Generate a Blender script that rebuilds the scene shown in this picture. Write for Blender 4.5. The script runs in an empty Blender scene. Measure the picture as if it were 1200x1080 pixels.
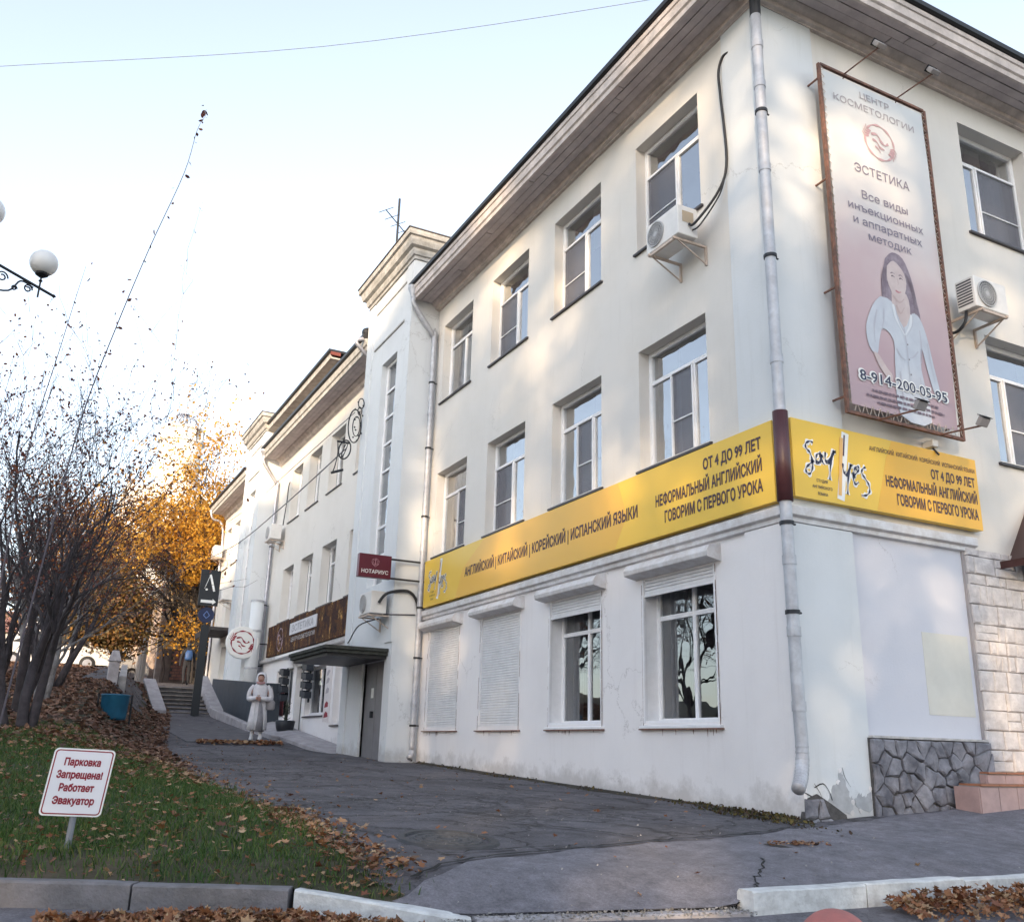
import bpy, math, random
import numpy as np
from mathutils import Vector, Matrix
R = math.radians
random.seed(7); rng = np.random.default_rng(11)
S = bpy.context.scene
COL = S.collection

# ------------------------------------------------------------------ camera
cam_d = bpy.data.cameras.new('camera'); cam = bpy.data.objects.new('camera', cam_d); COL.objects.link(cam)
CAM = Vector((-7.2134, -7.4918, 0.6144))
cam_d.sensor_width = 36.0; cam_d.lens = 32.962; cam_d.clip_start = 0.05; cam_d.clip_end = 3000
_p, _r, _y = R(17.0515), R(1.53465), R(27.0483)
_fw = Vector((math.sin(_y)*math.cos(_p), math.cos(_y)*math.cos(_p), math.sin(_p)))
_rt = Vector((math.cos(_y), -math.sin(_y), 0)); _up = _rt.cross(_fw)
_r2 = _rt*math.cos(_r)+_up*math.sin(_r); _u2 = _up*math.cos(_r)-_rt*math.sin(_r)
m = Matrix((_r2, _u2, -_fw)).transposed().to_4x4(); m.translation = CAM
cam.matrix_world = m
S.camera = cam

# ------------------------------------------------------------------ world, sun, exposure
SUN_EL = 12.0
sun_h = Vector((-0.62, -0.785, 0)).normalized()          # horizontal direction towards the sun
sun_az = math.atan2(sun_h.x, sun_h.y)                    # clockwise from +Y
W = bpy.data.worlds.new('World'); S.world = W; W.use_nodes = True
nt = W.node_tree; bg = nt.nodes['Background']
sky = nt.nodes.new('ShaderNodeTexSky'); sky.sky_type = 'NISHITA'; sky.sun_disc = False
sky.sun_elevation = R(SUN_EL); sky.sun_rotation = sun_az
sky.altitude = 100; sky.air_density = 1.0; sky.dust_density = 1.3; sky.ozone_density = 2.0
hs = nt.nodes.new('ShaderNodeHueSaturation'); hs.inputs['Saturation'].default_value = 0.52
gmm = nt.nodes.new('ShaderNodeGamma'); gmm.inputs[1].default_value = 1.0     # gamma on the sky colour, left neutral
nt.links.new(sky.outputs[0], gmm.inputs[0]); nt.links.new(gmm.outputs[0], hs.inputs['Color']); nt.links.new(hs.outputs[0], bg.inputs[0]); bg.inputs[1].default_value = 0.15
sd = bpy.data.lights.new('sun', 'SUN'); so = bpy.data.objects.new('sun', sd); COL.objects.link(so)
sd.energy = 2.0; sd.angle = R(0.55); sd.color = (1.0, 0.74, 0.46)
sv = Vector((sun_h.x*math.cos(R(SUN_EL)), sun_h.y*math.cos(R(SUN_EL)), math.sin(R(SUN_EL))))
so.rotation_euler = sv.to_track_quat('Z', 'Y').to_euler(); so.location = (-30, -40, 30)
S.view_settings.view_transform = 'Standard'; S.view_settings.look = 'None'
S.view_settings.gamma = 1.0; S.view_settings.use_curve_mapping = False
S.view_settings.exposure = 1.93
S.render.engine = 'CYCLES'

# ------------------------------------------------------------------ materials
MATS = {}
def mat(name, col, rough=0.7, metal=0.0, var=0.0, scale=3.0, bump=0.0, bscale=60.0, col2=None, emis=None, spec=0.5, detail=6):
    if name in MATS: return MATS[name]
    M = bpy.data.materials.new(name); M.use_nodes = True; n = M.node_tree.nodes; l = M.node_tree.links
    b = n['Principled BSDF']; b.inputs['Base Color'].default_value = (*col, 1)
    b.inputs['Roughness'].default_value = rough; b.inputs['Metallic'].default_value = metal
    b.inputs['Specular IOR Level'].default_value = spec
    tc = n.new('ShaderNodeTexCoord')
    if var or col2:
        t = n.new('ShaderNodeTexNoise'); t.inputs['Scale'].default_value = scale; t.inputs['Detail'].default_value = detail
        t.inputs['Roughness'].default_value = 0.65
        r = n.new('ShaderNodeValToRGB')
        c2 = col2 or tuple(max(0, c*(1-var)) for c in col); c1 = col if col2 else tuple(min(1, c*(1+var*0.5)) for c in col)
        r.color_ramp.elements[0].position = 0.35; r.color_ramp.elements[1].position = 0.68
        r.color_ramp.elements[0].color = (*c2, 1); r.color_ramp.elements[1].color = (*c1, 1)
        l.new(tc.outputs['Object'], t.inputs['Vector']); l.new(t.outputs['Fac'], r.inputs['Fac']); l.new(r.outputs['Color'], b.inputs['Base Color'])
    if bump:
        t2 = n.new('ShaderNodeTexNoise'); t2.inputs['Scale'].default_value = bscale; t2.inputs['Detail'].default_value = 5
        bp = n.new('ShaderNodeBump'); bp.inputs['Strength'].default_value = bump; bp.inputs['Distance'].default_value = 0.01
        l.new(tc.outputs['Object'], t2.inputs['Vector']); l.new(t2.outputs['Fac'], bp.inputs['Height']); l.new(bp.outputs['Normal'], b.inputs['Normal'])
    if emis:
        b.inputs['Emission Color'].default_value = (*emis[:3], 1); b.inputs['Emission Strength'].default_value = emis[3]
    MATS[name] = M; return M

def N(M, t, **kw):
    x = M.node_tree.nodes.new(t)
    for k, v in kw.items():
        if k in x.inputs: x.inputs[k].default_value = v
        else: setattr(x, k, v)
    return x
def LK(M, a, b): M.node_tree.links.new(a, b)

def plaster(name, base, stain, dirt, groundline=None, vert_streak=0.5):
    """painted render: soft patchiness, vertical rain streaks, small chips and hairline cracks"""
    M = bpy.data.materials.new(name); M.use_nodes = True; b = M.node_tree.nodes['Principled BSDF']
    b.inputs['Roughness'].default_value = 0.85; b.inputs['Specular IOR Level'].default_value = 0.25
    tc = N(M, 'ShaderNodeTexCoord')
    n1 = N(M, 'ShaderNodeTexNoise', Scale=0.7, Detail=8.0, Roughness=0.6); LK(M, tc.outputs['Object'], n1.inputs['Vector'])
    mp = N(M, 'ShaderNodeMapping'); mp.inputs['Scale'].default_value = (5.0, 5.0, 0.35); LK(M, tc.outputs['Object'], mp.inputs['Vector'])
    n2 = N(M, 'ShaderNodeTexNoise', Scale=1.6, Detail=6.0, Roughness=0.65); LK(M, mp.outputs['Vector'], n2.inputs['Vector'])
    r1 = N(M, 'ShaderNodeMapRange'); r1.inputs[1].default_value = 0.42; r1.inputs[2].default_value = 0.7; LK(M, n1.outputs['Fac'], r1.inputs[0])
    mix1 = N(M, 'ShaderNodeMix', data_type='RGBA'); mix1.inputs[6].default_value = (*base, 1); mix1.inputs[7].default_value = (*stain, 1)
    LK(M, r1.outputs[0], mix1.inputs[0])
    r2 = N(M, 'ShaderNodeMapRange'); r2.inputs[1].default_value = 0.56; r2.inputs[2].default_value = 0.8; r2.inputs[4].default_value = vert_streak; LK(M, n2.outputs['Fac'], r2.inputs[0])
    mix2 = N(M, 'ShaderNodeMix', data_type='RGBA'); mix2.inputs[7].default_value = (*dirt, 1)
    LK(M, mix1.outputs[2], mix2.inputs[6]); LK(M, r2.outputs[0], mix2.inputs[0])
    # grime specks
    n3 = N(M, 'ShaderNodeTexNoise', Scale=9.0, Detail=10.0, Roughness=0.75); LK(M, tc.outputs['Object'], n3.inputs['Vector'])
    r3 = N(M, 'ShaderNodeMapRange'); r3.inputs[1].default_value = 0.66; r3.inputs[2].default_value = 0.74; r3.inputs[4].default_value = 0.35; LK(M, n3.outputs['Fac'], r3.inputs[0])
    mix3 = N(M, 'ShaderNodeMix', data_type='RGBA'); mix3.inputs[7].default_value = (dirt[0]*.6, dirt[1]*.55, dirt[2]*.5, 1)
    LK(M, mix2.outputs[2], mix3.inputs[6]); LK(M, r3.outputs[0], mix3.inputs[0])
    out = mix3.outputs[2]
    wv = N(M, 'ShaderNodeTexNoise', Scale=2.2, Detail=6.0, Roughness=0.7); LK(M, tc.outputs['Object'], wv.inputs['Vector'])
    va = N(M, 'ShaderNodeVectorMath', operation='MULTIPLY_ADD'); va.inputs[1].default_value = (.7, .7, .7); LK(M, wv.outputs['Color'], va.inputs[0]); LK(M, tc.outputs['Object'], va.inputs[2])
    vo = N(M, 'ShaderNodeTexVoronoi', feature='DISTANCE_TO_EDGE', Scale=0.55); LK(M, va.outputs[0], vo.inputs['Vector'])
    mk = N(M, 'ShaderNodeTexNoise', Scale=0.45, Detail=2.0); LK(M, tc.outputs['Object'], mk.inputs['Vector'])
    c1 = N(M, 'ShaderNodeMapRange'); c1.inputs[1].default_value = 0.0; c1.inputs[2].default_value = 0.004; c1.inputs[3].default_value = 1; c1.inputs[4].default_value = 0; LK(M, vo.outputs['Distance'], c1.inputs[0])
    c2 = N(M, 'ShaderNodeMapRange'); c2.inputs[1].default_value = 0.54; c2.inputs[2].default_value = 0.6; c2.inputs[4].default_value = .55; LK(M, mk.outputs['Fac'], c2.inputs[0])
    c3 = N(M, 'ShaderNodeMath', operation='MULTIPLY'); LK(M, c1.outputs[0], c3.inputs[0]); LK(M, c2.outputs[0], c3.inputs[1])
    mixc = N(M, 'ShaderNodeMix', data_type='RGBA'); mixc.inputs[7].default_value = (dirt[0]*.4, dirt[1]*.38, dirt[2]*.38, 1); LK(M, out, mixc.inputs[6]); LK(M, c3.outputs[0], mixc.inputs[0]); out = mixc.outputs[2]
    if groundline is not None:      # splashed earth and peeling paint, ragged, near the foot of the wall
        sx = N(M, 'ShaderNodeSeparateXYZ'); LK(M, tc.outputs['Object'], sx.inputs[0])
        n4 = N(M, 'ShaderNodeTexNoise', Scale=2.5, Detail=9.0, Roughness=0.7); LK(M, tc.outputs['Object'], n4.inputs['Vector'])
        yy = N(M, 'ShaderNodeMath', operation='MULTIPLY_ADD'); yy.inputs[1].default_value = -0.03; LK(M, sx.outputs['Y'], yy.inputs[0]); LK(M, sx.outputs['Z'], yy.inputs[2])
        ma = N(M, 'ShaderNodeMath', operation='MULTIPLY_ADD'); ma.inputs[1].default_value = -1.1; LK(M, n4.outputs['Fac'], ma.inputs[0]); LK(M, yy.outputs[0], ma.inputs[2])
        r4 = N(M, 'ShaderNodeMapRange'); r4.inputs[1].default_value = -0.42; r4.inputs[2].default_value = -0.62+groundline; r4.inputs[3].default_value = 0; r4.inputs[4].default_value = 1
        r4.inputs[1].default_value = -0.28; r4.inputs[2].default_value = -0.52; LK(M, ma.outputs[0], r4.inputs[0])
        mix4 = N(M, 'ShaderNodeMix', data_type='RGBA'); mix4.inputs[7].default_value = (0.30, 0.27, 0.25, 1); LK(M, out, mix4.inputs[6])
        sc = N(M, 'ShaderNodeMath', operation='MULTIPLY'); sc.inputs[1].default_value = 0.45; LK(M, r4.outputs[0], sc.inputs[0]); LK(M, sc.outputs[0], mix4.inputs[0]); out = mix4.outputs[2]
    LK(M, out, b.inputs['Base Color'])
    n5 = N(M, 'ShaderNodeTexNoise', Scale=35.0, Detail=8.0, Roughness=0.7); LK(M, tc.outputs['Object'], n5.inputs['Vector'])
    n6 = N(M, 'ShaderNodeTexNoise', Scale=1.3, Detail=3.0); LK(M, tc.outputs['Object'], n6.inputs['Vector'])
    ad = N(M, 'ShaderNodeMath', operation='MULTIPLY_ADD'); ad.inputs[1].default_value = 5.0; LK(M, n6.outputs['Fac'], ad.inputs[0]); LK(M, n5.outputs['Fac'], ad.inputs[2])
    bp = N(M, 'ShaderNodeBump', Strength=0.35, Distance=0.006); LK(M, ad.outputs[0], bp.inputs['Height']); LK(M, bp.outputs['Normal'], b.inputs['Normal'])
    MATS[name] = M; return M

def island_ramp(name, cols, rough=0.6, trans=0.0, spec=0.3):
    """per-leaf colour from a ramp"""
    M = bpy.data.materials.new(name); M.use_nodes = True; b = M.node_tree.nodes['Principled BSDF']
    g = N(M, 'ShaderNodeNewGeometry'); r = N(M, 'ShaderNodeValToRGB'); r.color_ramp.interpolation = 'LINEAR'
    while len(r.color_ramp.elements) < len(cols): r.color_ramp.elements.new(0.5)
    for i, c in enumerate(cols):
        r.color_ramp.elements[i].position = i/(len(cols)-1); r.color_ramp.elements[i].color = (*c, 1)
    LK(M, g.outputs['Random Per Island'], r.inputs['Fac']); LK(M, r.outputs['Color'], b.inputs['Base Color'])
    b.inputs['Roughness'].default_value = rough; b.inputs['Specular IOR Level'].default_value = spec
    if trans:
        t = N(M, 'ShaderNodeBsdfTranslucent'); mx = N(M, 'ShaderNodeMixShader'); mx.inputs[0].default_value = trans
        LK(M, r.outputs['Color'], t.inputs['Color']); LK(M, b.outputs[0], mx.inputs[1]); LK(M, t.outputs[0], mx.inputs[2])
        LK(M, mx.outputs[0], M.node_tree.nodes['Material Output'].inputs['Surface'])
    MATS[name] = M; return M

def glass_mat(name, ior=2.0, tint=(0.93, 0.96, 0.97), rough=0.0, wob=0.0):
    M = bpy.data.materials.new(name); M.use_nodes = True; nd = M.node_tree.nodes; nd.remove(nd['Principled BSDF'])
    tr = N(M, 'ShaderNodeBsdfTransparent'); tr.inputs[0].default_value = (*tint, 1)
    gl = N(M, 'ShaderNodeBsdfGlossy'); gl.inputs['Roughness'].default_value = rough; gl.inputs['Color'].default_value = (0.95, 0.97, 1, 1)
    fr = N(M, 'ShaderNodeFresnel'); fr.inputs['IOR'].default_value = ior; mx = N(M, 'ShaderNodeMixShader')
    tc = N(M, 'ShaderNodeTexCoord'); t = N(M, 'ShaderNodeTexNoise', Scale=1.6, Detail=2.0); LK(M, tc.outputs['Object'], t.inputs['Vector'])
    bp = N(M, 'ShaderNodeBump', Strength=0.45 if ior > 4 else 0.12, Distance=0.03); LK(M, t.outputs['Fac'], bp.inputs['Height']); LK(M, bp.outputs['Normal'], gl.inputs['Normal'])
    LK(M, fr.outputs[0], mx.inputs[0]); LK(M, tr.outputs[0], mx.inputs[1]); LK(M, gl.outputs[0], mx.inputs[2])
    LK(M, mx.outputs[0], nd['Material Output'].inputs['Surface']); MATS[name] = M; return M

cream = plaster('cream_plaster', (0.68, 0.655, 0.625), (0.63, 0.605, 0.57), (0.53, 0.50, 0.46), None, 0.3)
white = plaster('white_plaster', (0.80, 0.78, 0.785), (0.74, 0.72, 0.725), (0.52, 0.47, 0.46), 0.1, 0.2)
bluew = plaster('bluish_plaster', (0.67, 0.69, 0.71), (0.62, 0.64, 0.655), (0.52, 0.53, 0.52), 0.1, 0.35)
panelw = plaster('lilac_plaster', (0.62, 0.625, 0.68), (0.59, 0.595, 0.65), (0.56, 0.55, 0.59), None, 0.1)
corn_m = mat('cornice_paint', (0.64, 0.57, 0.54), 0.85, var=0.25, scale=4, bump=0.3, bscale=30)
plank_m = mat('soffit_boards', (0.60, 0.54, 0.54), 0.85, col2=(0.44, 0.39, 0.40), scale=3.0, bump=0.5, bscale=25)
old_m = mat('old_stucco', (0.50, 0.49, 0.48), 0.9, col2=(0.30, 0.29, 0.27), scale=5.0, bump=0.6, bscale=30)
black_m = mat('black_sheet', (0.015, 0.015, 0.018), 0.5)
roof_m = mat('roof_sheet', (0.10, 0.09, 0.09), 0.6, var=0.3)
upvc = mat('white_upvc', (0.80, 0.80, 0.82), 0.35, var=0.06, scale=8)
shut_m = mat('shutter_white', (0.72, 0.72, 0.74), 0.45, var=0.08, scale=4)
shutbox_m = mat('shutter_box', (0.68, 0.68, 0.70), 0.45, col2=(0.52, 0.49, 0.48), scale=7)
glass = glass_mat('window_glass', 6.0)
glass_dk = glass_mat('ground_floor_glass', 3.0, (0.85, 0.88, 0.9))
room_m = mat('room_dark', (0.10, 0.10, 0.11), 0.9)
curt_m = mat('curtain', (0.42, 0.42, 0.46), 0.9, var=0.2, scale=6)
blind_m = mat('white_blind', (0.78, 0.78, 0.80), 0.8)
screen_m = mat('insect_screen', (0.19, 0.19, 0.22), 0.6)
_t = screen_m.node_tree.nodes.new('ShaderNodeBsdfTransparent'); _x = screen_m.node_tree.nodes.new('ShaderNodeMixShader'); _x.inputs[0].default_value = .5
screen_m.node_tree.links.new(screen_m.node_tree.nodes['Principled BSDF'].outputs[0], _x.inputs[1]); screen_m.node_tree.links.new(_t.outputs[0], _x.inputs[2]); screen_m.node_tree.links.new(_x.outputs[0], screen_m.node_tree.nodes['Material Output'].inputs['Surface'])
sill_m = mat('sill_metal', (0.05, 0.045, 0.05), 0.5)
rust_m = mat('rusty_sill', (0.28, 0.16, 0.12), 0.8, col2=(0.12, 0.06, 0.05), scale=20)
zinc = mat('zinc_pipe', (0.46, 0.47, 0.52), 0.42, metal=0.6, col2=(0.34, 0.34, 0.38), scale=6)
zincold = mat('painted_pipe', (0.52, 0.54, 0.58), 0.5, metal=0.25, col2=(0.38, 0.38, 0.41), scale=7)
dark_metal = mat('dark_metal', (0.02, 0.022, 0.028), 0.5, metal=0.3)
yellow = mat('sign_yellow', (0.78, 0.50, 0.045), 0.35, spec=0.5)
yellow2 = mat('sign_orange', (0.80, 0.47, 0.02), 0.35)
navy = mat('print_navy', (0.015, 0.018, 0.06), 0.5)
brownprint = mat('print_brown', (0.065, 0.03, 0.035), 0.5)
print_w = mat('print_white', (0.82, 0.82, 0.80), 0.5)
tan = mat('print_tan', (0.72, 0.42, 0.14), 0.5)
maroon = mat('maroon', (0.10, 0.004, 0.018), 0.35)
redp = mat('print_red', (0.26, 0.008, 0.025), 0.5)
brownred = mat('corner_brown', (0.07, 0.025, 0.03), 0.4)
frame_rust = mat('banner_frame', (0.26, 0.12, 0.08), 0.75, col2=(0.09, 0.05, 0.04), scale=12)
ac_m = mat('ac_white', (0.74, 0.72, 0.70), 0.4, var=0.08, scale=5)
grill_m = mat('ac_grille', (0.05, 0.05, 0.06), 0.5)
stone_m = mat('rubble_stone', (0.29, 0.285, 0.315), 0.85, col2=(0.10, 0.10, 0.12), scale=5, bump=1.0, bscale=14)
mortar_m = mat('mortar', (0.09, 0.085, 0.085), 0.95, var=0.3, scale=20, bump=0.6)
tile_m = mat('stone_tile', (0.68, 0.64, 0.63), 0.85, col2=(0.48, 0.45, 0.45), scale=9, bump=1.0, bscale=28)
tile_mortar = mat('tile_joint', (0.36, 0.33, 0.33), 0.95)
pink_m = mat('pink_step_tile', (0.46, 0.31, 0.29), 0.5, var=0.15, scale=6)
pink_edge = mat('step_edge_tile', (0.36, 0.15, 0.08), 0.45, var=0.2, scale=6)
conc = mat('concrete', (0.34, 0.33, 0.33), 0.9, col2=(0.22, 0.21, 0.21), scale=4, bump=0.6, bscale=40)
conc_lt = mat('pale_concrete', (0.42, 0.40, 0.42), 0.9, col2=(0.28, 0.26, 0.27), scale=3, bump=0.5, bscale=40)
kerb_w = mat('kerb_white', (0.70, 0.71, 0.71), 0.85, col2=(0.48, 0.48, 0.48), scale=9, bump=0.9, bscale=30)
door_m = mat('grey_steel_door', (0.20, 0.195, 0.21), 0.5, var=0.15, scale=3)
fence_m = mat('slate_fence', (0.035, 0.045, 0.06), 0.6, var=0.2)
bark = mat('dark_bark', (0.035, 0.03, 0.03), 0.9, var=0.4, scale=8, bump=0.6, bscale=30)
bark_grey = mat('grey_bark', (0.05, 0.042, 0.048), 0.9, var=0.5, scale=6, bump=0.6, bscale=30)
bark_lt = mat('whitewashed_bark', (0.28, 0.28, 0.30), 0.9, col2=(0.12, 0.11, 0.11), scale=6)
twig_m = mat('twig', (0.10, 0.085, 0.10), 0.9)
brick_m = mat('far_brick', (0.30, 0.15, 0.12), 0.9, var=0.3, scale=5)

# asphalt
def asphalt(name, c1, c2, crack=0.0):
    M = bpy.data.materials.new(name); M.use_nodes = True; b = M.node_tree.nodes['Principled BSDF']; b.inputs['Roughness'].default_value = 0.85
    tc = N(M, 'ShaderNodeTexCoord')
    n1 = N(M, 'ShaderNodeTexNoise', Scale=0.9, Detail=9.0, Roughness=0.65); LK(M, tc.outputs['Object'], n1.inputs['Vector'])
    n2 = N(M, 'ShaderNodeTexNoise', Scale=55.0, Detail=6.0, Roughness=0.9); LK(M, tc.outputs['Object'], n2.inputs['Vector'])
    r = N(M, 'ShaderNodeValToRGB'); r.color_ramp.elements[0].position = 0.36; r.color_ramp.elements[1].position = 0.66
    r.color_ramp.elements[0].color = (*c2, 1); r.color_ramp.elements[1].color = (*c1, 1); LK(M, n1.outputs['Fac'], r.inputs['Fac'])
    mm = N(M, 'ShaderNodeMapRange'); mm.inputs[1].default_value = 0.3; mm.inputs[2].default_value = 0.7; mm.inputs[3].default_value = 0.55; mm.inputs[4].default_value = 1.45; LK(M, n2.outputs['Fac'], mm.inputs[0])
    mu = N(M, 'ShaderNodeMix', data_type='RGBA', blend_type='MULTIPLY'); mu.inputs[0].default_value = 1.0; LK(M, r.outputs['Color'], mu.inputs[6]); LK(M, mm.outputs[0], mu.inputs[7])
    n9 = N(M, 'ShaderNodeTexNoise', Scale=7.0, Detail=8.0, Roughness=0.75); LK(M, tc.outputs['Object'], n9.inputs['Vector'])
    m9 = N(M, 'ShaderNodeMapRange'); m9.inputs[1].default_value = 0.35; m9.inputs[2].default_value = 0.68; m9.inputs[3].default_value = 0.68; m9.inputs[4].default_value = 1.25; LK(M, n9.outputs['Fac'], m9.inputs[0])
    mu2 = N(M, 'ShaderNodeMix', data_type='RGBA', blend_type='MULTIPLY'); mu2.inputs[0].default_value = 1.0; LK(M, mu.outputs[2], mu2.inputs[6]); LK(M, m9.outputs[0], mu2.inputs[7])
    out = mu2.outputs[2]; h = n2.outputs['Fac']
    if crack:
        wn = N(M, 'ShaderNodeTexNoise', Scale=1.4, Detail=7.0, Roughness=0.7); LK(M, tc.outputs['Object'], wn.inputs['Vector'])
        va = N(M, 'ShaderNodeVectorMath', operation='MULTIPLY_ADD'); va.inputs[1].default_value = (1.1, 1.1, 0); LK(M, wn.outputs['Color'], va.inputs[0]); LK(M, tc.outputs['Object'], va.inputs[2])
        vo = N(M, 'ShaderNodeTexVoronoi', feature='DISTANCE_TO_EDGE', Scale=0.75); LK(M, va.outputs[0], vo.inputs['Vector'])
        vo2 = N(M, 'ShaderNodeTexVoronoi', feature='DISTANCE_TO_EDGE', Scale=3.2); LK(M, va.outputs[0], vo2.inputs['Vector'])
        msk = N(M, 'ShaderNodeTexNoise', Scale=0.35, Detail=2.0); LK(M, tc.outputs['Object'], msk.inputs['Vector'])
        c1_ = N(M, 'ShaderNodeMapRange'); c1_.inputs[1].default_value = 0.0; c1_.inputs[2].default_value = 0.022; c1_.inputs[3].default_value = 1; c1_.inputs[4].default_value = 0; LK(M, vo.outputs['Distance'], c1_.inputs[0])
        c2_ = N(M, 'ShaderNodeMapRange'); c2_.inputs[1].default_value = 0.0; c2_.inputs[2].default_value = 0.035; c2_.inputs[3].default_value = 1; c2_.inputs[4].default_value = 0; LK(M, vo2.outputs['Distance'], c2_.inputs[0])
        mk = N(M, 'ShaderNodeMapRange'); mk.inputs[1].default_value = 0.47; mk.inputs[2].default_value = 0.56; LK(M, msk.outputs['Fac'], mk.inputs[0])
        c3_ = N(M, 'ShaderNodeMath', operation='MULTIPLY'); LK(M, c2_.outputs[0], c3_.inputs[0]); LK(M, mk.outputs[0], c3_.inputs[1])
        mxx = N(M, 'ShaderNodeMath', operation='MAXIMUM'); LK(M, c1_.outputs[0], mxx.inputs[0]); LK(M, c3_.outputs[0], mxx.inputs[1])
        sc = N(M, 'ShaderNodeMath', operation='MULTIPLY'); sc.inputs[1].default_value = crack; LK(M, mxx.outputs[0], sc.inputs[0])
        dk = N(M, 'ShaderNodeMix', data_type='RGBA'); dk.inputs[7].default_value = (0.012, 0.012, 0.012, 1); LK(M, out, dk.inputs[6]); LK(M, sc.outputs[0], dk.inputs[0]); out = dk.outputs[2]
        hh = N(M, 'ShaderNodeMath', operation='MULTIPLY_ADD'); hh.inputs[1].default_value = -4.0; LK(M, sc.outputs[0], hh.inputs[0]); LK(M, h, hh.inputs[2]); h = hh.outputs[0]
    LK(M, out, b.inputs['Base Color'])
    bp = N(M, 'ShaderNodeBump', Strength=0.8, Distance=0.008); LK(M, h, bp.inputs['Height']); LK(M, bp.outputs['Normal'], b.inputs['Normal'])
    MATS[name] = M; return M
asph_old = asphalt('old_asphalt', (0.135, 0.128, 0.144), (0.062, 0.058, 0.066), 0.7)
asph_new = asphalt('newer_asphalt', (0.20, 0.19, 0.215), (0.14, 0.135, 0.155), 0.0)
asph_road = asphalt('road_asphalt', (0.18, 0.172, 0.195), (0.13, 0.125, 0.14), 0.25)
soil_m = mat('lawn_soil', (0.07, 0.055, 0.035), 0.95, col2=(0.035, 0.04, 0.018), scale=2.5, bump=0.8, bscale=30)
grass_m = island_ramp('grass_blades', [(0.025, 0.055, 0.015), (0.045, 0.10, 0.022), (0.075, 0.14, 0.035), (0.15, 0.15, 0.05)], 0.55, 0.25)
leaf_brown = island_ramp('fallen_leaf', [(0.06, 0.025, 0.015), (0.50, 0.34, 0.20), (0.10, 0.035, 0.018), (0.22, 0.085, 0.035), (0.33, 0.16, 0.075), (0.18, 0.07, 0.04), (0.45, 0.26, 0.14), (0.14, 0.045, 0.022)], 0.6, 0.15)
leaf_far = island_ramp('carpet_leaf', [(0.06, 0.035, 0.028), (0.16, 0.085, 0.06), (0.24, 0.14, 0.10), (0.11, 0.055, 0.04), (0.34, 0.22, 0.15)], 0.7, 0.1)
leaf_yellow = island_ramp('yellow_leaf', [(0.54, 0.25, 0.03), (0.66, 0.36, 0.05), (0.72, 0.43, 0.08), (0.46, 0.22, 0.04), (0.70, 0.40, 0.06)], 0.5, 0.55)
leaf_orange = island_ramp('orange_leaf', [(0.30, 0.12, 0.03), (0.20, 0.10, 0.05), (0.40, 0.18, 0.04), (0.14, 0.07, 0.05)], 0.5, 0.35)
leaf_dull = island_ramp('dull_leaf', [(0.08, 0.07, 0.025), (0.14, 0.08, 0.035), (0.07, 0.065, 0.03), (0.30, 0.15, 0.03), (0.12, 0.065, 0.05)], 0.6, 0.25)
leaf_purple = island_ramp('withered_leaf', [(0.10, 0.035, 0.035), (0.15, 0.05, 0.04), (0.26, 0.09, 0.03), (0.08, 0.04, 0.045)], 0.6, 0.2)
weed_m = island_ramp('weed', [(0.03, 0.04, 0.015), (0.07, 0.06, 0.03), (0.14, 0.11, 0.03), (0.08, 0.045, 0.03), (0.045, 0.035, 0.03)], 0.6, 0.2)

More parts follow.
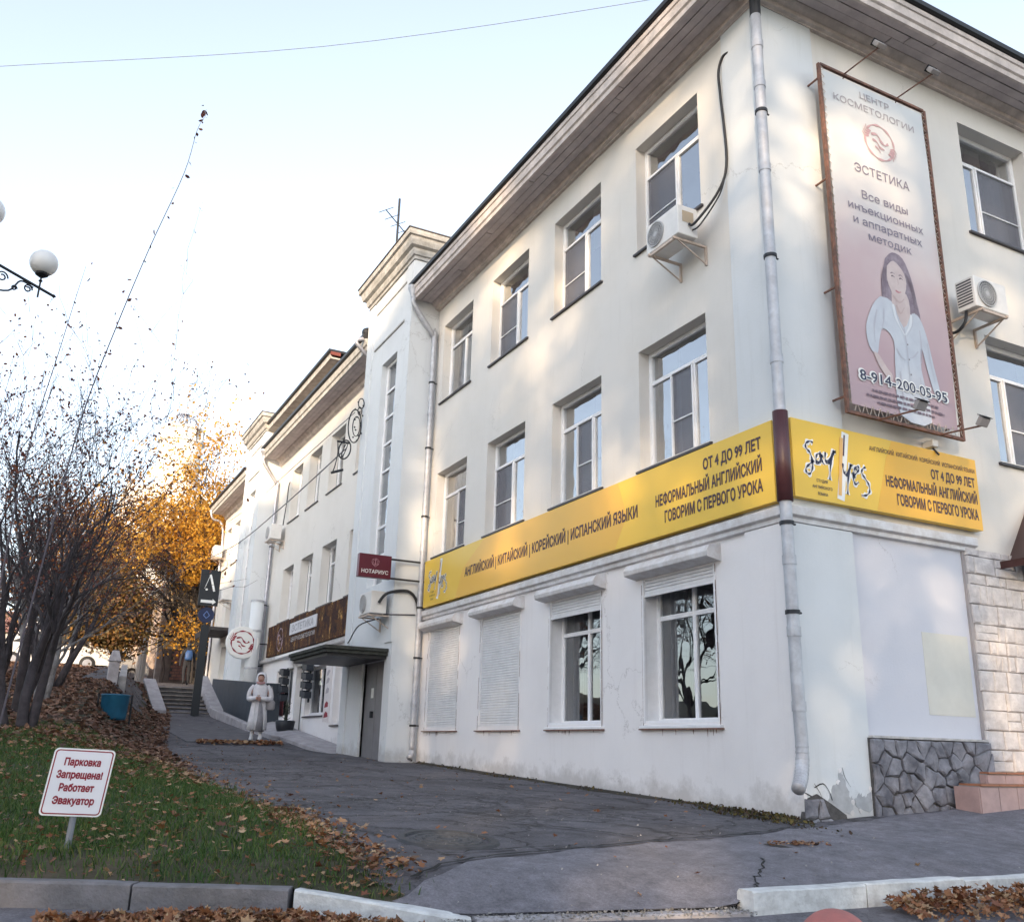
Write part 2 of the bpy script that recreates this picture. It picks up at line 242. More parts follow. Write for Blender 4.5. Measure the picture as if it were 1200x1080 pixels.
# ------------------------------------------------------------------ helpers
def setp(o, label=None, cat=None, group=None, kind=None):
    if label: o['label'] = label
    if cat: o['category'] = cat
    if group: o['group'] = group
    if kind: o['kind'] = kind
    return o
def empty(name, loc, label, cat, group=None):
    o = bpy.data.objects.new(name, None); COL.objects.link(o); o.location = loc; o.empty_display_size = 0.2
    return setp(o, label, cat, group)
class Fr:
    def __init__(s, o, r, n): s.o = Vector(o); s.r = Vector(r); s.n = Vector(n)
    def p(s, u, d, z): v = s.o+s.r*u+s.n*d; return (v.x, v.y, v.z+z)
FL = Fr((0, 0, 0), (0, -1, 0), (-1, 0, 0))        # long street facade, u = -y
FT = Fr((-0.64, 0, 0), (0, -1, 0), (-1, 0, 0))    # face of the stair towers
FR = Fr((0, 0, 0), (1, 0, 0), (0, -1, 0))         # short facade, u = x
class MB:
    def __init__(s): s.v = []; s.f = []
    def add(s, vs, fs):
        b = len(s.v); s.v += [tuple(v) for v in vs]; s.f += [tuple(b+i for i in f) for f in fs]; return s
    def box(s, x0, x1, y0, y1, z0, z1):
        return s.add([(x, y, z) for z in (z0, z1) for y in (y0, y1) for x in (x0, x1)],
                     [(0, 2, 3, 1), (4, 5, 7, 6), (0, 1, 5, 4), (2, 6, 7, 3), (0, 4, 6, 2), (1, 3, 7, 5)])
    def fbox(s, F, u0, u1, d0, d1, z0, z1):
        return s.add([F.p(u, d, z) for z in (z0, z1) for d in (d0, d1) for u in (u0, u1)],
                     [(0, 2, 3, 1), (4, 5, 7, 6), (0, 1, 5, 4), (2, 6, 7, 3), (0, 4, 6, 2), (1, 3, 7, 5)])
    def quad(s, a, b, c, d): return s.add([a, b, c, d], [(0, 1, 2, 3)])
    def tube(s, pts, rad, k=8, cap=True, scale=None):
        pts = [Vector(p) for p in pts]; n = len(pts); rad = rad if isinstance(rad, (list, tuple)) else [rad]*n
        base = len(s.v); a = None
        for i, p in enumerate(pts):
            t = (pts[min(i+1, n-1)]-pts[max(i-1, 0)]);
            if t.length < 1e-9: t = Vector((0, 0, 1))
            t.normalize()
            if a is None: a = t.orthogonal().normalized()
            else:
                a = a-t*a.dot(t); a = a.normalized() if a.length > 1e-6 else t.orthogonal().normalized()
            b = t.cross(a)
            for j in range(k):
                th = 2*math.pi*j/k; q = p+(a*math.cos(th)+b*math.sin(th))*rad[i]; s.v.append(tuple(q))
        for i in range(n-1):
            for j in range(k):
                s.f.append((base+i*k+j, base+i*k+(j+1) % k, base+(i+1)*k+(j+1) % k, base+(i+1)*k+j))
        if cap: s.f.append(tuple(base+j for j in range(k))[::-1]); s.f.append(tuple(base+(n-1)*k+j for j in range(k)))
        return s
    def lathe(s, c, prof, k=20, axis='Z', close=True):
        base = len(s.v); c = Vector(c)
        for r, h in prof:
            for j in range(k):
                th = 2*math.pi*j/k; x, y = r*math.cos(th), r*math.sin(th)
                s.v.append(tuple(c+(Vector((x, y, h)) if axis == 'Z' else Vector((x, h, y)) if axis == 'Y' else Vector((h, x, y)))))
        for i in range(len(prof)-1):
            for j in range(k): s.f.append((base+i*k+j, base+i*k+(j+1) % k, base+(i+1)*k+(j+1) % k, base+(i+1)*k+j))
        if close:
            s.f.append(tuple(base+j for j in range(k))[::-1]); s.f.append(tuple(base+(len(prof)-1)*k+j for j in range(k)))
        return s
    def fpoly(s, F, pts, d0, d1):
        """polygon in (u,z) extruded from depth d0 to d1"""
        n = len(pts); return s.add([F.p(u, d1, z) for u, z in pts]+[F.p(u, d0, z) for u, z in pts],
                 [tuple(range(n)), tuple(range(2*n-1, n-1, -1))]+[(i, (i+1) % n, n+(i+1) % n, n+i) for i in range(n)])
    def build(s, name, m, parent=None, smooth=False, bevel=0, label=None, cat=None, group=None, kind=None):
        me = bpy.data.meshes.new(name); me.from_pydata(s.v, [], s.f); me.materials.append(m)
        if smooth: me.polygons.foreach_set('use_smooth', [True]*len(me.polygons))
        me.update(); o = bpy.data.objects.new(name, me); COL.objects.link(o)
        if parent is not None:
            o.parent = parent
        if bevel:
            md = o.modifiers.new('bevel', 'BEVEL'); md.width = bevel; md.segments = 2; md.limit_method = 'ANGLE'
        return setp(o, label, cat, group, kind)
def local(o, parent):   # geometry given in world coordinates while the parent Empty stands elsewhere
    o.matrix_parent_inverse = Matrix.Translation(-Vector(parent.location)); return o
def share(o, parent, loc=(0, 0, 0), rot=None, name=None):
    c = o.copy(); COL.objects.link(c); c.parent = parent; c.location = loc
    if rot: c.rotation_euler = rot
    return c
def copy_tree(o, parent=None):
    c = o.copy(); COL.objects.link(c); c.parent = parent
    if parent is not None: c.matrix_parent_inverse = o.matrix_parent_inverse.copy()
    for ch in list(o.children): copy_tree(ch, c)
    return c
def npmesh(name, V, F, m, parent=None, smooth=False, **kw):
    me = bpy.data.meshes.new(name); V = np.asarray(V, dtype=np.float32); F = np.asarray(F, dtype=np.int32)
    k = F.shape[1]; me.vertices.add(len(V)); me.vertices.foreach_set('co', V.ravel())
    me.loops.add(F.size); me.loops.foreach_set('vertex_index', F.ravel()); me.polygons.add(len(F))
    me.polygons.foreach_set('loop_start', np.arange(0, F.size, k, dtype=np.int32))
    if smooth: me.polygons.foreach_set('use_smooth', np.ones(len(F), dtype=bool))
    me.materials.append(m); me.update(calc_edges=True); me.validate()
    o = bpy.data.objects.new(name, me); COL.objects.link(o)
    if parent is not None: o.parent = parent
    return setp(o, **kw)
def text(s, F, u, z, w, h, m, d, parent, align='C', bold=0.0, name='lettering', slant=0, spacing=1.0):
    """flat lettering standing at depth d on frame F, scaled to width w and cap height h; z = baseline.
    every contour is filled by itself, so glyphs built from overlapping strokes stay whole"""
    from mathutils.geometry import delaunay_2d_cdt
    cu = bpy.data.curves.new('txt', 'FONT'); cu.body = s; cu.size = 1.0; cu.space_character = spacing
    t = bpy.data.objects.new('txt', cu); COL.objects.link(t); dg = bpy.context.evaluated_depsgraph_get(); dg.update()
    cv = t.to_curve(dg, apply_modifiers=False); loops = []
    for sp in cv.splines:
        P = []; bp = sp.bezier_points; n = len(bp)
        for i in range(n):
            a, b = bp[i], bp[(i+1) % n]; p0, p1, p2, p3 = a.co, a.handle_right, b.handle_left, b.co
            st = 1 if abs((p1-p0).cross(p3-p0).z)+abs((p2-p0).cross(p3-p0).z) < 1e-5 else 4
            for k in range(st): q = k/st; P.append(p0*(1-q)**3+p1*3*q*(1-q)**2+p2*3*q*q*(1-q)+p3*q**3)
        Q = [P[0]]
        for p in P[1:]:
            if (p-Q[-1]).length > 1e-4: Q.append(p)
        if (Q[0]-Q[-1]).length < 1e-4: Q.pop()
        if len(Q) > 2: loops.append(Q)
    t.to_curve_clear(); bpy.data.objects.remove(t); bpy.data.curves.remove(cu)
    area = lambda Q: sum(Q[i].x*Q[(i+1) % len(Q)].y-Q[(i+1) % len(Q)].x*Q[i].y for i in range(len(Q)))/2
    A = [area(Q) for Q in loops]
    def off_(Q, sg):
        if not bold: return Q
        n = len(Q); o = []
        for i in range(n):
            e0 = (Q[i]-Q[i-1]).normalized(); e1 = (Q[(i+1) % n]-Q[i]).normalized(); nn = Vector((e0.y+e1.y, -e0.x-e1.x, 0))*sg
            L = nn.length; nn = nn/L if L > .3 else Vector((0, 0, 0)); o.append(Q[i]+nn*bold*min(1.5, 1/max(.5, L/2)))
        return o
    def inside(p, Q):
        c = False
        for i in range(len(Q)):
            a, b = Q[i], Q[i-1]
            if (a.y > p.y) != (b.y > p.y) and p.x < (b.x-a.x)*(p.y-a.y)/(b.y-a.y)+a.x: c = not c
        return c
    L2 = []
    for i, Q in enumerate(loops):
        host = [j for j, O in enumerate(loops) if j != i and abs(A[j]) > abs(A[i]) and inside(Q[0], O) and inside(Q[len(Q)//2], O)]
        root = max(host, key=lambda j: abs(A[j])) if host else i
        L2.append(off_(Q, 1 if A[root] > 0 else -1))
    vin = []; ein = []
    for Q in L2:
        b0 = len(vin); vin += [p.to_2d() for p in Q]; ein += [(b0+i, b0+(i+1) % len(Q)) for i in range(len(Q))]
    cv_, _e, cf_, _a, _b, _c = delaunay_2d_cdt(vin, ein, [], 0, 1e-5)
    bbs = [(min(p.x for p in Q), max(p.x for p in Q), min(p.y for p in Q), max(p.y for p in Q)) for Q in L2]
    co = [(p.x, p.y) for p in cv_]; zz = [0]*len(co); fs = []
    for f in cf_:
        cx = sum(co[i][0] for i in f)/len(f); cy = sum(co[i][1] for i in f)/len(f); wn = 0
        for Q, bb_ in zip(L2, bbs):
            if not (bb_[0] < cx < bb_[1] and bb_[2] < cy < bb_[3]): continue
            for i in range(len(Q)):
                p, q = Q[i-1], Q[i]
                if p.y <= cy < q.y and (q.x-p.x)*(cy-p.y)-(cx-p.x)*(q.y-p.y) > 0: wn += 1
                elif q.y <= cy < p.y and (q.x-p.x)*(cy-p.y)-(cx-p.x)*(q.y-p.y) < 0: wn -= 1
        if wn: fs.append(tuple(f))
    xs = [c[0] for c in co]; x0, x1 = min(xs), max(xs); capz = .73
    sx = w/(x1-x0) if w else h/capz; sz = h/capz; ww = (x1-x0)*sx
    o0 = u-ww/2 if align == 'C' else (u if align == 'L' else u-ww)
    me = bpy.data.meshes.new(name); me.from_pydata([F.p(o0+(c[0]-x0)*sx+slant*c[1]*sz, d+q, z+c[1]*sz) for c, q in zip(co, zz)], [], fs)
    me.materials.append(m); me.update(); o = bpy.data.objects.new(name, me); COL.objects.link(o)
    o.parent = parent; o['kind'] = 'stuff' if len(s) > 400 else 'lettering'
    del o['kind']
    return o
def catmull(pts, n=6):
    pts = [Vector(p) for p in pts]; P = [pts[0]]+pts+[pts[-1]]; out = []
    for i in range(1, len(P)-2):
        for k in range(n):
            t = k/n; a, b, c, e = P[i-1], P[i], P[i+1], P[i+2]
            out.append(0.5*((2*b)+(c-a)*t+(2*a-5*b+4*c-e)*t*t+(3*b-a-3*c+e)*t**3))
    out.append(pts[-1]); return out
def stroke(mb, F, pts, w, d, smooth=6):
    """flat brush stroke in the (u,z) plane at depth d"""
    P = catmull([(a, b, 0) for a, b in pts], smooth) if smooth and len(pts) > 2 else [Vector((a, b, 0)) for a, b in pts]
    L = []; n = len(P)
    for i, p in enumerate(P):
        t = (P[min(i+1, n-1)]-P[max(i-1, 0)])
        if t.length < 1e-9: t = Vector((1, 0, 0))
        t.normalize(); nn = Vector((-t.y, t.x, 0)); ww = w*(0.75+0.35*math.sin(i*0.9)) if smooth else w
        L.append((p+nn*ww/2, p-nn*ww/2))
    vs = []; fs = []
    for a, b in L: vs += [F.p(a.x, d, a.y), F.p(b.x, d, b.y)]
    for i in range(n-1): fs.append((2*i, 2*i+1, 2*i+3, 2*i+2))
    mb.add(vs, fs)

# ------------------------------------------------------------------ terrain
def lerp(x, xs, ys): return np.interp(x, xs, ys)
KX = [-45, -12, -7.1, -5.55, -4.85, -3.0, -0.3, 3.0, 12, 60]; KY = [12, 0.9, -0.88, -1.66, -2.25, -2.55, -2.5, -2.35, -1.2, 8]
def kerb_y(x): return lerp(x, KX, KY)
def edge_x(y): return lerp(y, [-3, 0, 4, 8, 12, 16, 20, 26, 29.5, 33, 60], [-4.98, -5.02, -5.05, -5.0, -4.7, -4.2, -3.6, -2.75, -2.75, -3.6, -5])
def z_path(y): return lerp(y, [-60, -2.5, 0, 5, 10.4, 15, 17, 20, 26.3, 29.6, 37, 60, 400], [-.2, -.2, 0, .14, .31, .47, .62, .84, 1.40, 2.42, 3.0, 3.6, 4.5])
def z_lawn(y): return lerp(y, [-60, -1, 2, 4.5, 8, 12.5, 20, 28, 35, 60, 400], [-.2, -.19, .03, .27, .62, 1.12, 2.0, 2.85, 3.2, 3.6, 4.5])
def sstep(t): t = np.clip(t, 0, 1); return t*t*(3-2*t)
def kf(x, y): return np.clip(1-(y-(np.interp(x, KX, KY)+.14))/.35, 0, 1)      # 1 at the back of the kerb
def terr(x, y):
    x = np.asarray(x, dtype=float); y = np.asarray(y, dtype=float)
    zp = z_path(y)+np.where(x > 0, np.minimum(x, 3.5)*0.06*sstep((y+2.5)/2.0), 0)
    z = zp+(z_lawn(y)-zp)*sstep((edge_x(y)-x)/1.6); f = kf(x, y)
    dip = .108*np.clip((x+5.6)/.85, 0, 1)*sstep((-2.85-x)/.15)*np.clip(1-(y-np.interp(x, KX, KY))/.7, 0, 1)
    return z*(1-f)+(-.206)*f-dip
def grid(name, fn, nu, nv, m, label=None, kind='structure', **kw):
    u, v = np.meshgrid(np.linspace(0, 1, nu), np.linspace(0, 1, nv)); X, Y, Z = fn(u, v)
    V = np.stack([X, Y, Z], -1).reshape(-1, 3); i = np.arange((nv-1)*nu).reshape(nv-1, nu)[:, :-1].ravel()
    Fc = np.stack([i, i+1, i+nu+1, i+nu], -1)
    return npmesh(name, V, Fc, m, smooth=True, label=label, kind=kind, **kw)
def base_fn(u, v):    # the big ground under everything, to the horizon
    X = np.sign(u-0.5)*np.abs(2*u-1)**3*900; Y = -60+v**2.5*1200; Z = lerp(Y, [-60, 60, 400, 1200], [-1.6, 3.0, 4.2, 4.5])
    Z = np.where(Y < 30, np.minimum(Z, terr(X, Y)-0.6), Z-0.3); return X, Y, Z
grid('ground', base_fn, 80, 80, soil_m)
def pave_fn(u, v):
    Y0 = -2.6+(v**1.6)*62; x0 = edge_x(Y0)-0.5; X = x0+(14-x0)*u**1.15
    Y = Y0+(kerb_y(X)+0.12+2.6)*(1-v)**14; Z = terr(X, Y)+0.0
    return X, Y, Z+0.012*np.sin(X*1.3+Y*0.7)*np.sin(Y*1.1)*(1-kf(X, Y))-.004*kf(X, Y)
grid('pavement', pave_fn, 90, 150, asph_old)
def apron_fn(u, v):     # newer asphalt in front of the corner, reaching the kerb
    X = -5.1+u*17; yt = lerp(X, [-5.1, -4.2, -3.0, -1.5, -0.35, 1, 12], [-1.95, -1.35, -0.95, -0.75, -0.35, -0.12, -0.12]); yb = kerb_y(X)+0.12
    yt = yt+0.035*np.sin(X*7)+0.02*np.sin(X*17+1)
    Y = yb+(yt-yb)*v; Z = terr(X, Y)+0.012*np.sin(X*1.3+Y*0.7)*np.sin(Y*1.1)*(1-kf(X, Y))+0.012*(1-kf(X, Y))+.001
    return X, Y, np.where(v > 0.97, Z-0.012*1.5*(v-0.97)/0.03, Z)
grid('pavement', apron_fn, 120, 30, asph_new)
def lawn_fn(u, v):
    Y0 = -2.0+v**1.5*64; xe = edge_x(Y0)+0.05*np.sin(Y0*5)+0.04*np.sin(Y0*13); X = xe-(1-u)**2.0*45
    Y = Y0+(kerb_y(X)+0.12+2.0)*(1-v)**10; Z = terr(X, Y)+0.03*sstep((xe-X)/0.25)*(1-kf(X, Y))+0.004
    return X, Y, Z+0.02*np.sin(X*3.1)*np.sin(Y*2.3)*sstep((xe-X)/0.5)*(1-kf(X, Y))
grid('lawn', lawn_fn, 110, 150, soil_m)
def bypass_fn(u, v):
    Y = 20.5+v*14; xe = edge_x(Y); X = xe-2.1+u*(1.55+.1*np.sin(Y*3)); Z = terr(X, Y)+.075; return X, Y, Z
grid('pavement', bypass_fn, 12, 50, asph_old)
def road_fn(u, v):
    X = -60+u*120; yk = kerb_y(X)+0.1; Y = yk-(v**1.7)*70; t = yk-Y
    return X, Y, -0.325-lerp(t, [0, 1, 5, 9, 70], [0, .08, .55, .75, .8])
grid('road', road_fn, 160, 60, asph_road)

# kerbstones
def kerb_run(x0, x1, L, m, label, drop0=0, drop1=0, name='kerb'):
    par = bpy.data.objects.new(name, None); COL.objects.link(par); par.location = (x0, float(kerb_y(x0)), -0.2); setp(par, label, None, None, 'structure')
    xs = [x0]; 
    while xs[-1] < x1-0.05:
        dx = L/math.sqrt(1+((kerb_y(xs[-1]+.3)-kerb_y(xs[-1]))/.3)**2); xs.append(min(x1, xs[-1]+dx))
    for a, b in zip(xs[:-1], xs[1:]):
        n = 5; vs = []; fs = []; g = 0.006; jz = random.uniform(-.006, .006)
        for i in range(n+1):
            x = a+g+(b-a-2*g)*i/n; y = float(kerb_y(x)); s = (kerb_y(x+.05)-kerb_y(x-.05))/.1; nn = Vector((s, -1, 0)).normalized()
            t = (x-x0)/(x1-x0); top = -0.195+jz - drop0*(1-t) - drop1*t
            for q, (o, z) in enumerate([(-.0, -.5), (-.0, top-.01), (-.012, top), (-.13, top), (-.15, top-.02), (-.15, -.5)]):
                w = 0.004*random.uniform(-1, 1); vs.append((x-nn.x*(-o)*-1*0+nn.x*(-o)*-1, y+nn.y*(-o)*-1, z+w) if False else (x+nn.x*o, y+nn.y*o, z+(w if z > -.4 else 0)))
        for i in range(n):
            for q in range(6): fs.append((i*6+q, (i+1)*6+q, (i+1)*6+(q+1) % 6, i*6+(q+1) % 6))
        fs.append(tuple(range(6))); fs.append(tuple(n*6+q for q in range(5, -1, -1)))
        mb = MB(); mb.add(vs, fs); local(mb.build('kerbstone', m, par, smooth=False), par)
kerb_run(-13, -5.6, 1.0, mat('kerb_grey', (.21, .20, .215), .9, col2=(.13, .125, .13), scale=6, bump=1.0, bscale=45), 'grey concrete kerb along the lawn')
kerb_run(-5.58, -4.72, 1.2, kerb_w, 'white painted kerbstone sinking into the driveway', 0, .10)
kerb_run(-4.70, -2.95, 0.9, conc_lt, 'worn flush kerb across the driveway', .115, .115)
kerb_run(-2.93, 13, 1.0, kerb_w, 'white painted kerb in front of the corner')

# ------------------------------------------------------------------ the building
B = empty('office_building', (0, 0, 0), 'long white and cream three storey building with stair towers stepping up the hill', 'building')
def wall(F, u0, u1, z0, z1, holes, m, name='wall', t=0.24, label=None, foot=None, room=True):
    """wall face with real openings and reveals"""
    us = sorted({u0, u1}|{h[0] for h in holes}|{h[1] for h in holes}); zs = sorted({z0, z1}|{h[2] for h in holes}|{h[3] for h in holes})
    mb = MB()
    for i in range(len(us)-1):
        for j in range(len(zs)-1):
            cu, cz = (us[i]+us[i+1])/2, (zs[j]+zs[j+1])/2
            if any(h[0] < cu < h[1] and h[2] < cz < h[3] for h in holes): continue
            mb.quad(F.p(us[i], 0, zs[j]), F.p(us[i+1], 0, zs[j]), F.p(us[i+1], 0, zs[j+1]), F.p(us[i], 0, zs[j+1]))
    for h in holes:
        a, b, c, e = h[:4]
        mb.quad(F.p(a, 0, c), F.p(a, -t, c), F.p(a, -t, e), F.p(a, 0, e)); mb.quad(F.p(b, 0, c), F.p(b, 0, e), F.p(b, -t, e), F.p(b, -t, c))
        mb.quad(F.p(a, 0, e), F.p(a, -t, e), F.p(b, -t, e), F.p(b, 0, e)); mb.quad(F.p(a, 0, c), F.p(b, 0, c), F.p(b, -t, c), F.p(a, -t, c))
    return mb.build(name, m, B, label=label)
def window(F, u0, u1, z0, z1, panes, t=0.24, sill=True, screens=(), blind=None, curtains=True, g=None, room=True, sillm=None, fw=0.055, parent=None):
    """panes: list of (a,b,c,d) fractions; each pane is its own glass with sash bars between"""
    P = parent or B; g = g or glass; d1 = -t+0.05; d0 = -t-0.02; W_, H_ = u1-u0, z1-z0
    fr = MB(); b = fw
    fr.fbox(F, u0, u1, d0, d1, z0, z0+b); fr.fbox(F, u0, u1, d0, d1, z1-b, z1)
    fr.fbox(F, u0, u0+b, d0, d1, z0+b, z1-b); fr.fbox(F, u1-b, u1, d0, d1, z0+b, z1-b)
    pr = []
    for (a, bb, c, e) in panes:
        pr.append((u0+b*.6+(W_-1.2*b)*a, u0+b*.6+(W_-1.2*b)*bb, z0+b*.6+(H_-1.2*b)*c, z0+b*.6+(H_-1.2*b)*e))
    f = fr.build('window', upvc, P, bevel=0.006)
    for k, (a, bb, c, e) in enumerate(pr):
        s = 0.03; sb = MB(); q0, q1 = d0+.015, d1-.012+(0.02 if k in screens else 0)
        sb.fbox(F, a, bb, q0, q1, c, c+s); sb.fbox(F, a, bb, q0, q1, e-s, e); sb.fbox(F, a, a+s, q0, q1, c+s, e-s); sb.fbox(F, bb-s, bb, q0, q1, c+s, e-s)
        if k in screens: sb.fbox(F, a+s, bb-s, q1-.02, q1-.008, c+(e-c)*.42, c+(e-c)*.42+.02)
        sb.build('sash', upvc, f, bevel=0.004)
        gm = MB(); tl = random.uniform(-.003, .003); gm.add([F.p(a+s, d0+.03, c+s), F.p(bb-s, d0+.03+tl, c+s), F.p(bb-s, d0+.03+tl, e-s), F.p(a+s, d0+.03, e-s)], [(0, 1, 2, 3)])
        gm.build('pane', g, f)
        if k in screens:
            sc = MB(); sc.fbox(F, a+s, bb-s, q1-.03, q1-.026, c+s, e-s); sc.build('insect_screen', screen_m, f)
    if room:
        rm = MB(); dp = 1.3; A = (u0+.01, u1-.01, z0+.01, z1-.01); a, bb, c, e = A; s0 = d0-.005
        rm.quad(F.p(a, -t-dp, c), F.p(bb, -t-dp, c), F.p(bb, -t-dp, e), F.p(a, -t-dp, e))
        for qd in (((a, c), (a, e)), ((bb, c), (bb, e)), ((a, c), (bb, c)), ((a, e), (bb, e))):
            (p0, p1), (q0, q1) = qd; rm.quad(F.p(p0, s0, p1), F.p(q0, s0, q1), F.p(q0, -t-dp, q1), F.p(p0, -t-dp, p1))
        rm.build('room', room_m, f)
    if curtains:
        for side in (0, 1):
            if random.random() < .75:
                w = W_*random.uniform(.14, .3); c0 = u0+b if side == 0 else u1-b-w; cm = MB(); n = 12
                vs = []; 
                for i in range(n+1):
                    uu = c0+w*i/n; dd = d0-.12+.02*math.sin(i*2.1); vs += [F.p(uu, dd, z0+.03), F.p(uu, dd, z1-.03)]
                cm.add(vs, [(2*i, 2*i+2, 2*i+3, 2*i+1) for i in range(n)]); cm.build('curtain', curt_m, f, smooth=True)
    if blind:
        bm = MB(); a0, a1, h = blind; bm.fbox(F, u0+W_*a0, u0+W_*a1, d0-.10, d0-.09, z1-H_*h, z1-.02); bm.build('blind', blind_m, f)
    if sill:
        sm = MB(); sm.add([F.p(u0-.05, .045, z0-.035), F.p(u1+.05, .045, z0-.035), F.p(u1+.05, -t+.03, z0+.012), F.p(u0-.05, -t+.03, z0+.012),
                    F.p(u0-.05, .045, z0-.065), F.p(u1+.05, .045, z0-.065), F.p(u1+.05, -.0, z0-.065), F.p(u0-.05, -.0, z0-.065)],
                   [(0, 1, 2, 3), (0, 4, 5, 1), (4, 7, 6, 5), (1, 5, 6, 2), (0, 3, 7, 4)])
        sm.build('sill', sillm or sill_m, f)
    return f
T2 = [(0, 1, .72, 1), (0, .5, 0, .72), (.5, 1, 0, .72)]
T3 = [(0, 1, .74, 1), (0, .33, 0, .74), (.33, .67, 0, .74), (.67, 1, 0, .74)]
T4 = [(0, .52, .74, 1), (.52, 1, .74, 1), (0, .52, 0, .74), (.52, 1, 0, .74)]
WY = [(1.235, 2.735), (3.72, 5.215), (6.165, 7.665), (8.58, 10.065)]
wallz0, wallz1 = -0.6, 10.05
# ---- section one, long facade
h3 = [(-b, -a, 7.70, 9.48) for a, b in WY]; h2 = [(-b, -a, 4.34, 6.09) for a, b in WY]; h1 = [(-b, -a, 0.97, 2.79) for a, b in WY]
wall(FL, -10.43, 0, 3.06, wallz1, h3+h2, cream, 'wall', label='cream upper wall of the street facade')
wall(FL, -10.43, 0, wallz0, 3.06, h1, white, 'wall', label='white ground floor wall of the street facade')
for i, h in enumerate(h3): window(FL, *h[:4], [(0, 1, .72, 1), (0, .52, 0, .72), (.52, 1, 0, .72)], t=.22, screens=(1,) if i != 3 else (), blind={1: (.5, 1, .45), 2: (.55, 1, .98)}.get(i))
for i, h in enumerate(h2):
    window(FL, *h[:4], T3 if i < 2 else T2, t=.22, screens=(2,) if i < 2 else ((1,) if i == 2 else (2,)), blind={0: (0, .34, .97), 1: (.55, 1, .3), 3: (.5, 1, .55)}.get(i))
for i in (0, 1): window(FL, *h1[i][:4], T4, t=.27, g=glass_dk, sillm=upvc)
# ---- corner pilasters (proud of the wall)
pm = MB(); pm.fbox(FL, -.66, .035, 0, .035, 3.25, 9.98); pm.fbox(FR, 0, .92, 0, .035, 3.25, 9.98); pm.build('corner_pilaster', bluew, B)
pm = MB(); pm.fbox(FL, -.64, .045, 0, .045, -.6, 3.05); pm.build('corner_pilaster', white, B)
pm = MB(); pm.fbox(FR, 0, .93, 0, .045, -.6, 3.05); pm.build('corner_pilaster', bluew, B)
# ---- short facade
rh = [(3.81, 5.31, 7.80, 9.60), (3.79, 5.29, 4.38, 6.18), (6.3, 7.8, 7.80, 9.60), (6.3, 7.8, 4.38, 6.18)]
wall(FR, 0, 12, 3.06, wallz1, rh, cream, 'wall', label='cream upper wall of the short facade')
wall(FR, 0, 12, wallz0, 3.06, [(3.98, 5.2, .9, 2.85)], panelw, 'wall', label='pale lilac ground floor wall of the short facade')
for h in rh: window(FR, *h, [(0, 1, .74, 1), (0, .36, 0, .74), (.36, 1, 0, .74)], t=.24, screens=(2,), blind=(.36, .62, .98) if h[2] > 7 else (0, .3, .6))
window(FR, 3.98, 5.2, .9, 2.85, [(0, 1, .7, 1), (0, 1, 0, .7)], t=.05, sill=False)
pp = MB(); pp.fbox(FR, 1.95, 2.72, 0, .004, 1.10, 2.02)
pp.build('paint_patch', mat('cream_paint_patch', (0.66, 0.64, 0.58), .85, var=.08, scale=2), B, label='square of cream paint on the lilac wall')
# ---- belt ledge
def moulding(name, prof, m, segs, parent=B, **kw):
    """segs: list of (corner points as function of d) swept round the corner"""
    mb = MB(); n = len(prof)
    vs = []
    for path in segs:
        for (d, z) in prof: x, y = path(d); vs.append((x, y, z))
    k = len(segs); fs = [(i*n+j, (i+1)*n+j, (i+1)*n+j+1, i*n+j+1) for i in range(k-1) for j in range(n-1)]
    fs += [tuple(range(n)), tuple((k-1)*n+j for j in range(n-1, -1, -1))]
    mb.add(vs, fs); return mb.build(name, m, parent, **kw)
seg1 = [lambda d: (-d, 10.43), lambda d: (-d, -d), lambda d: (12, -d)]
led = [lambda d: (-d, 10.43), lambda d: (-d, -d), lambda d: (3.0, -d)]
moulding('belt_ledge', [(0, 3.05), (.055, 3.06), (.055, 3.11), (.10, 3.13), (.10, 3.22), (.085, 3.235), (0, 3.26)], shutbox_m, led, bevel=.004)
# ---- cornice with separate boards
moulding('cornice', [(0, 9.98), (.05, 9.98), (.05, 10.0), (.10, 10.01), (.10, 10.07), (.15, 10.09), (.20, 10.13), (.20, 10.19), (0, 10.19)], corn_m, seg1)
moulding('cornice', [(.60, 10.16), (.60, 10.09), (.64, 10.09), (.65, 10.16), (.68, 10.18), (.69, 10.30), (.71, 10.31), (.72, 10.37), (.60, 10.38)], corn_m, seg1)
moulding('gutter_edge', [(.58, 10.385), (.75, 10.385), (.77, 10.40), (.775, 10.47), (.60, 10.52)], black_m, seg1)
def boards(x_or, length0, length1, rows, z, axis):
    for (d0, d1) in rows:
        a = length0
        while a < length1-.05:
            L = random.uniform(2.2, 3.4); b = min(length1, a+L); zz = z+random.uniform(-.008, .006); mb = MB(); g = .008
            if axis == 'L': mb.box(-d1+.006, -d0-.006, a+g, b-g, zz, zz+.02)
            else: mb.box(a+g, b-g, -d1+.006, -d0-.006, zz, zz+.02)
            mb.build('soffit_board', plank_m, B); a = b
rows = [(.20, .335), (.335, .47), (.47, .60)]
boards(0, -.1, 10.42, rows, 10.135, 'L'); boards(0, -.1, 12, rows, 10.135, 'R')
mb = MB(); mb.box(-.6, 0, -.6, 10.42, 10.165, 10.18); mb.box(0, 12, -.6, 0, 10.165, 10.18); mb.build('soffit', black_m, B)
# ---- roof
mb = MB(); mb.add([(-.76, -.76, 10.48), (12, -.76, 10.48), (12, 5, 12.1), (5, 5, 12.1), (5, 10.43, 12.1), (-.76, 10.43, 10.48)], [(0, 1, 2, 3), (0, 3, 4, 5)])
mb.build('roof', roof_m, B, label='dark sheet metal roof at the corner')

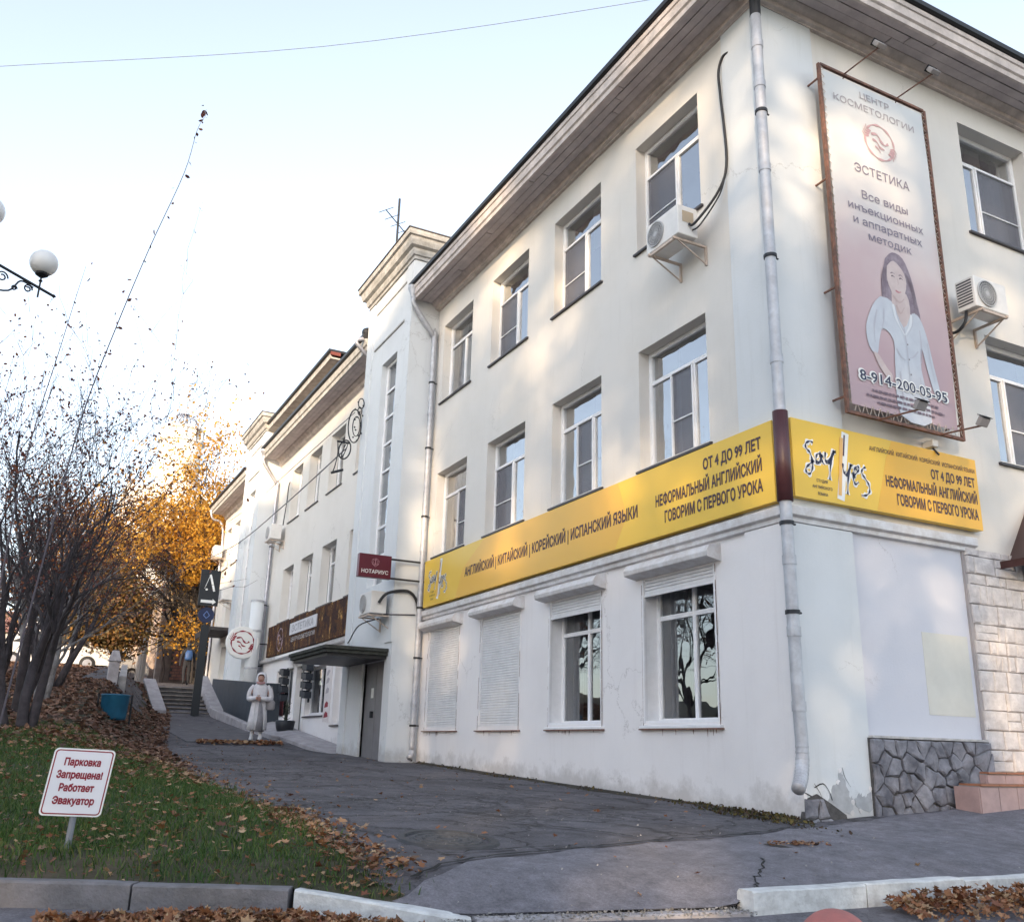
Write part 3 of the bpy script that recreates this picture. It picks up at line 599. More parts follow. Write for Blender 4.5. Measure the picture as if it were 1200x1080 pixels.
# ---- roller shutters
def shutter(F, u0, u1, z0, z1, down, label):
    P = empty('roller_shutter', F.p((u0+u1)/2, 0, z0), label, 'roller shutter', 'roller shutters on the ground floor windows')
    bx = MB(); e = .12
    prof = [(0, z1+.02), (.20, z1+.06), (.21, z1+.12), (.16, z1+.20), (0, z1+.22)]
    vs = [F.p(u, d, z) for u in (u0-e, u1+e) for d, z in prof]; n = 5
    bx.add(vs, [tuple(range(n)), tuple(range(2*n-1, n-1, -1))]+[(i, (i+1) % n, n+(i+1) % n, n+i) for i in range(n)])
    local(bx.build('shutter_box', shutbox_m, P, bevel=.008), P)
    zb = z1-(z1-z0)*down; cu = MB(); z = z1+.03
    while z > zb+.001:      # interlocking slats
        zz = max(zb, z-.042); cu.add([F.p(u, d, q) for u in (u0+.03, u1-.03) for d, q in ((-.03, z), (-.016, z-.008), (-.014, zz+.006), (-.03, zz))],
              [(0, 4, 5, 1), (1, 5, 6, 2), (2, 6, 7, 3)]); z = zz
    local(cu.build('slats', shut_m, P, kind='stuff'), P)
    for a in (u0-.0, u1-.035):
        g = MB(); g.fbox(F, a, a+.035, -.035, .008, z0, z1+.04); local(g.build('guide_rail', shut_m, P), P)
    bb = MB(); bb.fbox(F, u0+.03, u1-.03, -.035, -.005, zb-.04, zb); local(bb.build('bottom_bar', shut_m, P), P)
    s = MB(); s.fbox(F, u0-.06, u1+.06, 0, .048, z0-.085, z0-.068); local(s.build('rusty_sill', rust_m, P), P)
    for k in range(7):      # rust runs below the sill
        uu = random.uniform(u0, u1); w_ = random.uniform(.004, .010); h_ = random.uniform(.02, .09); q = MB(); q.fpoly(F, [(uu-w_, z0-.08), (uu+w_, z0-.08), (uu+w_*.6, z0-.085-h_*.6), (uu, z0-.085-h_)], .001, .003); local(q.build('rust_run', rust_m, P), P)
    for uu in (u0-.004, u1+.004):
        q = MB(); z_ = z0-.06
        while z_ < z1:
            e_ = z_+random.uniform(.05, .3)
            if random.random() < .7: q.fbox(F, uu-.004, uu+.004, .0085, .0105, z_, min(e_, z1))
            z_ = e_+.01
        local(q.build('dirty_joint', rust_m, P, kind='stuff'), P)
for i, (a, b) in enumerate(WY):
    dn = [.10, .12, 1.0, 1.0][i]
    lab = ['roller shutter raised above the ground floor window nearest the corner', 'raised roller shutter over the second ground floor window from the corner',
           'closed white roller shutter, third window from the corner', 'closed white roller shutter beside the downpipe and stair tower'][i]
    shutter(FL, -b, -a, .97 if i < 2 else .97, 2.79, dn, lab)
# white plastic lining of the two glazed ground floor windows
for i in (0, 1):
    a, b = WY[i]; lm = MB()
    lm.fbox(FL, -b, -b+.02, -.22, .012, .97, 2.6); lm.fbox(FL, -a-.02, -a, -.22, .012, .97, 2.6); lm.fbox(FL, -b+.02, -a-.02, -.22, .0, .97, 1.0)
    lm.build('window_lining', upvc, B)

# ---- stair tower
def tower(y0, y1, label, seed, zb):
    u0, u1 = -y1, -y0
    slot = (-y0-1.83, -y0-.83, 3.9, 9.2)
    wall(FT, u0, u1, -.6, 11.4, [slot]+([(-y0-1.72, -y0-.38, .2, 2.27)] if seed == 1 else []), bluew, 'tower_wall', t=.18, label=label)
    s = MB()
    for yy in (y0, y1): s.quad((-.64, yy, -.6), (0 if yy == y0 else 0, yy, -.6), (0 if yy == y0 else 0, yy, 11.4), (-.64, yy, 11.4))
    s.quad((0, y0, 10.3), (4, y0, 10.3), (4, y0, 11.4), (0, y0, 11.4)); s.quad((0, y1, 9), (4, y1, 9), (4, y1, 11.4), (0, y1, 11.4)); s.quad((4, y0, 10), (4, y1, 10), (4, y1, 11.4), (4, y0, 11.4))
    s.build('tower_wall', bluew, B)
    # ledge strip, raised frame round the upper panel
    t = MB(); t.fbox(FT, u0+.55, u1-.45, 0, .03, 9.78, 9.82); t.fbox(FT, u0+.55, u1-.45, 0, .02, 10.75, 10.79); t.build('trim', old_m, B)
    t = MB(); t.fbox(FT, u0, u0+.4, 0, .03, zb, 11.1); t.fbox(FT, u1-.4, u1, 0, .03, max(zb, 2.6 if seed == 1 else zb), 11.1); t.build('pilaster', bluew, B)
    prof = [(0, 11.12), (.05, 11.13), (.05, 11.20), (.10, 11.22), (.13, 11.30), (.13, 11.36), (.22, 11.40), (.26, 11.50), (.27, 11.58), (.33, 11.60), (.34, 11.72), (0, 11.74)]
    prof = [(d*.85, z) for d, z in prof]
    sg = [lambda d: (4, y1+d), lambda d: (-.64-d, y1+d), lambda d: (-.64-d, y0-d), lambda d: (4, y0-d)]
    moulding('tower_cornice', prof, old_m, sg)
    r = MB(); r.box(-.95, 4, y0-.3, y1+.3, 11.735, 11.76); r.build('tower_roof', roof_m, B)
    pn = []; rows = 8
    for k in range(rows): pn += [(0, .68, k/rows, (k+1)/rows), (.68, 1, k/rows, (k+1)/rows)]
    window(FT, *slot, pn, t=.18, sill=False, curtains=False, fw=.07)
tower(10.43, 13.45, 'near stair tower with a tall slot window', 1, .2)
tower(24.5, 27.3, 'far stair tower with a tall slot window', 2, .9)
# door in the near tower
dr = MB(); dr.fbox(FT, -12.15, -11.49, -.15, -.10, .28, 2.27); d_ = dr.build('door', door_m, B, bevel=.004, label='grey steel double door under the canopy')
dr = MB(); dr.fbox(FT, -11.47, -10.81, -.15, -.10, .28, 2.27); dr.build('door_leaf', door_m, d_, bevel=.004)
dr = MB(); dr.fbox(FT, -12.22, -12.15, -.17, -.06, .2, 2.3); dr.fbox(FT, -10.81, -10.74, -.17, -.06, .2, 2.3); dr.build('door_frame', mat('door_frame', (.25, .17, .16), .7, var=.3), d_)
dr = MB(); dr.fbox(FT, -11.62, -11.56, -.10, -.04, 1.15, 1.28); dr.build('handle', dark_metal, d_)
dr = MB(); dr.fbox(FT, -11.75, -11.6, -.098, -.094, 1.55, 1.75); dr.build('notice', print_w, d_)
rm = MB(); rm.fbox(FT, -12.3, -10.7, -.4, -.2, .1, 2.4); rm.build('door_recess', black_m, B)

# ---- section two
s2y = [(14.55, 15.85), (17.0, 18.36), (19.3, 20.6), (21.45, 22.72)]
g3 = [(-b, -a, 7.56, 9.30) for a, b in s2y]; g2 = [(-b, -a, 4.28, 5.97) for a, b in s2y]
wall(FL, -24.5, -13.45, 3.2, 10.05, g3+g2, cream, 'wall', label='cream upper wall of the middle section')
shop = [(-22.25, -20.3, 1.35, 2.72), (-19.95, -18.95, .75, 2.72), (-18.8, -17.0, 1.35, 2.62), (-16.2, -14.8, 1.1, 2.62)]
wall(FL, -24.5, -13.45, -.6, 3.2, shop, white, 'wall', label='white shop front wall of the middle section')
for h in g3+g2: window(FL, *h, [(0, .6, .68, 1), (.6, 1, .68, 1), (0, .6, 0, .68), (.6, 1, 0, .68)] if random.random() < .5 else T2, t=.3)
for i, h in enumerate(shop):
    if i == 1: continue
    window(FL, *h, [(0, .5, 0, 1), (.5, 1, 0, 1)], t=.2, g=glass_dk, sill=(i != 0), curtains=True, blind=(0, 1, 1) if i == 3 else None)
dd = MB(); dd.fbox(FL, -19.95, -18.95, -.22, -.16, .7, 2.72); d2 = dd.build('door', mat('dark_glass_door', (.06, .065, .075), .25), B, label='dark glazed shop door')
dd = MB(); dd.fbox(FL, -19.95, -19.85, -.2, .02, .7, 2.8); dd.fbox(FL, -19.05, -18.95, -.2, .02, .7, 2.8); dd.fbox(FL, -19.95, -18.95, -.2, .02, 2.72, 2.82); dd.fbox(FL, -19.48, -19.42, -.2, -.12, .7, 2.72); dd.build('door_frame', upvc, d2)
dd = MB(); dd.fbox(FL, -20.6, -18.3, 0, .5, 2.95, 3.03); dd.build('door_hood', upvc, B)
moulding('belt_ledge', [(0, 3.05), (.12, 3.07), (.14, 3.16), (0, 3.2)], shutbox_m, [lambda d: (-d, 24.5), lambda d: (-d, 13.45)])
def eave(y0, y1):
    sg = [lambda d: (-d, y1), lambda d: (-d, y0)]
    moulding('cornice', [(0, 9.92), (.08, 9.95), (.10, 10.05), (.2, 10.10), (.2, 10.17), (0, 10.17)], corn_m, sg)
    moulding('cornice', [(.60, 10.14), (.60, 10.09), (.64, 10.09), (.65, 10.2), (.69, 10.22), (.72, 10.37), (.60, 10.38)], old_m, sg)
    moulding('gutter_edge', [(.58, 10.385), (.75, 10.385), (.78, 10.42), (.78, 10.5), (.60, 10.54)], black_m, sg)
    for (d0, d1) in rows:
        a = y0
        while a < y1-.05:
            b = min(y1, a+random.uniform(3, 4)); mb = MB(); mb.box(-d1+.006, -d0-.006, a+.01, b-.01, 10.125, 10.145); mb.build('soffit_board', plank_m, B); a = b
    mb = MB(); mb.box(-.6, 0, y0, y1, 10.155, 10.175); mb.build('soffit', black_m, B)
    mb = MB(); mb.add([(-.77, y0, 10.5), (-.77, y1, 10.5), (5, y1, 12.1), (5, y0, 12.1)], [(0, 1, 2, 3)]); mb.build('roof', roof_m, B)
eave(13.5, 24.5); eave(27.3, 34.2)
# raised strip of roof with its own eave above the middle section
mb = MB(); mb.box(-.25, 3, 17.2, 25.6, 10.5, 11.15); mb.build('attic_wall', corn_m, B)
mb = MB(); mb.box(-.62, 3, 17.0, 25.8, 11.15, 11.2); mb.box(-.62, -.58, 17.0, 25.8, 11.2, 11.34); mb.build('attic_eave', old_m, B)
mb = MB(); mb.box(-.70, 3, 16.95, 25.9, 11.345, 11.42); mb.build('attic_roof', black_m, B)
mb = MB(); mb.box(-.64, -.35, 16.93, 16.99, 11.24, 11.34); mb.build('red_flashing', mat('red_flashing', (.16, .04, .03), .7), B)
# ---- section three
s3y = [(28.3, 29.6), (30.6, 31.9), (32.6, 33.6)]
k3 = [(-b, -a, 7.6, 9.3) for a, b in s3y]; k2 = [(-b, -a, 4.9, 6.6) for a, b in s3y]; k1 = [(-b, -a, 2.9, 4.2) for a, b in s3y[:2]]
wall(FL, -34.2, -27.3, 1, 10.05, k3+k2+k1, cream, 'wall', label='cream wall of the farthest section')
for h in k3+k2+k1: window(FL, *h, T2, t=.25)
mb = MB(); mb.quad((0, 34.2, 1), (12, 34.2, 1), (12, 34.2, 10.1), (0, 34.2, 10.1)); mb.quad((12, 0, -.5), (12, 34.2, -.5), (12, 34.2, 10.1), (12, 0, 10.1)); mb.build('wall', white, B, label='rear and end walls')
mb = MB(); mb.box(-1.0, 0, 29.4, 32.4, 4.62, 4.74); mb.box(-1.0, -.95, 29.4, 32.4, 4.5, 4.62); mb.build('door_hood', mat('dark_hood', (.06, .05, .05), .7, var=.3), B, label='dark door hood on the farthest section')
# ---- canopy over the tower door
cp = MB(); cp.box(-1.92, -.64, 10.62, 13.3, 2.33, 2.40); cp.box(-1.95, -.64, 10.58, 13.34, 2.40, 2.47); cn = cp.build('canopy', mat('mossy_canopy', (.06, .06, .055), .9, col2=(.02, .025, .02), scale=9, bump=.8), B, bevel=.01, label='dark weathered canopy over the grey door')
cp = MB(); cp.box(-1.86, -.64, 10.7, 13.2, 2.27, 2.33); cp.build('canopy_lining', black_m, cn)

# ---- stone plinth of the short facade
def voronoi(w, h, nx, nz, jit=.42):
    pts = []
    for i in range(nx):
        for j in range(nz):
            pts.append(((i+.5+random.uniform(-jit, jit)+(.25 if j % 2 else -.25))*w/nx, (j+.5+random.uniform(-jit, jit))*h/nz))
    cells = []
    for i, p in enumerate(pts):
        poly = [(0, 0), (w, 0), (w, h), (0, h)]
        for j, q in enumerate(pts):
            if i == j: continue
            mx, mz = (p[0]+q[0])/2, (p[1]+q[1])/2; nx_, nz_ = q[0]-p[0], q[1]-p[1]; out = []
            for k in range(len(poly)):
                a, b = poly[k], poly[(k+1) % len(poly)]; da = (a[0]-mx)*nx_+(a[1]-mz)*nz_; db = (b[0]-mx)*nx_+(b[1]-mz)*nz_
                if da <= 0: out.append(a)
                if da*db < 0: t = da/(da-db); out.append((a[0]+(b[0]-a[0])*t, a[1]+(b[1]-a[1])*t))
            poly = out
            if len(poly) < 3: break
        if len(poly) >= 3: cells.append(poly)
    return cells
def cobble(F, poly, d0, d1, gap, m, parent, name='stone', rough=1.0):
    cx = sum(p[0] for p in poly)/len(poly); cz = sum(p[1] for p in poly)/len(poly)
    def shrink(g):
        o = []
        for (a, b) in poly:
            L = math.hypot(a-cx, b-cz)+1e-6; k = max(.3, (L-g)/L); o.append((cx+(a-cx)*k, cz+(b-cz)*k))
        return o
    if rough > .9:      # break the straight edges of natural stone
        q = []
        for i in range(len(poly)):
            a, b = poly[i], poly[(i+1) % len(poly)]; L = math.hypot(b[0]-a[0], b[1]-a[1]); q.append(a)
            if L > .07: q.append(((a[0]+b[0])/2+random.uniform(-.012, .012), (a[1]+b[1])/2+random.uniform(-.012, .012)))
        poly = q
    A, C = shrink(gap), shrink(gap+.022); n = len(poly); tilt = random.uniform(-.02, .02)*rough, random.uniform(-.02, .02)*rough; d1 += random.uniform(-.012, .012)*rough
    top = [F.p(a, d1+tilt[0]*(a-cx)*8+tilt[1]*(b-cz)*8+random.uniform(-.004, .004), b) for a, b in C]
    vs = [F.p(a, d0, b) for a, b in A]+[F.p(a, d1-.014, b) for a, b in A]+top+[F.p(cx, d1+random.uniform(.0, .012), cz)]
    fs = [(i, (i+1) % n, n+(i+1) % n, n+i) for i in range(n)]+[(n+i, n+(i+1) % n, 2*n+(i+1) % n, 2*n+i) for i in range(n)]+[(2*n+i, 2*n+(i+1) % n, 3*n) for i in range(n)]
    mb = MB(); mb.add(vs, fs); return mb.build(name, m, parent)
pl = MB(); pl.fbox(FR, .90, 2.80, 0, .075, -.5, .825); pl_o = pl.build('stone_plinth', mortar_m, B, label='grey rubble stone plinth under the lilac wall')
random.seed(21)
Fp = Fr((.90, -.075, -.02), (1, 0, 0), (0, -1, 0))
for c in voronoi(1.90, .84, 10, 5): cobble(Fp, c, 0, .036, .009, stone_m, pl_o)
pc = MB(); pc.fbox(FR, .92, 2.76, .0, .10, .826, .85); pc.build('plinth_cap', mat('cap_mortar', (.5, .48, .47), .9, var=.3, scale=8), pl_o)
# exposed rubble under the broken corner plaster
ex = MB(); ex.fpoly(FR, [(-.08, -.4), (.62, -.4), (.50, .06), (.30, .17), (.12, .26), (.0, .22), (-.06, .05)], .0, .062); ex_o = ex.build('exposed_rubble', mortar_m, B, label='broken corner with bare stone showing')
Fe = Fr((-.06, -.062, -.12), (1, 0, 0), (0, -1, 0))
for c in voronoi(.52, .34, 4, 2):
    if sum(p[0] for p in c)/len(c)+1.1*sum(p[1] for p in c)/len(c) < .56: cobble(Fe, c, 0, .03, .008, stone_m, ex_o)
gp = mat('grey_undercoat', (.42, .43, .45), .9, var=.2, scale=7)
def ragged(pts, amp=.018, n=5):
    o = []
    for i in range(len(pts)):
        a, b = pts[i], pts[(i+1) % len(pts)]
        for k in range(n): t = k/n; o.append((a[0]+(b[0]-a[0])*t+(random.uniform(-amp, amp) if k else 0), a[1]+(b[1]-a[1])*t+(random.uniform(-amp, amp) if k else 0)))
    return o
for pts in ([(.28, .16), (.33, .30), (.43, .38), (.47, .49), (.53, .40), (.57, .24), (.66, .20), (.60, .08), (.42, .08)], [(.62, .18), (.72, .27), (.80, .23), (.88, .31), (.905, .10), (.72, .10)]):
    g_ = MB(); g_.fpoly(FR, ragged(pts), .044, .0485); g_.build('bare_patch', gp, B)
    for q_ in range(3): 
        c_ = random.choice(pts); g_ = MB(); g_.fpoly(FR, ragged([(c_[0]+.03*math.cos(a_), c_[1]+.03*math.sin(a_)) for a_ in (0, 1.5, 3, 4.5)], .01, 3), .046, .0495); g_.build('bare_patch', white, B)
for pts, w in (([(.10, .32), (.22, .36), (.30, .28), (.33, .20)], .012), ([(-.03, .27), (.08, .22), (.14, .14)], .012), ([(.1, .36), (.17, .27), (.2, .2)], .006), ([(.50, .52), (.53, .42), (.60, .33)], .006)):
    g_ = MB(); stroke(g_, FR, pts, w, .0505, 3); g_.build('plaster_crack', black_m, B)
# ---- split stone tiles
tw = MB(); tw.fbox(FR, 2.78, 6.6, 0, .03, .30, 3.10); tw_o = tw.build('tiled_wall', tile_mortar, B, label='pale split stone tiles beside the porch')
random.seed(5); z = .50; protos = []
while z < 3.08:
    h = random.choice([.13, .16, .19, .22, .24]); h = min(h, 3.10-z); x = 2.79+random.uniform(0, .05)
    while x < 4.9:
        w = random.choice([.12, .18, .25, .32, .4]); e = min(x+w, 5.0)
        if not (e > 3.93 and z+h > .88 and z < 2.9):
            subs = [(x, e, z, z+h)] if random.random() < .75 or h < .18 else [(x, e, z, z+h*.5), (x, e, z+h*.5, z+h)]
            for (a, b, c, f) in subs:
                if b-a > .05 and f-c > .04: cobble(FR, [(a, c), (b, c), (b, f), (a, f)], .03, .05+random.uniform(0, .022), .006, tile_m, tw_o, 'stone_tile', .4)
        x = e
    z += h
random.seed(31)
# ---- porch steps
st = empty('porch_steps', (3.2, -.3, .15), 'pink tiled porch steps at the right edge of the stone plinth', 'steps')
for (x0, y0, z0, z1) in ((2.52, -.20, .0, .505), (2.03, -.46, -.1, .385)):
    c = MB(); c.box(x0, 6, y0, -.03 if y0 > -.3 else -.21, z0, z1-.02); local(c.build('step_core', conc, st), st)
    x = x0
    while x < 5.8:
        t = MB(); t.box(x+.004, x+.296, y0-.012, y0, max(z0, .05), z1-.03); local(t.build('riser_tile', pink_m, st), st)
        t = MB(); t.box(x+.004, x+.296, y0-.03, y0+.24 if y0 < -.3 else y0+.15, z1-.02, z1); local(t.build('tread_tile', pink_edge, st), st); x += .3
    y = y0
    t = MB(); t.box(x0-.012, x0, y0, y0+.3, max(z0, .05), z1-.03); local(t.build('riser_tile', pink_m, st), st)
# ---- porch roof
pr = empty('porch_roof', (3.9, 0, 3.0), 'dark brown pitched porch roof beside the stone tiles', 'porch roof')
t = MB(); t.add([(3.42, -.42, 2.98), (6.4, -.42, 2.98), (5.9, 0, 3.9), (4.25, 0, 3.9), (3.66, 0, 3.02), (6.4, 0, 3.02)], [(0, 1, 2, 3), (0, 3, 4), (0, 4, 5, 1)]); local(t.build('roof_sheet', mat('brown_sheet', (.055, .018, .016), .45, var=.2), pr), pr)
t = MB(); t.box(3.42, 6.4, -.44, -.42, 2.90, 2.99); t.box(3.42, 3.44, -.42, 0, 2.90, 2.99); local(t.build('fascia', MATS['brown_sheet'], pr), pr)
for k in range(9):
    t = MB(); t.tube([(3.6+k*.25, -.43, 3.0), (4.25+k*.2, -.01, 3.91)], .008, 4); local(t.build('seam', MATS['brown_sheet'], pr), pr)

# ------------------------------------------------------------------ downpipes
def pipe(name, pts, rad, m, label, clamps=(), F=None, joints=(), group='zinc downpipes'):
    P = empty(name, pts[-1], label, 'downpipe', group)
    p = MB(); p.tube(catmull(pts, 5), rad, 14); local(p.build('pipe', m, P, smooth=True), P)
    def at(z):
        best = None
        for a, b in zip(pts[:-1], pts[1:]):
            if min(a[2], b[2]) <= z <= max(a[2], b[2]):
                t = (z-a[2])/((b[2]-a[2]) or 1); best = [a[i]+(b[i]-a[i])*t for i in range(3)]
        return best
    for z in clamps:
        q = at(z)
        c = MB(); c.lathe((q[0], q[1], z), [(rad+.003, -.02), (rad+.012, -.02), (rad+.012, .02), (rad+.003, .02)], 14); c.tube([(q[0], q[1], z), (q[0]+.16*(1 if abs(q[0]) > .0 else 0)*.75, q[1], z)], .012, 6); local(c.build('clamp', dark_metal, P), P)
    for z in joints:
        q = at(z)
        c = MB(); c.lathe((q[0], q[1], z), [(rad+.001, -.05), (rad+.007, -.05), (rad+.007, .05), (rad+.001, .05)], 16); local(c.build('joint', m, P, smooth=False), P)
    return P
cpipe = pipe('downpipe', [(-.13, -.13, 9.65), (-.13, -.13, 7), (-.13, -.13, 5.0), (-.13, -.13, 3.3), (-.12, -.13, 1.2), (-.11, -.13, .75), (-.14, -.15, .54), (-.22, -.20, .40), (-.32, -.26, .31)], .066, zincold,
     'long zinc downpipe running down the corner, open elbow at its foot', (8.2, 3.0, 2.05, 6.2), joints=(9.2, 8.6, 7.4, 4.9, 2.6, 1.85, 1.1))
fl = MB(); fl.tube([(-.13, -.13, 9.65), (-.13, -.13, 10.5)], .07, 12); local(fl.build('pipe_top', black_m, cpipe), cpipe)
elb = catmull([(-.11, -.13, .75), (-.14, -.15, .54), (-.22, -.20, .40), (-.32, -.26, .31)], 4)
for k in range(1, len(elb)-1):
    a, q = elb[k], (elb[k+1]-elb[k-1]).normalized()*.009; rb = MB(); rb.tube([a-q, a+q], .0685, 14); local(rb.build('elbow_ring', zincold, cpipe), cpipe)
tp = pipe('downpipe', [(-.66, 10.33, 10.15), (-.64, 10.33, 9.95), (-.16, 10.33, 9.32), (-.13, 10.33, 9.1), (-.13, 10.33, 5), (-.13, 10.33, 3.0), (-.14, 10.33, .8), (-.15, 10.3, .5), (-.22, 10.22, .40)], .058, zincold,
     'downpipe in the angle between the stair tower and the yellow sign', (8.2, 6.7, 5.2, 3.3, 2.3, 1.0), joints=(7.5, 4.5, 2.0, 1.4))
fn = MB(); fn.lathe((-.68, 10.33, 10.12), [(.06, 0), (.065, .05), (.13, .2), (.13, .27)], 14, close=False); local(fn.build('funnel', zincold, tp, smooth=True), tp)
p2 = pipe('downpipe', [(-.66, 24.35, 10.15), (-.64, 24.35, 9.9), (-.14, 24.35, 9.2), (-.12, 24.35, 8.9), (-.12, 24.35, 4), (-.12, 24.35, 1.4)], .055, zinc,
     'grey downpipe beside the far stair tower', (7, 5, 3), joints=(6, 4))
fn = MB(); fn.lathe((-.68, 24.35, 10.12), [(.06, 0), (.065, .05), (.13, .2), (.13, .27)], 12, close=False); local(fn.build('funnel', zinc, p2), p2)
p3 = pipe('downpipe', [(-.7, 34.1, 10.3), (-.6, 34.1, 9.9), (-.1, 34.1, 9.4), (-.1, 34.1, 6), (-.1, 34.1, 2.5)], .05, zinc, 'thin downpipe at the far end of the building', (7, 5), joints=(6,))
p4 = pipe('downpipe', [(-.70, 13.58, 10.4), (-.9, 13.62, 10.25), (-.3, 13.6, 9.7), (-.25, 13.58, 9.6)], .05, zinc, 'short bent pipe at the eave beside the near tower roof', ())
gb = MB(); gb.lathe((-.62, 13.75, 10.65), [(.02, -.12), (.10, -.1), (.13, 0), (.10, .1), (.02, .12)], 12, 'Y'); gb.box(-.62, -.3, 13.45, 13.9, 10.55, 10.75)
setp(gb.build('roof_spotlight', dark_metal, None), 'grey round spotlight on the eave beside the near stair tower', 'spotlight')
# white duct down the far tower
dk = empty('ventilation_duct', (-.5, 24.2, 1.6), 'fat white ventilation duct with collars beside the far stair tower', 'duct')
d_ = MB(); d_.tube([(-.42, 24.1, 1.8), (-.42, 24.1, 5.1)], .21, 18); local(d_.build('duct', bluew, dk, smooth=True), dk)
for z in (5.08, 4.1, 2.9):
    c = MB(); c.lathe((-.42, 24.1, z), [(.21, -.03), (.23, -.03), (.23, .03), (.21, .03)], 18); local(c.build('collar', zincold, dk), dk)

# ------------------------------------------------------------------ yellow corner signs
SD = .12
LOGO = {'S': [(0.34, 3.99), (0.29, 4.0), (0.23, 3.96), (0.23, 3.91), (0.28, 3.87), (0.31, 3.79), (0.31, 3.7), (0.27, 3.62), (0.22, 3.62), (0.21, 3.67), (0.27, 3.73), (0.34, 3.78)],
 'a': [(0.45, 3.87), (0.4, 3.87), (0.37, 3.81), (0.38, 3.75), (0.42, 3.78), (0.46, 3.87), (0.46, 3.8), (0.49, 3.76)],
 'y': [(0.52, 3.91), (0.51, 3.82), (0.54, 3.78), (0.58, 3.84), (0.66, 3.95), (0.59, 3.78), (0.56, 3.59)],
 'Y': [(0.78, 3.82), (0.78, 3.74), (0.81, 3.69), (0.85, 3.72), (0.91, 3.83), (0.85, 3.66), (0.82, 3.46)],
 'e': [(0.93, 3.69), (0.99, 3.74), (1.03, 3.79), (1.01, 3.82), (0.96, 3.78), (0.93, 3.68), (0.95, 3.6), (1.01, 3.63)],
 's': [(1.14, 3.83), (1.09, 3.8), (1.07, 3.75), (1.12, 3.69), (1.17, 3.62), (1.17, 3.54), (1.11, 3.49), (1.04, 3.48)]}
def logo(F, P, du, sc=1.0, zc=3.8):
    T = lambda pts: [(du+(a-.2)*sc, zc+(b-3.8)*sc) for a, b in pts]
    o = MB(); i = MB()
    for k, v in enumerate(LOGO.values()):
        stroke(o, F, T(v), .075*sc, SD+.003+k*.0002); stroke(i, F, T(v), .026*sc, SD+.006+k*.0002)
    stroke(o, F, T([(0.86, 4.2), (0.71, 3.38)]), .11*sc, SD+.0027, 0)
    o.build('logo_outline', print_w, P); i.build('logo_script', navy, P)
    b = MB(); stroke(b, F, T([(0.79, 4.13), (0.70, 3.43)]), .05*sc, SD+.0055, 0); b.build('logo_stripe', tan, P)
    b = MB(); stroke(b, F, T([(0.84, 4.17), (0.80, 3.91)]), .022*sc, SD+.0058, 0); b.build('logo_stripe', brownred, P)
    for q, s_ in enumerate(('СТУДИЯ', 'АНГЛИЙСКОГО', 'ЯЗЫКА')):
        text(s_, F, du+.24*sc, zc-(.26+.075*q)*sc, (.17, .30, .15)[q]*sc, .034*sc, navy, SD+.004, P, bold=.01)
sr = empty('yellow_sign', (0, 0, 3.8), 'yellow sign on the short facade with large white outlined script', 'sign')
def board(F, u0, u1, z0, z1, m, name='sign_board'):
    b = MB(); b.fbox(F, u0, u1, .025, SD, z0, z1); return b.build(name, m)
b = board(FR, .03, 3.10, 3.33, 4.24, yellow); b.parent = sr; local(b, sr)
def loc_all(P):
    for c in P.children: c.matrix_parent_inverse = Matrix.Translation(-Vector(P.location))
t = MB(); t.fpoly(FR, [(1.28, 3.335), (3.095, 3.335), (3.095, 4.235), (1.62, 4.235), (1.50, 4.0)], SD, SD+.001); t.build('orange_field', mat('sign_amber', (.78, .42, .03), .35), sr)
logo(FR, sr, .2)
text('АНГЛИЙСКИЙ  КИТАЙСКИЙ  КОРЕЙСКИЙ  ИСПАНСКИЙ ЯЗЫКИ', FR, 3.06, 4.055, 1.83, .055, brownprint, SD+.004, sr, 'R', .012)
text('ОТ 4 ДО 99 ЛЕТ', FR, 3.04, 3.87, .79, .115, brownprint, SD+.004, sr, 'R', .034)
text('НЕФОРМАЛЬНЫЙ АНГЛИЙСКИЙ', FR, 3.05, 3.66, 1.59, .125, brownprint, SD+.004, sr, 'R', .034)
text('ГОВОРИМ С ПЕРВОГО УРОКА', FR, 3.04, 3.455, 1.42, .13, brownprint, SD+.004, sr, 'R', .034)
loc_all(sr)
sl = empty('yellow_sign', (0, 5, 3.8), 'long yellow sign along the street facade listing the languages', 'sign')
b = board(FL, -10.18, -.03, 3.28, 4.22, yellow); b.parent = sl
t = MB(); t.fpoly(FL, [(-8.6, 3.285), (-3.2, 3.285), (-2.9, 3.7), (-3.1, 4.215), (-7.4, 4.215), (-8.3, 3.8)], SD, SD+.001); t.build('orange_field', mat('sign_gold', (.78, .44, .05), .35), sl)
logo(FL, sl, -9.95, .95, 3.78)
text('АНГЛИЙСКИЙ | КИТАЙСКИЙ | КОРЕЙСКИЙ | ИСПАНСКИЙ ЯЗЫКИ', FL, -2.64, 3.635, 5.56, .165, brownprint, SD+.004, sl, 'R', .032)
text('ОТ 4 ДО 99 ЛЕТ', FL, -.21, 3.94, 1.03, .135, brownprint, SD+.004, sl, 'R', .034)
text('НЕФОРМАЛЬНЫЙ АНГЛИЙСКИЙ', FL, -.21, 3.68, 2.02, .145, brownprint, SD+.004, sl, 'R', .034)
text('ГОВОРИМ С ПЕРВОГО УРОКА', FL, -.21, 3.44, 1.83, .145, brownprint, SD+.004, sl, 'R', .034)
loc_all(sl)
cc = MB(); cc.tube([(-.13, -.13, 3.24), (-.13, -.13, 4.27)], .085, 16); setp(cc.build('pipe_cover', brownred, None, smooth=True), 'dark red brown sleeve over the corner pipe between the two yellow signs', 'sleeve')

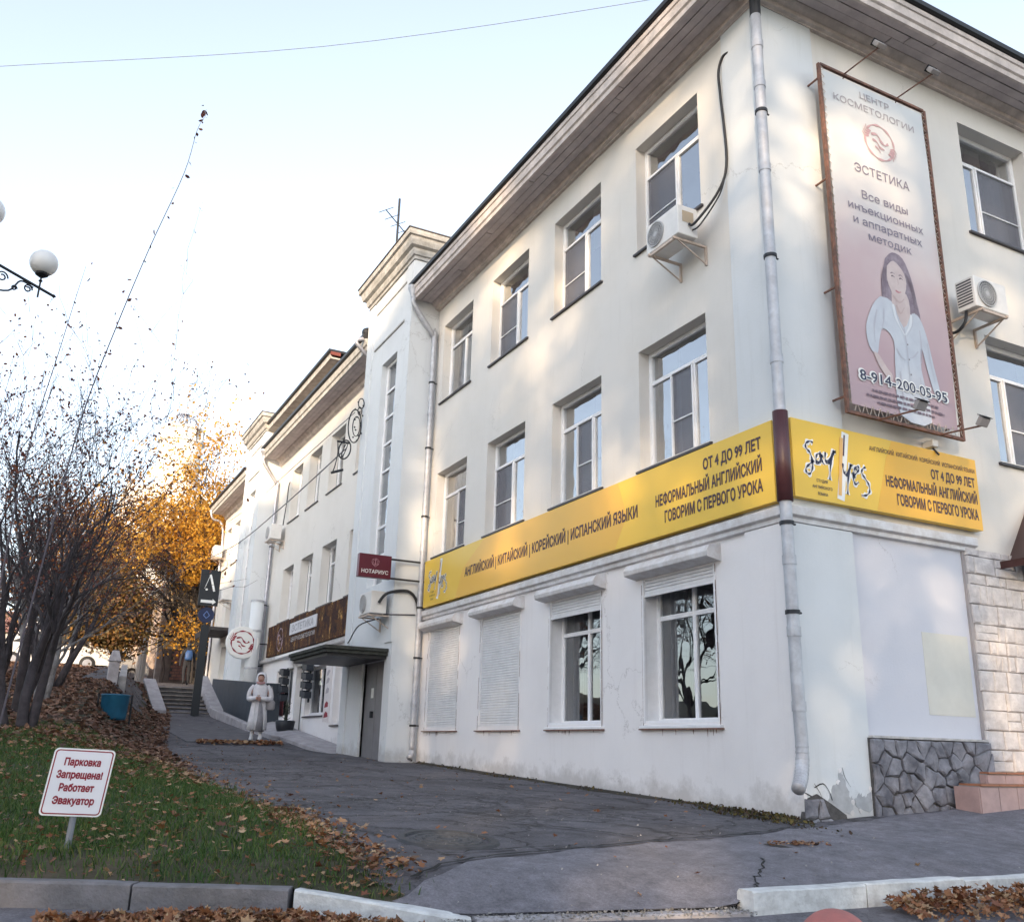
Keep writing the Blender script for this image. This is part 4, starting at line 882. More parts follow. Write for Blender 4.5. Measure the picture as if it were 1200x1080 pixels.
# ------------------------------------------------------------------ banner
bn = empty('banner', (1.8, -.25, 4.4), 'tall faded banner of a woman in a white suit laced into a rusty frame', 'banner')
BD = .25
f = MB()
for (a, b_, c, e) in ((.78, .82, 4.40, 9.22), (2.74, 2.78, 4.40, 9.22)): f.fbox(FR, a, b_, BD-.03, BD+.01, c, e)
for z in (4.40, 9.20): f.fbox(FR, .82, 2.74, BD-.03, BD+.01, z, z+.035)
for z in (4.6, 6.0, 7.5, 9.0):
    for u in (.79, 2.75): f.fbox(FR, u, u+.02, 0, BD-.03, z, z+.02)
f.build('frame', frame_rust, bn)
# sheet with gentle billows
BM = bpy.data.materials.new('banner_print'); BM.use_nodes = True; bb = BM.node_tree.nodes['Principled BSDF']; bb.inputs['Roughness'].default_value = .5
tc = N(BM, 'ShaderNodeTexCoord'); sx = N(BM, 'ShaderNodeSeparateXYZ'); LK(BM, tc.outputs['Object'], sx.inputs[0])
nn_ = N(BM, 'ShaderNodeTexNoise', Scale=1.1, Detail=3.0); LK(BM, tc.outputs['Object'], nn_.inputs['Vector'])
ma = N(BM, 'ShaderNodeMath', operation='MULTIPLY_ADD'); ma.inputs[1].default_value = 1.6; LK(BM, nn_.outputs['Fac'], ma.inputs[0]); LK(BM, sx.outputs['Z'], ma.inputs[2])
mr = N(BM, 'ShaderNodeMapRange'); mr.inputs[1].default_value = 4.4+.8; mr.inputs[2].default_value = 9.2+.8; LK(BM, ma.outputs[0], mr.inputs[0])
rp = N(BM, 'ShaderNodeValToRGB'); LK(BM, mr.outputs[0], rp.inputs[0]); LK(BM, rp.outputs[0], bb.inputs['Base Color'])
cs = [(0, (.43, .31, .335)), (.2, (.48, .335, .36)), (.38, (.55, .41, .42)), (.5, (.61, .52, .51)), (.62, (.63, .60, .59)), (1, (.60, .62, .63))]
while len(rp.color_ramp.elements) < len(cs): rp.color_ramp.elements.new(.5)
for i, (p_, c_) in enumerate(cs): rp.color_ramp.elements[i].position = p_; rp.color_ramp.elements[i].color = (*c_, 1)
def bill(u, z): return BD-.004+.012*math.sin((u*2.1+z*1.1))*math.sin(z*1.7)+.010*math.sin(u*5+z*2.3)*math.exp(-(z-4.5)*.5)
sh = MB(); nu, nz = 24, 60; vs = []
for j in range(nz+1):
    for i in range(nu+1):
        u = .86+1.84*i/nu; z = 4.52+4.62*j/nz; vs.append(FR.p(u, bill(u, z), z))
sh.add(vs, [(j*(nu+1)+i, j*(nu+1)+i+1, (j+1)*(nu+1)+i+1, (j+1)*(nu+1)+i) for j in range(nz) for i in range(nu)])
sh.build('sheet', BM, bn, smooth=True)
def drape(o, off):
    me = o.data
    for v in me.vertices: v.co.y = -(bill(v.co.x, v.co.z)+off)
# lettering
faded = mat('print_faded', (.36, .33, .36), .6); faded2 = mat('print_grey_violet', (.22, .19, .25), .6); rose = mat('print_rose', (.50, .32, .34), .6)
for s_, u, z, w, h, mt in (('ЦЕНТР', 1.77, 9.0-.05, .54, .10, faded), ('КОСМЕТОЛОГИИ', 1.755, 8.76, 1.47, .10, faded), ('ЭСТЕТИКА', 1.78, 7.78, .98, .13, faded2),
        ('Все виды', 1.78, 7.40, .82, .12, faded2), ('инъекционных', 1.78, 7.19, 1.35, .115, faded2), ('и аппаратных', 1.785, 6.995, 1.23, .115, faded2), ('методик', 1.79, 6.81, .76, .115, faded2)):
    drape(text(s_, FR, u, z, w, h, mt, BD, bn, bold=.003), .006)
def em(F, u, z, r, d, P, m_, blank=None):
    """emblem: broken ring of two leafy arcs round a small palm-and-wave motif"""
    mb = MB()
    stroke(mb, F, [(u+r*math.cos(R(a)), z+r*math.sin(R(a))) for a in range(-40, 150, 12)], r*.13, d, 2)
    stroke(mb, F, [(u+r*math.cos(R(a)), z+r*math.sin(R(a))) for a in range(175, 320, 12)], r*.13, d, 2)
    for a0 in (150, -30):
        for k in range(4):
            a = R(a0+k*9-12); stroke(mb, F, [(u+r*.75*math.cos(a), z+r*.75*math.sin(a)), (u+r*1.0*math.cos(a+.15), z+r*1.0*math.sin(a+.15)), (u+r*1.2*math.cos(a), z+r*1.2*math.sin(a))], r*.10, d+.0005, 3)
    stroke(mb, F, [(u-r*.55, z+r*.35), (u-r*.15, z+r*.42), (u+r*.1, z+r*.1), (u+r*.35, z-r*.05), (u+r*.6, z+r*.1)], r*.15, d, 4)
    stroke(mb, F, [(u-r*.5, z+r*.05), (u-r*.2, z-r*.02), (u, z-r*.28), (u+r*.3, z-r*.35)], r*.13, d, 4)
    stroke(mb, F, [(u-r*.35, z-r*.3), (u-r*.15, z-r*.4), (u, z-r*.6)], r*.10, d, 3)
    return mb.build('emblem', m_, P)
drape(em(FR, 1.79, 8.36, .26, BD, bn, rose), .006)
def fl_poly(pts, m_, name, off):
    """filled print figure: fan-free n-gon, draped"""
    mb = MB(); P = catmull([(a, b_, 0) for a, b_ in pts+[pts[0]]], 3)[:-1]; mb.add([FR.p(p.x, BD, p.y) for p in P], [tuple(range(len(P)))])
    o = mb.build(name, m_, bn)
    import bmesh as _bm
    bm_ = _bm.new(); bm_.from_mesh(o.data); _bm.ops.triangulate(bm_, faces=bm_.faces[:]); bm_.to_mesh(o.data); bm_.free(); drape(o, off); return o
suit = mat('print_suit', (.58, .61, .66), .6, col2=(.50, .52, .58), scale=3.5); skin = mat('print_skin', (.62, .52, .50), .6, col2=(.55, .44, .43), scale=6); hair = mat('print_hair', (.33, .27, .31), .6, col2=(.20, .15, .19), scale=9); shade_p = mat('print_fold', (.48, .48, .54), .6)
fl_poly([(1.66, 6.62), (1.80, 6.74), (1.98, 6.70), (2.10, 6.45), (2.16, 6.15), (2.20, 5.88), (2.08, 5.80), (1.98, 6.0), (1.75, 6.1), (1.68, 5.98), (1.55, 6.0), (1.56, 6.3)], hair, 'printed_hair', .006)
fl_poly([(1.72, 6.18), (1.72, 5.95), (1.90, 5.72), (2.02, 5.92), (1.98, 6.2)], skin, 'printed_neck', .0075)
fl_poly([(1.68, 6.52), (1.80, 6.62), (1.95, 6.52), (2.0, 6.35), (1.93, 6.14), (1.84, 6.05), (1.74, 6.13), (1.66, 6.32)], skin, 'printed_face', .009)
fl_poly([(1.50, 6.05), (1.70, 6.03), (1.88, 5.72), (2.05, 5.95), (2.18, 5.92), (2.28, 5.7), (2.37, 5.3), (2.44, 4.95), (2.34, 4.92), (2.24, 5.25), (2.17, 5.52), (2.13, 5.2), (2.20, 4.53), (1.66, 4.53), (1.64, 5.1), (1.67, 5.5), (1.50, 5.62), (1.42, 5.45), (1.36, 5.25), (1.24, 5.33), (1.22, 5.6), (1.36, 5.9)], suit, 'printed_suit', .0085)
fl_poly([(1.30, 5.27), (1.38, 5.25), (1.50, 5.10), (1.58, 5.02), (1.56, 4.94), (1.46, 5.0), (1.36, 5.12)], skin, 'printed_arm', .010)
for pts in ([(1.88, 5.72), (1.90, 5.4), (1.88, 4.9)], [(2.16, 5.75), (2.17, 5.5), (2.14, 5.3)], [(1.72, 5.98), (1.80, 5.75), (1.87, 5.68)]):
    k = MB(); stroke(k, FR, pts, .02, BD, 3); drape(k.build('printed_fold', shade_p, bn), .011)
eye_p = mat('print_eye', (.16, .12, .14), .6); lip_p = mat('print_lip', (.50, .22, .24), .6); lite_p = mat('print_light', (.70, .72, .75), .6); dk_hair = mat('print_hair_dark', (.20, .15, .18), .6); skin_sh = mat('print_skin_shade', (.50, .38, .37), .6)
def pst(pts, w_, m_, off, name='printed_feature'):
    k = MB(); stroke(k, FR, pts, w_, BD, 3); drape(k.build(name, m_, bn), off)
for pts, w_, m_ in (([(1.725, 6.425), (1.76, 6.445), (1.80, 6.43)], .012, dk_hair), ([(1.87, 6.43), (1.91, 6.445), (1.945, 6.42)], .012, dk_hair),
        ([(1.735, 6.39), (1.765, 6.40), (1.795, 6.385)], .018, eye_p), ([(1.875, 6.385), (1.905, 6.40), (1.935, 6.385)], .018, eye_p),
        ([(1.845, 6.38), (1.85, 6.31), (1.835, 6.28)], .010, skin_sh), ([(1.79, 6.205), (1.84, 6.19), (1.89, 6.205)], .026, lip_p), ([(1.74, 6.12), (1.84, 6.05), (1.93, 6.12)], .03, skin_sh),
        ([(1.78, 6.0), (1.84, 5.9), (1.92, 6.0)], .03, skin_sh)): pst(pts, w_, m_, .0115)
for dx in (0, .03, .06): pst([(1.66-dx, 6.50-dx), (1.62-dx, 6.3), (1.60-dx*.8, 6.08)], .010, dk_hair, .0118, 'printed_strand'); pst([(2.0+dx, 6.50-dx), (2.08+dx*.8, 6.25), (2.11+dx*.8, 5.95)], .010, dk_hair, .0118, 'printed_strand')
for pts in ([(1.72, 6.0), (1.76, 5.8), (1.88, 5.62)], [(2.03, 5.93), (2.0, 5.78), (1.89, 5.62)]): pst(pts, .045, lite_p, .0112, 'printed_lapel'); pst([(u+.03, z-.01) for u, z in pts], .012, shade_p, .0119, 'printed_fold')
for pts in ([(1.42, 5.85), (1.35, 5.6), (1.34, 5.4)], [(1.55, 5.9), (1.52, 5.72), (1.47, 5.6)], [(1.7, 5.4), (1.78, 5.3), (1.86, 5.28)], [(2.1, 5.45), (2.0, 5.35), (1.93, 5.33)], [(2.28, 5.6), (2.31, 5.35), (2.36, 5.1)], [(1.72, 5.1), (1.73, 4.8), (1.71, 4.6)], [(2.08, 5.1), (2.1, 4.85), (2.13, 4.6)]): pst(pts, .022, shade_p, .0117, 'printed_fold')
for z in (5.5, 5.3, 5.1): pst([(1.905, z), (1.925, z)], .02, eye_p, .0119, 'printed_button')
drape(text('8-914-200-05-95', FR, 1.79, 4.86, 1.58, .14, print_w, BD, bn, bold=.075), .012)
drape(text('8-914-200-05-95', FR, 1.79, 4.86, 1.52, .135, navy, BD, bn, bold=.012), .014)
small = mat('print_small', (.32, .25, .30), .6)
for k, (w, z) in enumerate(((1.15, 4.745), (1.35, 4.67), (1.0, 4.60))):
    t = MB(); u = 1.79-w/2
    while u < 1.79+w/2: q = random.uniform(.03, .09); t.fbox(FR, u, min(u+q, 1.79+w/2), BD, BD+.001, z, z+.03); u += q+.02
    drape(t.build('small_print', small, bn, kind='stuff'), .0135)
lace = MB()
for k in range(40):     # lacing along both sides, top and foot
    z = 4.5+k*.118
    for (a, b_) in ((.80, .87), (2.76, 2.69)): lace.tube([FR.p(a, BD, z), FR.p(b_, BD+.004, z+.05)], .004, 4, False); lace.tube([FR.p(b_, BD+.004, z+.05), FR.p(a, BD, z+.11)], .004, 4, False)
for k in range(15):
    u = .9+k*.125; lace.tube([FR.p(u, BD, 4.42), FR.p(u+.05, BD+.004, 4.55)], .004, 4, False); lace.tube([FR.p(u+.05, BD+.004, 4.55), FR.p(u+.11, BD, 4.42)], .004, 4, False)
lace.build('lacing', mat('cord', (.5, .42, .36), .8), bn, kind='stuff')
loc_all(bn)
def flood(u, zb, up, label):
    P = empty('floodlight', FR.p(u, BD, zb), label, 'floodlight', 'floodlights on arms around the banner'); s = 1 if up else -1
    a = MB(); a.tube([FR.p(u, BD, zb), FR.p(u-.05, .85, zb+(-.06 if up else -.07))], .011, 6); a.tube([FR.p(u, BD, zb), FR.p(u+.12, .02, zb-s*.15)], .008, 5); a.build('arm', frame_rust, P)
    h = MB(); c = Vector(FR.p(u-.05, .88, zb-.03)); ax = Vector((0, .75, .5 if not up else -.5)).normalized()
    bx = MB(); tilt = Matrix.Rotation(R(-35 if up else 35), 4, 'X')
    bx.box(-.075, .075, -.03, .03, -.055, .055); bx.v = [tuple(tilt @ Vector(v)+c) for v in bx.v]; bx.build('lamp_housing', mat('flood_grey', (.30, .28, .28), .5), P, bevel=.01)
    bx = MB(); bx.box(-.06, .06, .031, .035, -.04, .04); bx.v = [tuple(tilt @ Vector(v)+c) for v in bx.v]; bx.build('lamp_glass', mat('flood_glass', (.45, .42, .36), .2), P)
    bx = MB(); bx.box(-.08, .08, -.04, .05, .058, .068); bx.v = [tuple(tilt @ Vector(v)+c) for v in bx.v]; bx.build('visor', dark_metal, P)
    loc_all(P)
flood(1.25, 9.23, True, 'left floodlight on an arm above the banner'); flood(2.23, 9.23, True, 'right floodlight on an arm above the banner')
flood(1.28, 4.40, False, 'left floodlight below the banner, in front of the phone number'); flood(2.32, 4.40, False, 'right floodlight below the banner, standing clear of the banner edge')
# little camera
sc_ = empty('security_camera', FR.p(2.0, .03, 4.3), 'small white box camera under the banner above the yellow sign', 'camera')
a = MB(); a.fbox(FR, 2.30, 2.40, .0, .16, 4.28, 4.37); a.build('camera_body', ac_m, sc_, bevel=.01); a = MB(); a.tube([FR.p(2.36, .1, 4.28), FR.p(2.39, .16, 4.18)], .012, 6); a.build('cable_tail', black_m, sc_); loc_all(sc_)

# ------------------------------------------------------------------ air conditioners
def ac(F, u0, u1, z0, z1, d0, d1, label, fan_left=True, gril=ac_m):
    P = empty('air_conditioner', F.p((u0+u1)/2, d0, z0), label, 'air conditioner', 'outdoor air conditioner units')
    b = MB(); b.fbox(F, u0, u1, d0, d1, z0, z1); b.build('casing', ac_m, P, bevel=.015)
    h = z1-z0; cu = u0+h*.52 if fan_left else u1-h*.52; cz = (z0+z1)/2; r = h*.40
    ring = MB()
    for q in (1, .8, .6, .4, .2):
        pts = [F.p(cu+r*q*math.cos(2*math.pi*i/24), d1+.012, cz+r*q*math.sin(2*math.pi*i/24)) for i in range(25)]; ring.tube(pts, .006 if q < 1 else .012, 4, False)
    for i in range(12):
        a = math.pi*i/12; ring.tube([F.p(cu-r*math.cos(a), d1+.012, cz-r*math.sin(a)), F.p(cu+r*math.cos(a), d1+.012, cz+r*math.sin(a))], .004, 4, False)
    ring.build('fan_grille', mat('grille_grey', (.45, .45, .46), .5), P)
    disc = MB(); disc.fpoly(F, [(cu+r*math.cos(2*math.pi*i/24), cz+r*math.sin(2*math.pi*i/24)) for i in range(24)], d1-.002, d1+.003); disc.build('fan_opening', gril, P)
    fb = MB()
    for i in range(3):
        a = i*2.09; fb.fpoly(F, [(cu+r*.12*math.cos(a), cz+r*.12*math.sin(a)), (cu+r*.85*math.cos(a+.2), cz+r*.85*math.sin(a+.2)), (cu+r*.85*math.cos(a+.9), cz+r*.85*math.sin(a+.9))], d1+.004, d1+.007)
    fb.build('fan_blade', grill_m, P)
    br = MB()
    for u in (u0+.08, u1-.08):
        br.fbox(F, u-.015, u+.015, 0, d1+.03, z0-.05, z0-.02); br.fbox(F, u-.015, u+.015, 0, .03, z0-.3, z0-.05)
        br.tube([F.p(u, .02, z0-.28), F.p(u, d1-.05, z0-.05)], .011, 5)
    br.fbox(F, u0+.06, u1-.06, d1-.02, d1+.01, z0-.055, z0-.02); br.build('bracket', mat('bracket', (.55, .45, .38), .6, var=.2), P)
    return P, (cu, cz)
A1, _ = ac(FL, -1.78, -1.08, 7.03, 7.46, .2, .52, 'white air conditioner below the top floor window nearest the corner', True, mat('grille_back', (.35, .34, .34), .6))
g = MB(); g.fbox(FL, -1.078, -1.074, .27, .45, 7.22, 7.38); g.build('connector_cover', mat('connector', (.45, .36, .26), .6), A1); loc_all(A1)
w = MB(); w.tube(catmull([FL.p(-1.07, .35, 7.2), FL.p(-1.0, .3, 7.2), FL.p(-.75, .1, 7.6), FL.p(-.62, .06, 8.0), FL.p(-.68, .06, 9.0), FL.p(-.7, .06, 9.4), FL.p(-.62, .05, 9.6), FL.p(-.52, .02, 9.62)], 6), .018, 6)
w.tube(catmull([FL.p(-1.07, .3, 7.12), FL.p(-.95, .25, 7.17), FL.p(-.72, .1, 7.55), FL.p(-.63, .07, 7.9)], 6), .012, 6)
setp(w.build('cable', black_m, None, smooth=True), 'black insulated pipes rising from the air conditioner to a hole under the cornice', 'cable')
A2, _ = ac(FR, 3.02, 3.66, 6.22, 6.66, .2, .48, 'air conditioner on the short facade beside the banner', True, grill_m)
g = MB()
for k in range(9): g.fbox(FR, 3.016, 3.02, .22, .44, 6.28+k*.04, 6.30+k*.04)
g.build('side_grille', grill_m, A2); g = MB(); g.tube(catmull([FR.p(3.05, .3, 6.22), FR.p(3.0, .3, 6.05), FR.p(2.97, .2, 5.95), FR.p(2.98, .05, 5.98)], 4), .022, 6); g.build('hose', black_m, A2); loc_all(A2)
A3, _ = ac(FT, -11.25, -10.55, 3.15, 3.60, .12, .46, 'air conditioner on the stair tower below the maroon hanging sign', True, mat('grille_back', (.35, .34, .34), .6)); loc_all(A3)
w = MB(); w.tube(catmull([(-.95, 10.5, 3.35), (-.8, 10.42, 3.55), (-.4, 10.36, 3.62), (-.2, 10.36, 3.45), (-.14, 10.38, 3.2)], 5), .03, 6)
w.tube([(-.85, 10.45, 3.12), (-.2, 10.38, 3.16)], .012, 5); w.tube(catmull([(-.9, 10.6, 3.05), (-1.1, 11.2, 2.95), (-.9, 12.4, 2.75), (-.68, 13.2, 2.8)], 5), .014, 5)
setp(w.build('cable', black_m, None, smooth=True), 'thick black cables looping from the tower air conditioner to the downpipe', 'cable')
A4, _ = ac(FL, -23.6, -22.9, 7.0, 7.5, .15, .5, 'small air conditioner on dark brackets between the middle windows and far tower', True); loc_all(A4)
w = MB(); w.tube(catmull([(-.1, 23.0, 7.5), (-.06, 22.95, 8.3), (-.06, 22.9, 8.8), (-.05, 22.8, 8.95)], 5), .018, 5); setp(w.build('cable', black_m, None), 'dark cable climbing from the small air conditioner on the middle section', 'cable')
A5, _ = ac(FL, -33.9, -33.3, 8.1, 8.6, .15, .5, 'farthest air conditioner, high at the end of the building', True); loc_all(A5)
A6, _ = ac(FL, -31.0, -30.2, 5.9, 6.4, .1, .5, 'air conditioner above the dark door hood on the farthest section', True); loc_all(A6)

# ------------------------------------------------------------------ projecting signs
nb = empty('hanging_sign', (-.2, 10.3, 4.0), 'maroon box sign НОТАРИУС on two bars beside the downpipe', 'sign')
FN = Fr((0, 10.25, 0), (1, 0, 0), (0, -1, 0))
t = MB(); t.fbox(FN, -1.50, -.82, -.12, 0, 3.80, 4.27); t.build('sign_box', maroon, nb, bevel=.006)
t = MB(); t.fbox(FN, -1.502, -1.497, -.119, -.001, 3.81, 4.26); t.build('sign_edge', mat('box_edge', (.22, .12, .15), .5), nb)
for z in (4.22, 3.83): t = MB(); t.fbox(FN, -.82, -.05, -.075, -.045, z-.018, z+.018); t.build('bar', black_m, nb)
text('НОТАРИУС', FN, -1.16, 3.885, .56, .075, print_w, .004, nb, bold=.01)
e = MB(); pk = mat('print_pale_red', (.45, .22, .26), .5)
for r_ in (.075, .05): stroke(e, FN, [(-1.16+r_*math.cos(a*.3), 4.12+r_*.9*math.sin(a*.3)) for a in range(0, 22)], .008, .004, 2)
stroke(e, FN, [(-1.23, 4.08), (-1.16, 4.02), (-1.09, 4.08)], .008, .004, 0); stroke(e, FN, [(-1.16, 4.18), (-1.16, 4.06)], .012, .004, 0); e.build('emblem', pk, nb); loc_all(nb)
rs = empty('round_sign', (-.8, 24.2, 3.7), 'round white sign with a red leafy emblem on the far tower', 'sign'); FE = Fr((-.82, 23.9, 0), (1, 0, 0), (0, -1, 0))
t = MB(); t.lathe((-.82, 23.9, 3.69), [(.50, 0), (.52, .01), (.52, .10), (.50, .11)], 36, 'Y'); t.build('disc', print_w, rs)
em(FE, 0, 3.69, .36, .004, rs, redp); t = MB(); t.tube([(-.6, 24.0, 3.69), (0, 24.0, 3.69)], .02, 6); t.build('bracket', dark_metal, rs); loc_all(rs)
# shop sign
BS = bpy.data.materials.new('busy_print'); BS.use_nodes = True; bb = BS.node_tree.nodes['Principled BSDF']; bb.inputs['Roughness'].default_value = .7; bb.inputs['Specular IOR Level'].default_value = .15
tc = N(BS, 'ShaderNodeTexCoord'); mp = N(BS, 'ShaderNodeMapping'); mp.inputs['Scale'].default_value = (1, 1.6, .9); n1 = N(BS, 'ShaderNodeTexNoise', Scale=2.2, Detail=5.0, Roughness=.75); LK(BS, tc.outputs['Object'], mp.inputs[0]); LK(BS, mp.outputs[0], n1.inputs['Vector'])
rp = N(BS, 'ShaderNodeValToRGB'); LK(BS, n1.outputs['Fac'], rp.inputs[0]); LK(BS, rp.outputs[0], bb.inputs['Base Color'])
cs = [(.36, (.008, .005, .006)), (.45, (.06, .022, .014)), (.49, (.008, .006, .008)), (.54, (.15, .055, .015)), (.575, (.012, .007, .007)), (.66, (.55, .30, .09))]
while len(rp.color_ramp.elements) < len(cs): rp.color_ramp.elements.new(.5)
for i, (p_, c_) in enumerate(cs): rp.color_ramp.elements[i].position = p_; rp.color_ramp.elements[i].color = (*c_, 1)
ss = empty('shop_sign', (0, 19, 3.6), 'long brown patterned shop sign with a white plate of lettering above the shop door', 'sign')
t = MB(); t.fbox(FL, -23.55, -13.5, .02, .10, 3.22, 4.18); t.build('sign_board', BS, ss)
t = MB(); t.fbox(FL, -20.7, -17.9, .10, .13, 3.68, 4.02); t.build('white_plate', mat('plate', (.62, .62, .66), .4, var=.15, scale=4), ss)
text('ЭСТЕТИКА', FL, -19.3, 3.75, 2.3, .2, mat('plate_text', (.3, .3, .34), .4), .134, ss, bold=.02)
text('ЦЕНТР КОСМЕТОЛОГИИ', FL, -19.3, 3.48, 2.5, .12, mat('plate_text2', (.4, .4, .42), .4), .104, ss, bold=.01)
em(FL, -21.9, 3.66, .34, .104, ss, mat('print_mauve', (.30, .2, .24), .5)); loc_all(ss)
# signpost with the letter A and arrow
ap = empty('advertising_post', (-1.7, 26.0, 2.0), 'dark post carrying a black panel with a white letter A and arrow', 'signpost')
FA = Fr((-1.7, 26.0, 0), (1, 0, 0), (0, -1, 0)); dk_ = mat('panel_black', (.012, .015, .02), .4)
t = MB(); t.fbox(FA, -.33, .33, -.08, 0, 5.05, 6.28); t.build('panel', dk_, ap)
t = MB(); stroke(t, FA, [(-.02, 6.12), (.16, 5.55)], .07, .004, 0); stroke(t, FA, [(-.02, 6.12), (-.17, 5.62)], .015, .004, 0); t.lathe(FA.p(-.1, .006, 5.60), [(.04, -.001), (.04, .001)], 10, 'Y'); t.build('letter_a', print_w, ap)
t = MB(); t.fpoly(FA, [(-.25, 5.14), (.14, 5.14), (.14, 5.09), (.26, 5.19), (.14, 5.29), (.14, 5.24), (-.25, 5.24)], .001, .005); t.build('arrow', print_w, ap)
t = MB(); t.tube([FA.p(0, -.14, 1.3), FA.p(0, -.14, 6.2)], .05, 10); t.build('post', dark_metal, ap)
t = MB(); t.lathe(FA.p(0, -.08, 4.74), [(.26, 0), (.27, .01), (.27, .05), (.26, .06)], 24, 'Y'); t.build('blue_disc', mat('disc_blue', (.01, .02, .07), .4), ap)
t = MB(); stroke(t, FA, [(-.1, 4.72), (0, 4.86), (.1, 4.72), (0, 4.62), (-.1, 4.72)], .03, -.01, 0); t.build('disc_mark', mat('disc_mark', (.12, .2, .45), .4), ap)
t = MB(); t.fbox(FA, -.12, .14, -.1, -.06, 1.4, 4.4); t.build('lower_panel', dk_, ap); loc_all(ap)
# cast iron scroll bracket on the near tower
ib = empty('iron_scroll', (-.64, 13.3, 7.8), 'ornamental black iron scroll bracket on the near stair tower', 'bracket'); FI = Fr((-.66, 13.3, 0), (-1, 0, 0), (0, -1, 0))
def ring(mb, F, cu, cz, ru, rz, w=.014, n=26, tilt=0):
    pts = []
    for i in range(n+1):
        a = 2*math.pi*i/n; x, y = ru*math.cos(a), rz*math.sin(a); pts.append(F.p(cu+x*math.cos(tilt)-y*math.sin(tilt), 0, cz+x*math.sin(tilt)+y*math.cos(tilt)))
    mb.tube(pts, w, 5, False)
t = MB(); ring(t, FI, .22, 7.95, .16, .42, .016); ring(t, FI, .18, 7.95, .09, .25, .012); ring(t, FI, .10, 8.55, .07, .13, .014); ring(t, FI, .12, 8.35, .05, .1, .012); t.build('scroll', dark_metal, ib)
t = MB(); ring(t, FI, .42, 7.32, .14, .24, .018, tilt=.2); ring(t, FI, .42, 7.32, .03, .2, .012, tilt=.3); t.tube([FI.p(.30, 0, 7.5), FI.p(.62, 0, 7.5)], .022, 6); t.tube(catmull([FI.p(.60, 0, 7.5), FI.p(.58, 0, 7.2), FI.p(.62, 0, 6.9), FI.p(.66, 0, 6.75)], 4), .014, 5); t.tube([FI.p(.7, 0, 6.7), FI.p(.42, 0, 6.82)], .03, 6); t.build('hook', dark_metal, ib)
t = MB()
for k in range(16):
    a = k*1.7; t.lathe(FI.p(.14+.1*math.sin(a), 0, 7.6+k*.065), [(.0, -.03), (.028, 0), (0, .03)], 5)
t.build('leaf_ornament', dark_metal, ib, kind='stuff')
loc_all(ib)
# dark wall planters stacked beside the shop door + black urn
wd = mat('dark_box', (.02, .025, .035), .5)
def stack(y, n, z0, label):
    P = empty('wall_rack', (0, y, z0), label, 'wall rack', 'racks of dark boxes by the shop door')
    for k in range(n):
        for s_ in (0, 1):
            t = MB(); t.box(-.22+.02*s_, -.02, y-.28+s_*.3, y-.02+s_*.3, z0+k*.24+.05*s_, z0+.17+k*.24+.05*s_); t.build('box', wd, P, bevel=.01)
    t = MB(); t.fbox(FL, -y-.02, -y+.02, 0, .04, z0-.1, z0+n*.24); t.build('rail', dark_metal, P); loc_all(P)
stack(20.9, 4, 1.78, 'tall rack of dark boxes left of the shop door'); stack(18.4, 4, 1.78, 'tall rack of dark boxes right of the shop door')
ur = empty('black_urn', (-.45, 18.95, .70), 'black urn planter with a dark stem beside the shop door', 'urn')
t = MB(); t.lathe((-.45, 18.95, .7), [(.12, 0), (.16, .03), (.17, .1), (.24, .3), (.27, .48), (.24, .5), (.23, .46)], 18); t.build('pot', dark_metal, ur, smooth=True)
t = MB(); t.tube([(-.45, 18.95, 1.15), (-.44, 18.93, 1.5), (-.46, 18.96, 1.75)], [.05, .04, .02], 7)
for k in range(14): a = k*2.4; t.tube([(-.45, 18.95, 1.2+.03*k), (-.45+.14*math.cos(a), 18.95+.14*math.sin(a), 1.28+.03*k)], [.02, .003], 4)
t.build('plant', mat('urn_plant', (.015, .02, .012), .7), ur); loc_all(ur)
ps = empty('poster', (0, 16.9, 1.8), 'pale poster with small red figures on the shop wall', 'poster')
t = MB(); t.fbox(FL, -16.95, -16.4, .003, .015, 1.15, 2.55); t.build('sheet', mat('poster_paper', (.66, .62, .62), .6, var=.1, scale=5), ps)
for k, z in enumerate((1.25, 1.5, 1.85, 2.1, 2.3)): t = MB(); t.fpoly(FL, [(-16.85, z), (-16.5-.05*k, z+.02), (-16.55, z+.12), (-16.7, z+.16), (-16.82, z+.1)], .0155, .017); t.build('print', redp if k < 2 else faded, ps)
loc_all(ps)
rp_ = MB(); rp_.fbox(FL, -22.1, -21.6, -.12, -.10, 1.4, 2.2); setp(rp_.build('red_poster', mat('poster_red', (.16, .03, .04), .5, var=.4, scale=6), None), 'dark red poster in the shop window behind the woman in white', 'poster')

# ------------------------------------------------------------------ platform, ramp, stairs, fence
pf = MB(); pf.add([(-3.4, 16.4, .2), (-.9, 16.4, .2), (-.9, 24, .6), (-3.4, 24, .6), (-3.4, 16.4, .60), (-.9, 16.4, .60), (-.9, 24, 1.19), (-3.4, 24, 1.19)], [(0, 1, 5, 4), (1, 2, 6, 5), (2, 3, 7, 6), (3, 0, 4, 7), (4, 5, 6, 7)])
setp(pf.build('concrete_slab', mat('slab_dark', (.13, .125, .14), .9, col2=(.07, .068, .075), scale=3, bump=.6), None, bevel=.02), 'raised dark concrete slab under the woman in white', 'slab')
rpm = MB(); rpm.add([(-.9, 13.2, .1), (-.02, 13.6, .1), (-.02, 23, .4), (-.9, 23, .4), (-.88, 13.2, .42), (-.02, 13.6, .43), (-.02, 23, 1.35), (-.88, 23, 1.18)], [(0, 1, 5, 4), (1, 2, 6, 5), (2, 3, 7, 6), (3, 0, 4, 7), (4, 5, 6, 7)])
setp(rpm.build('concrete_ramp', conc_lt, None, bevel=.015), 'pale concrete ramp along the shop front', 'ramp')
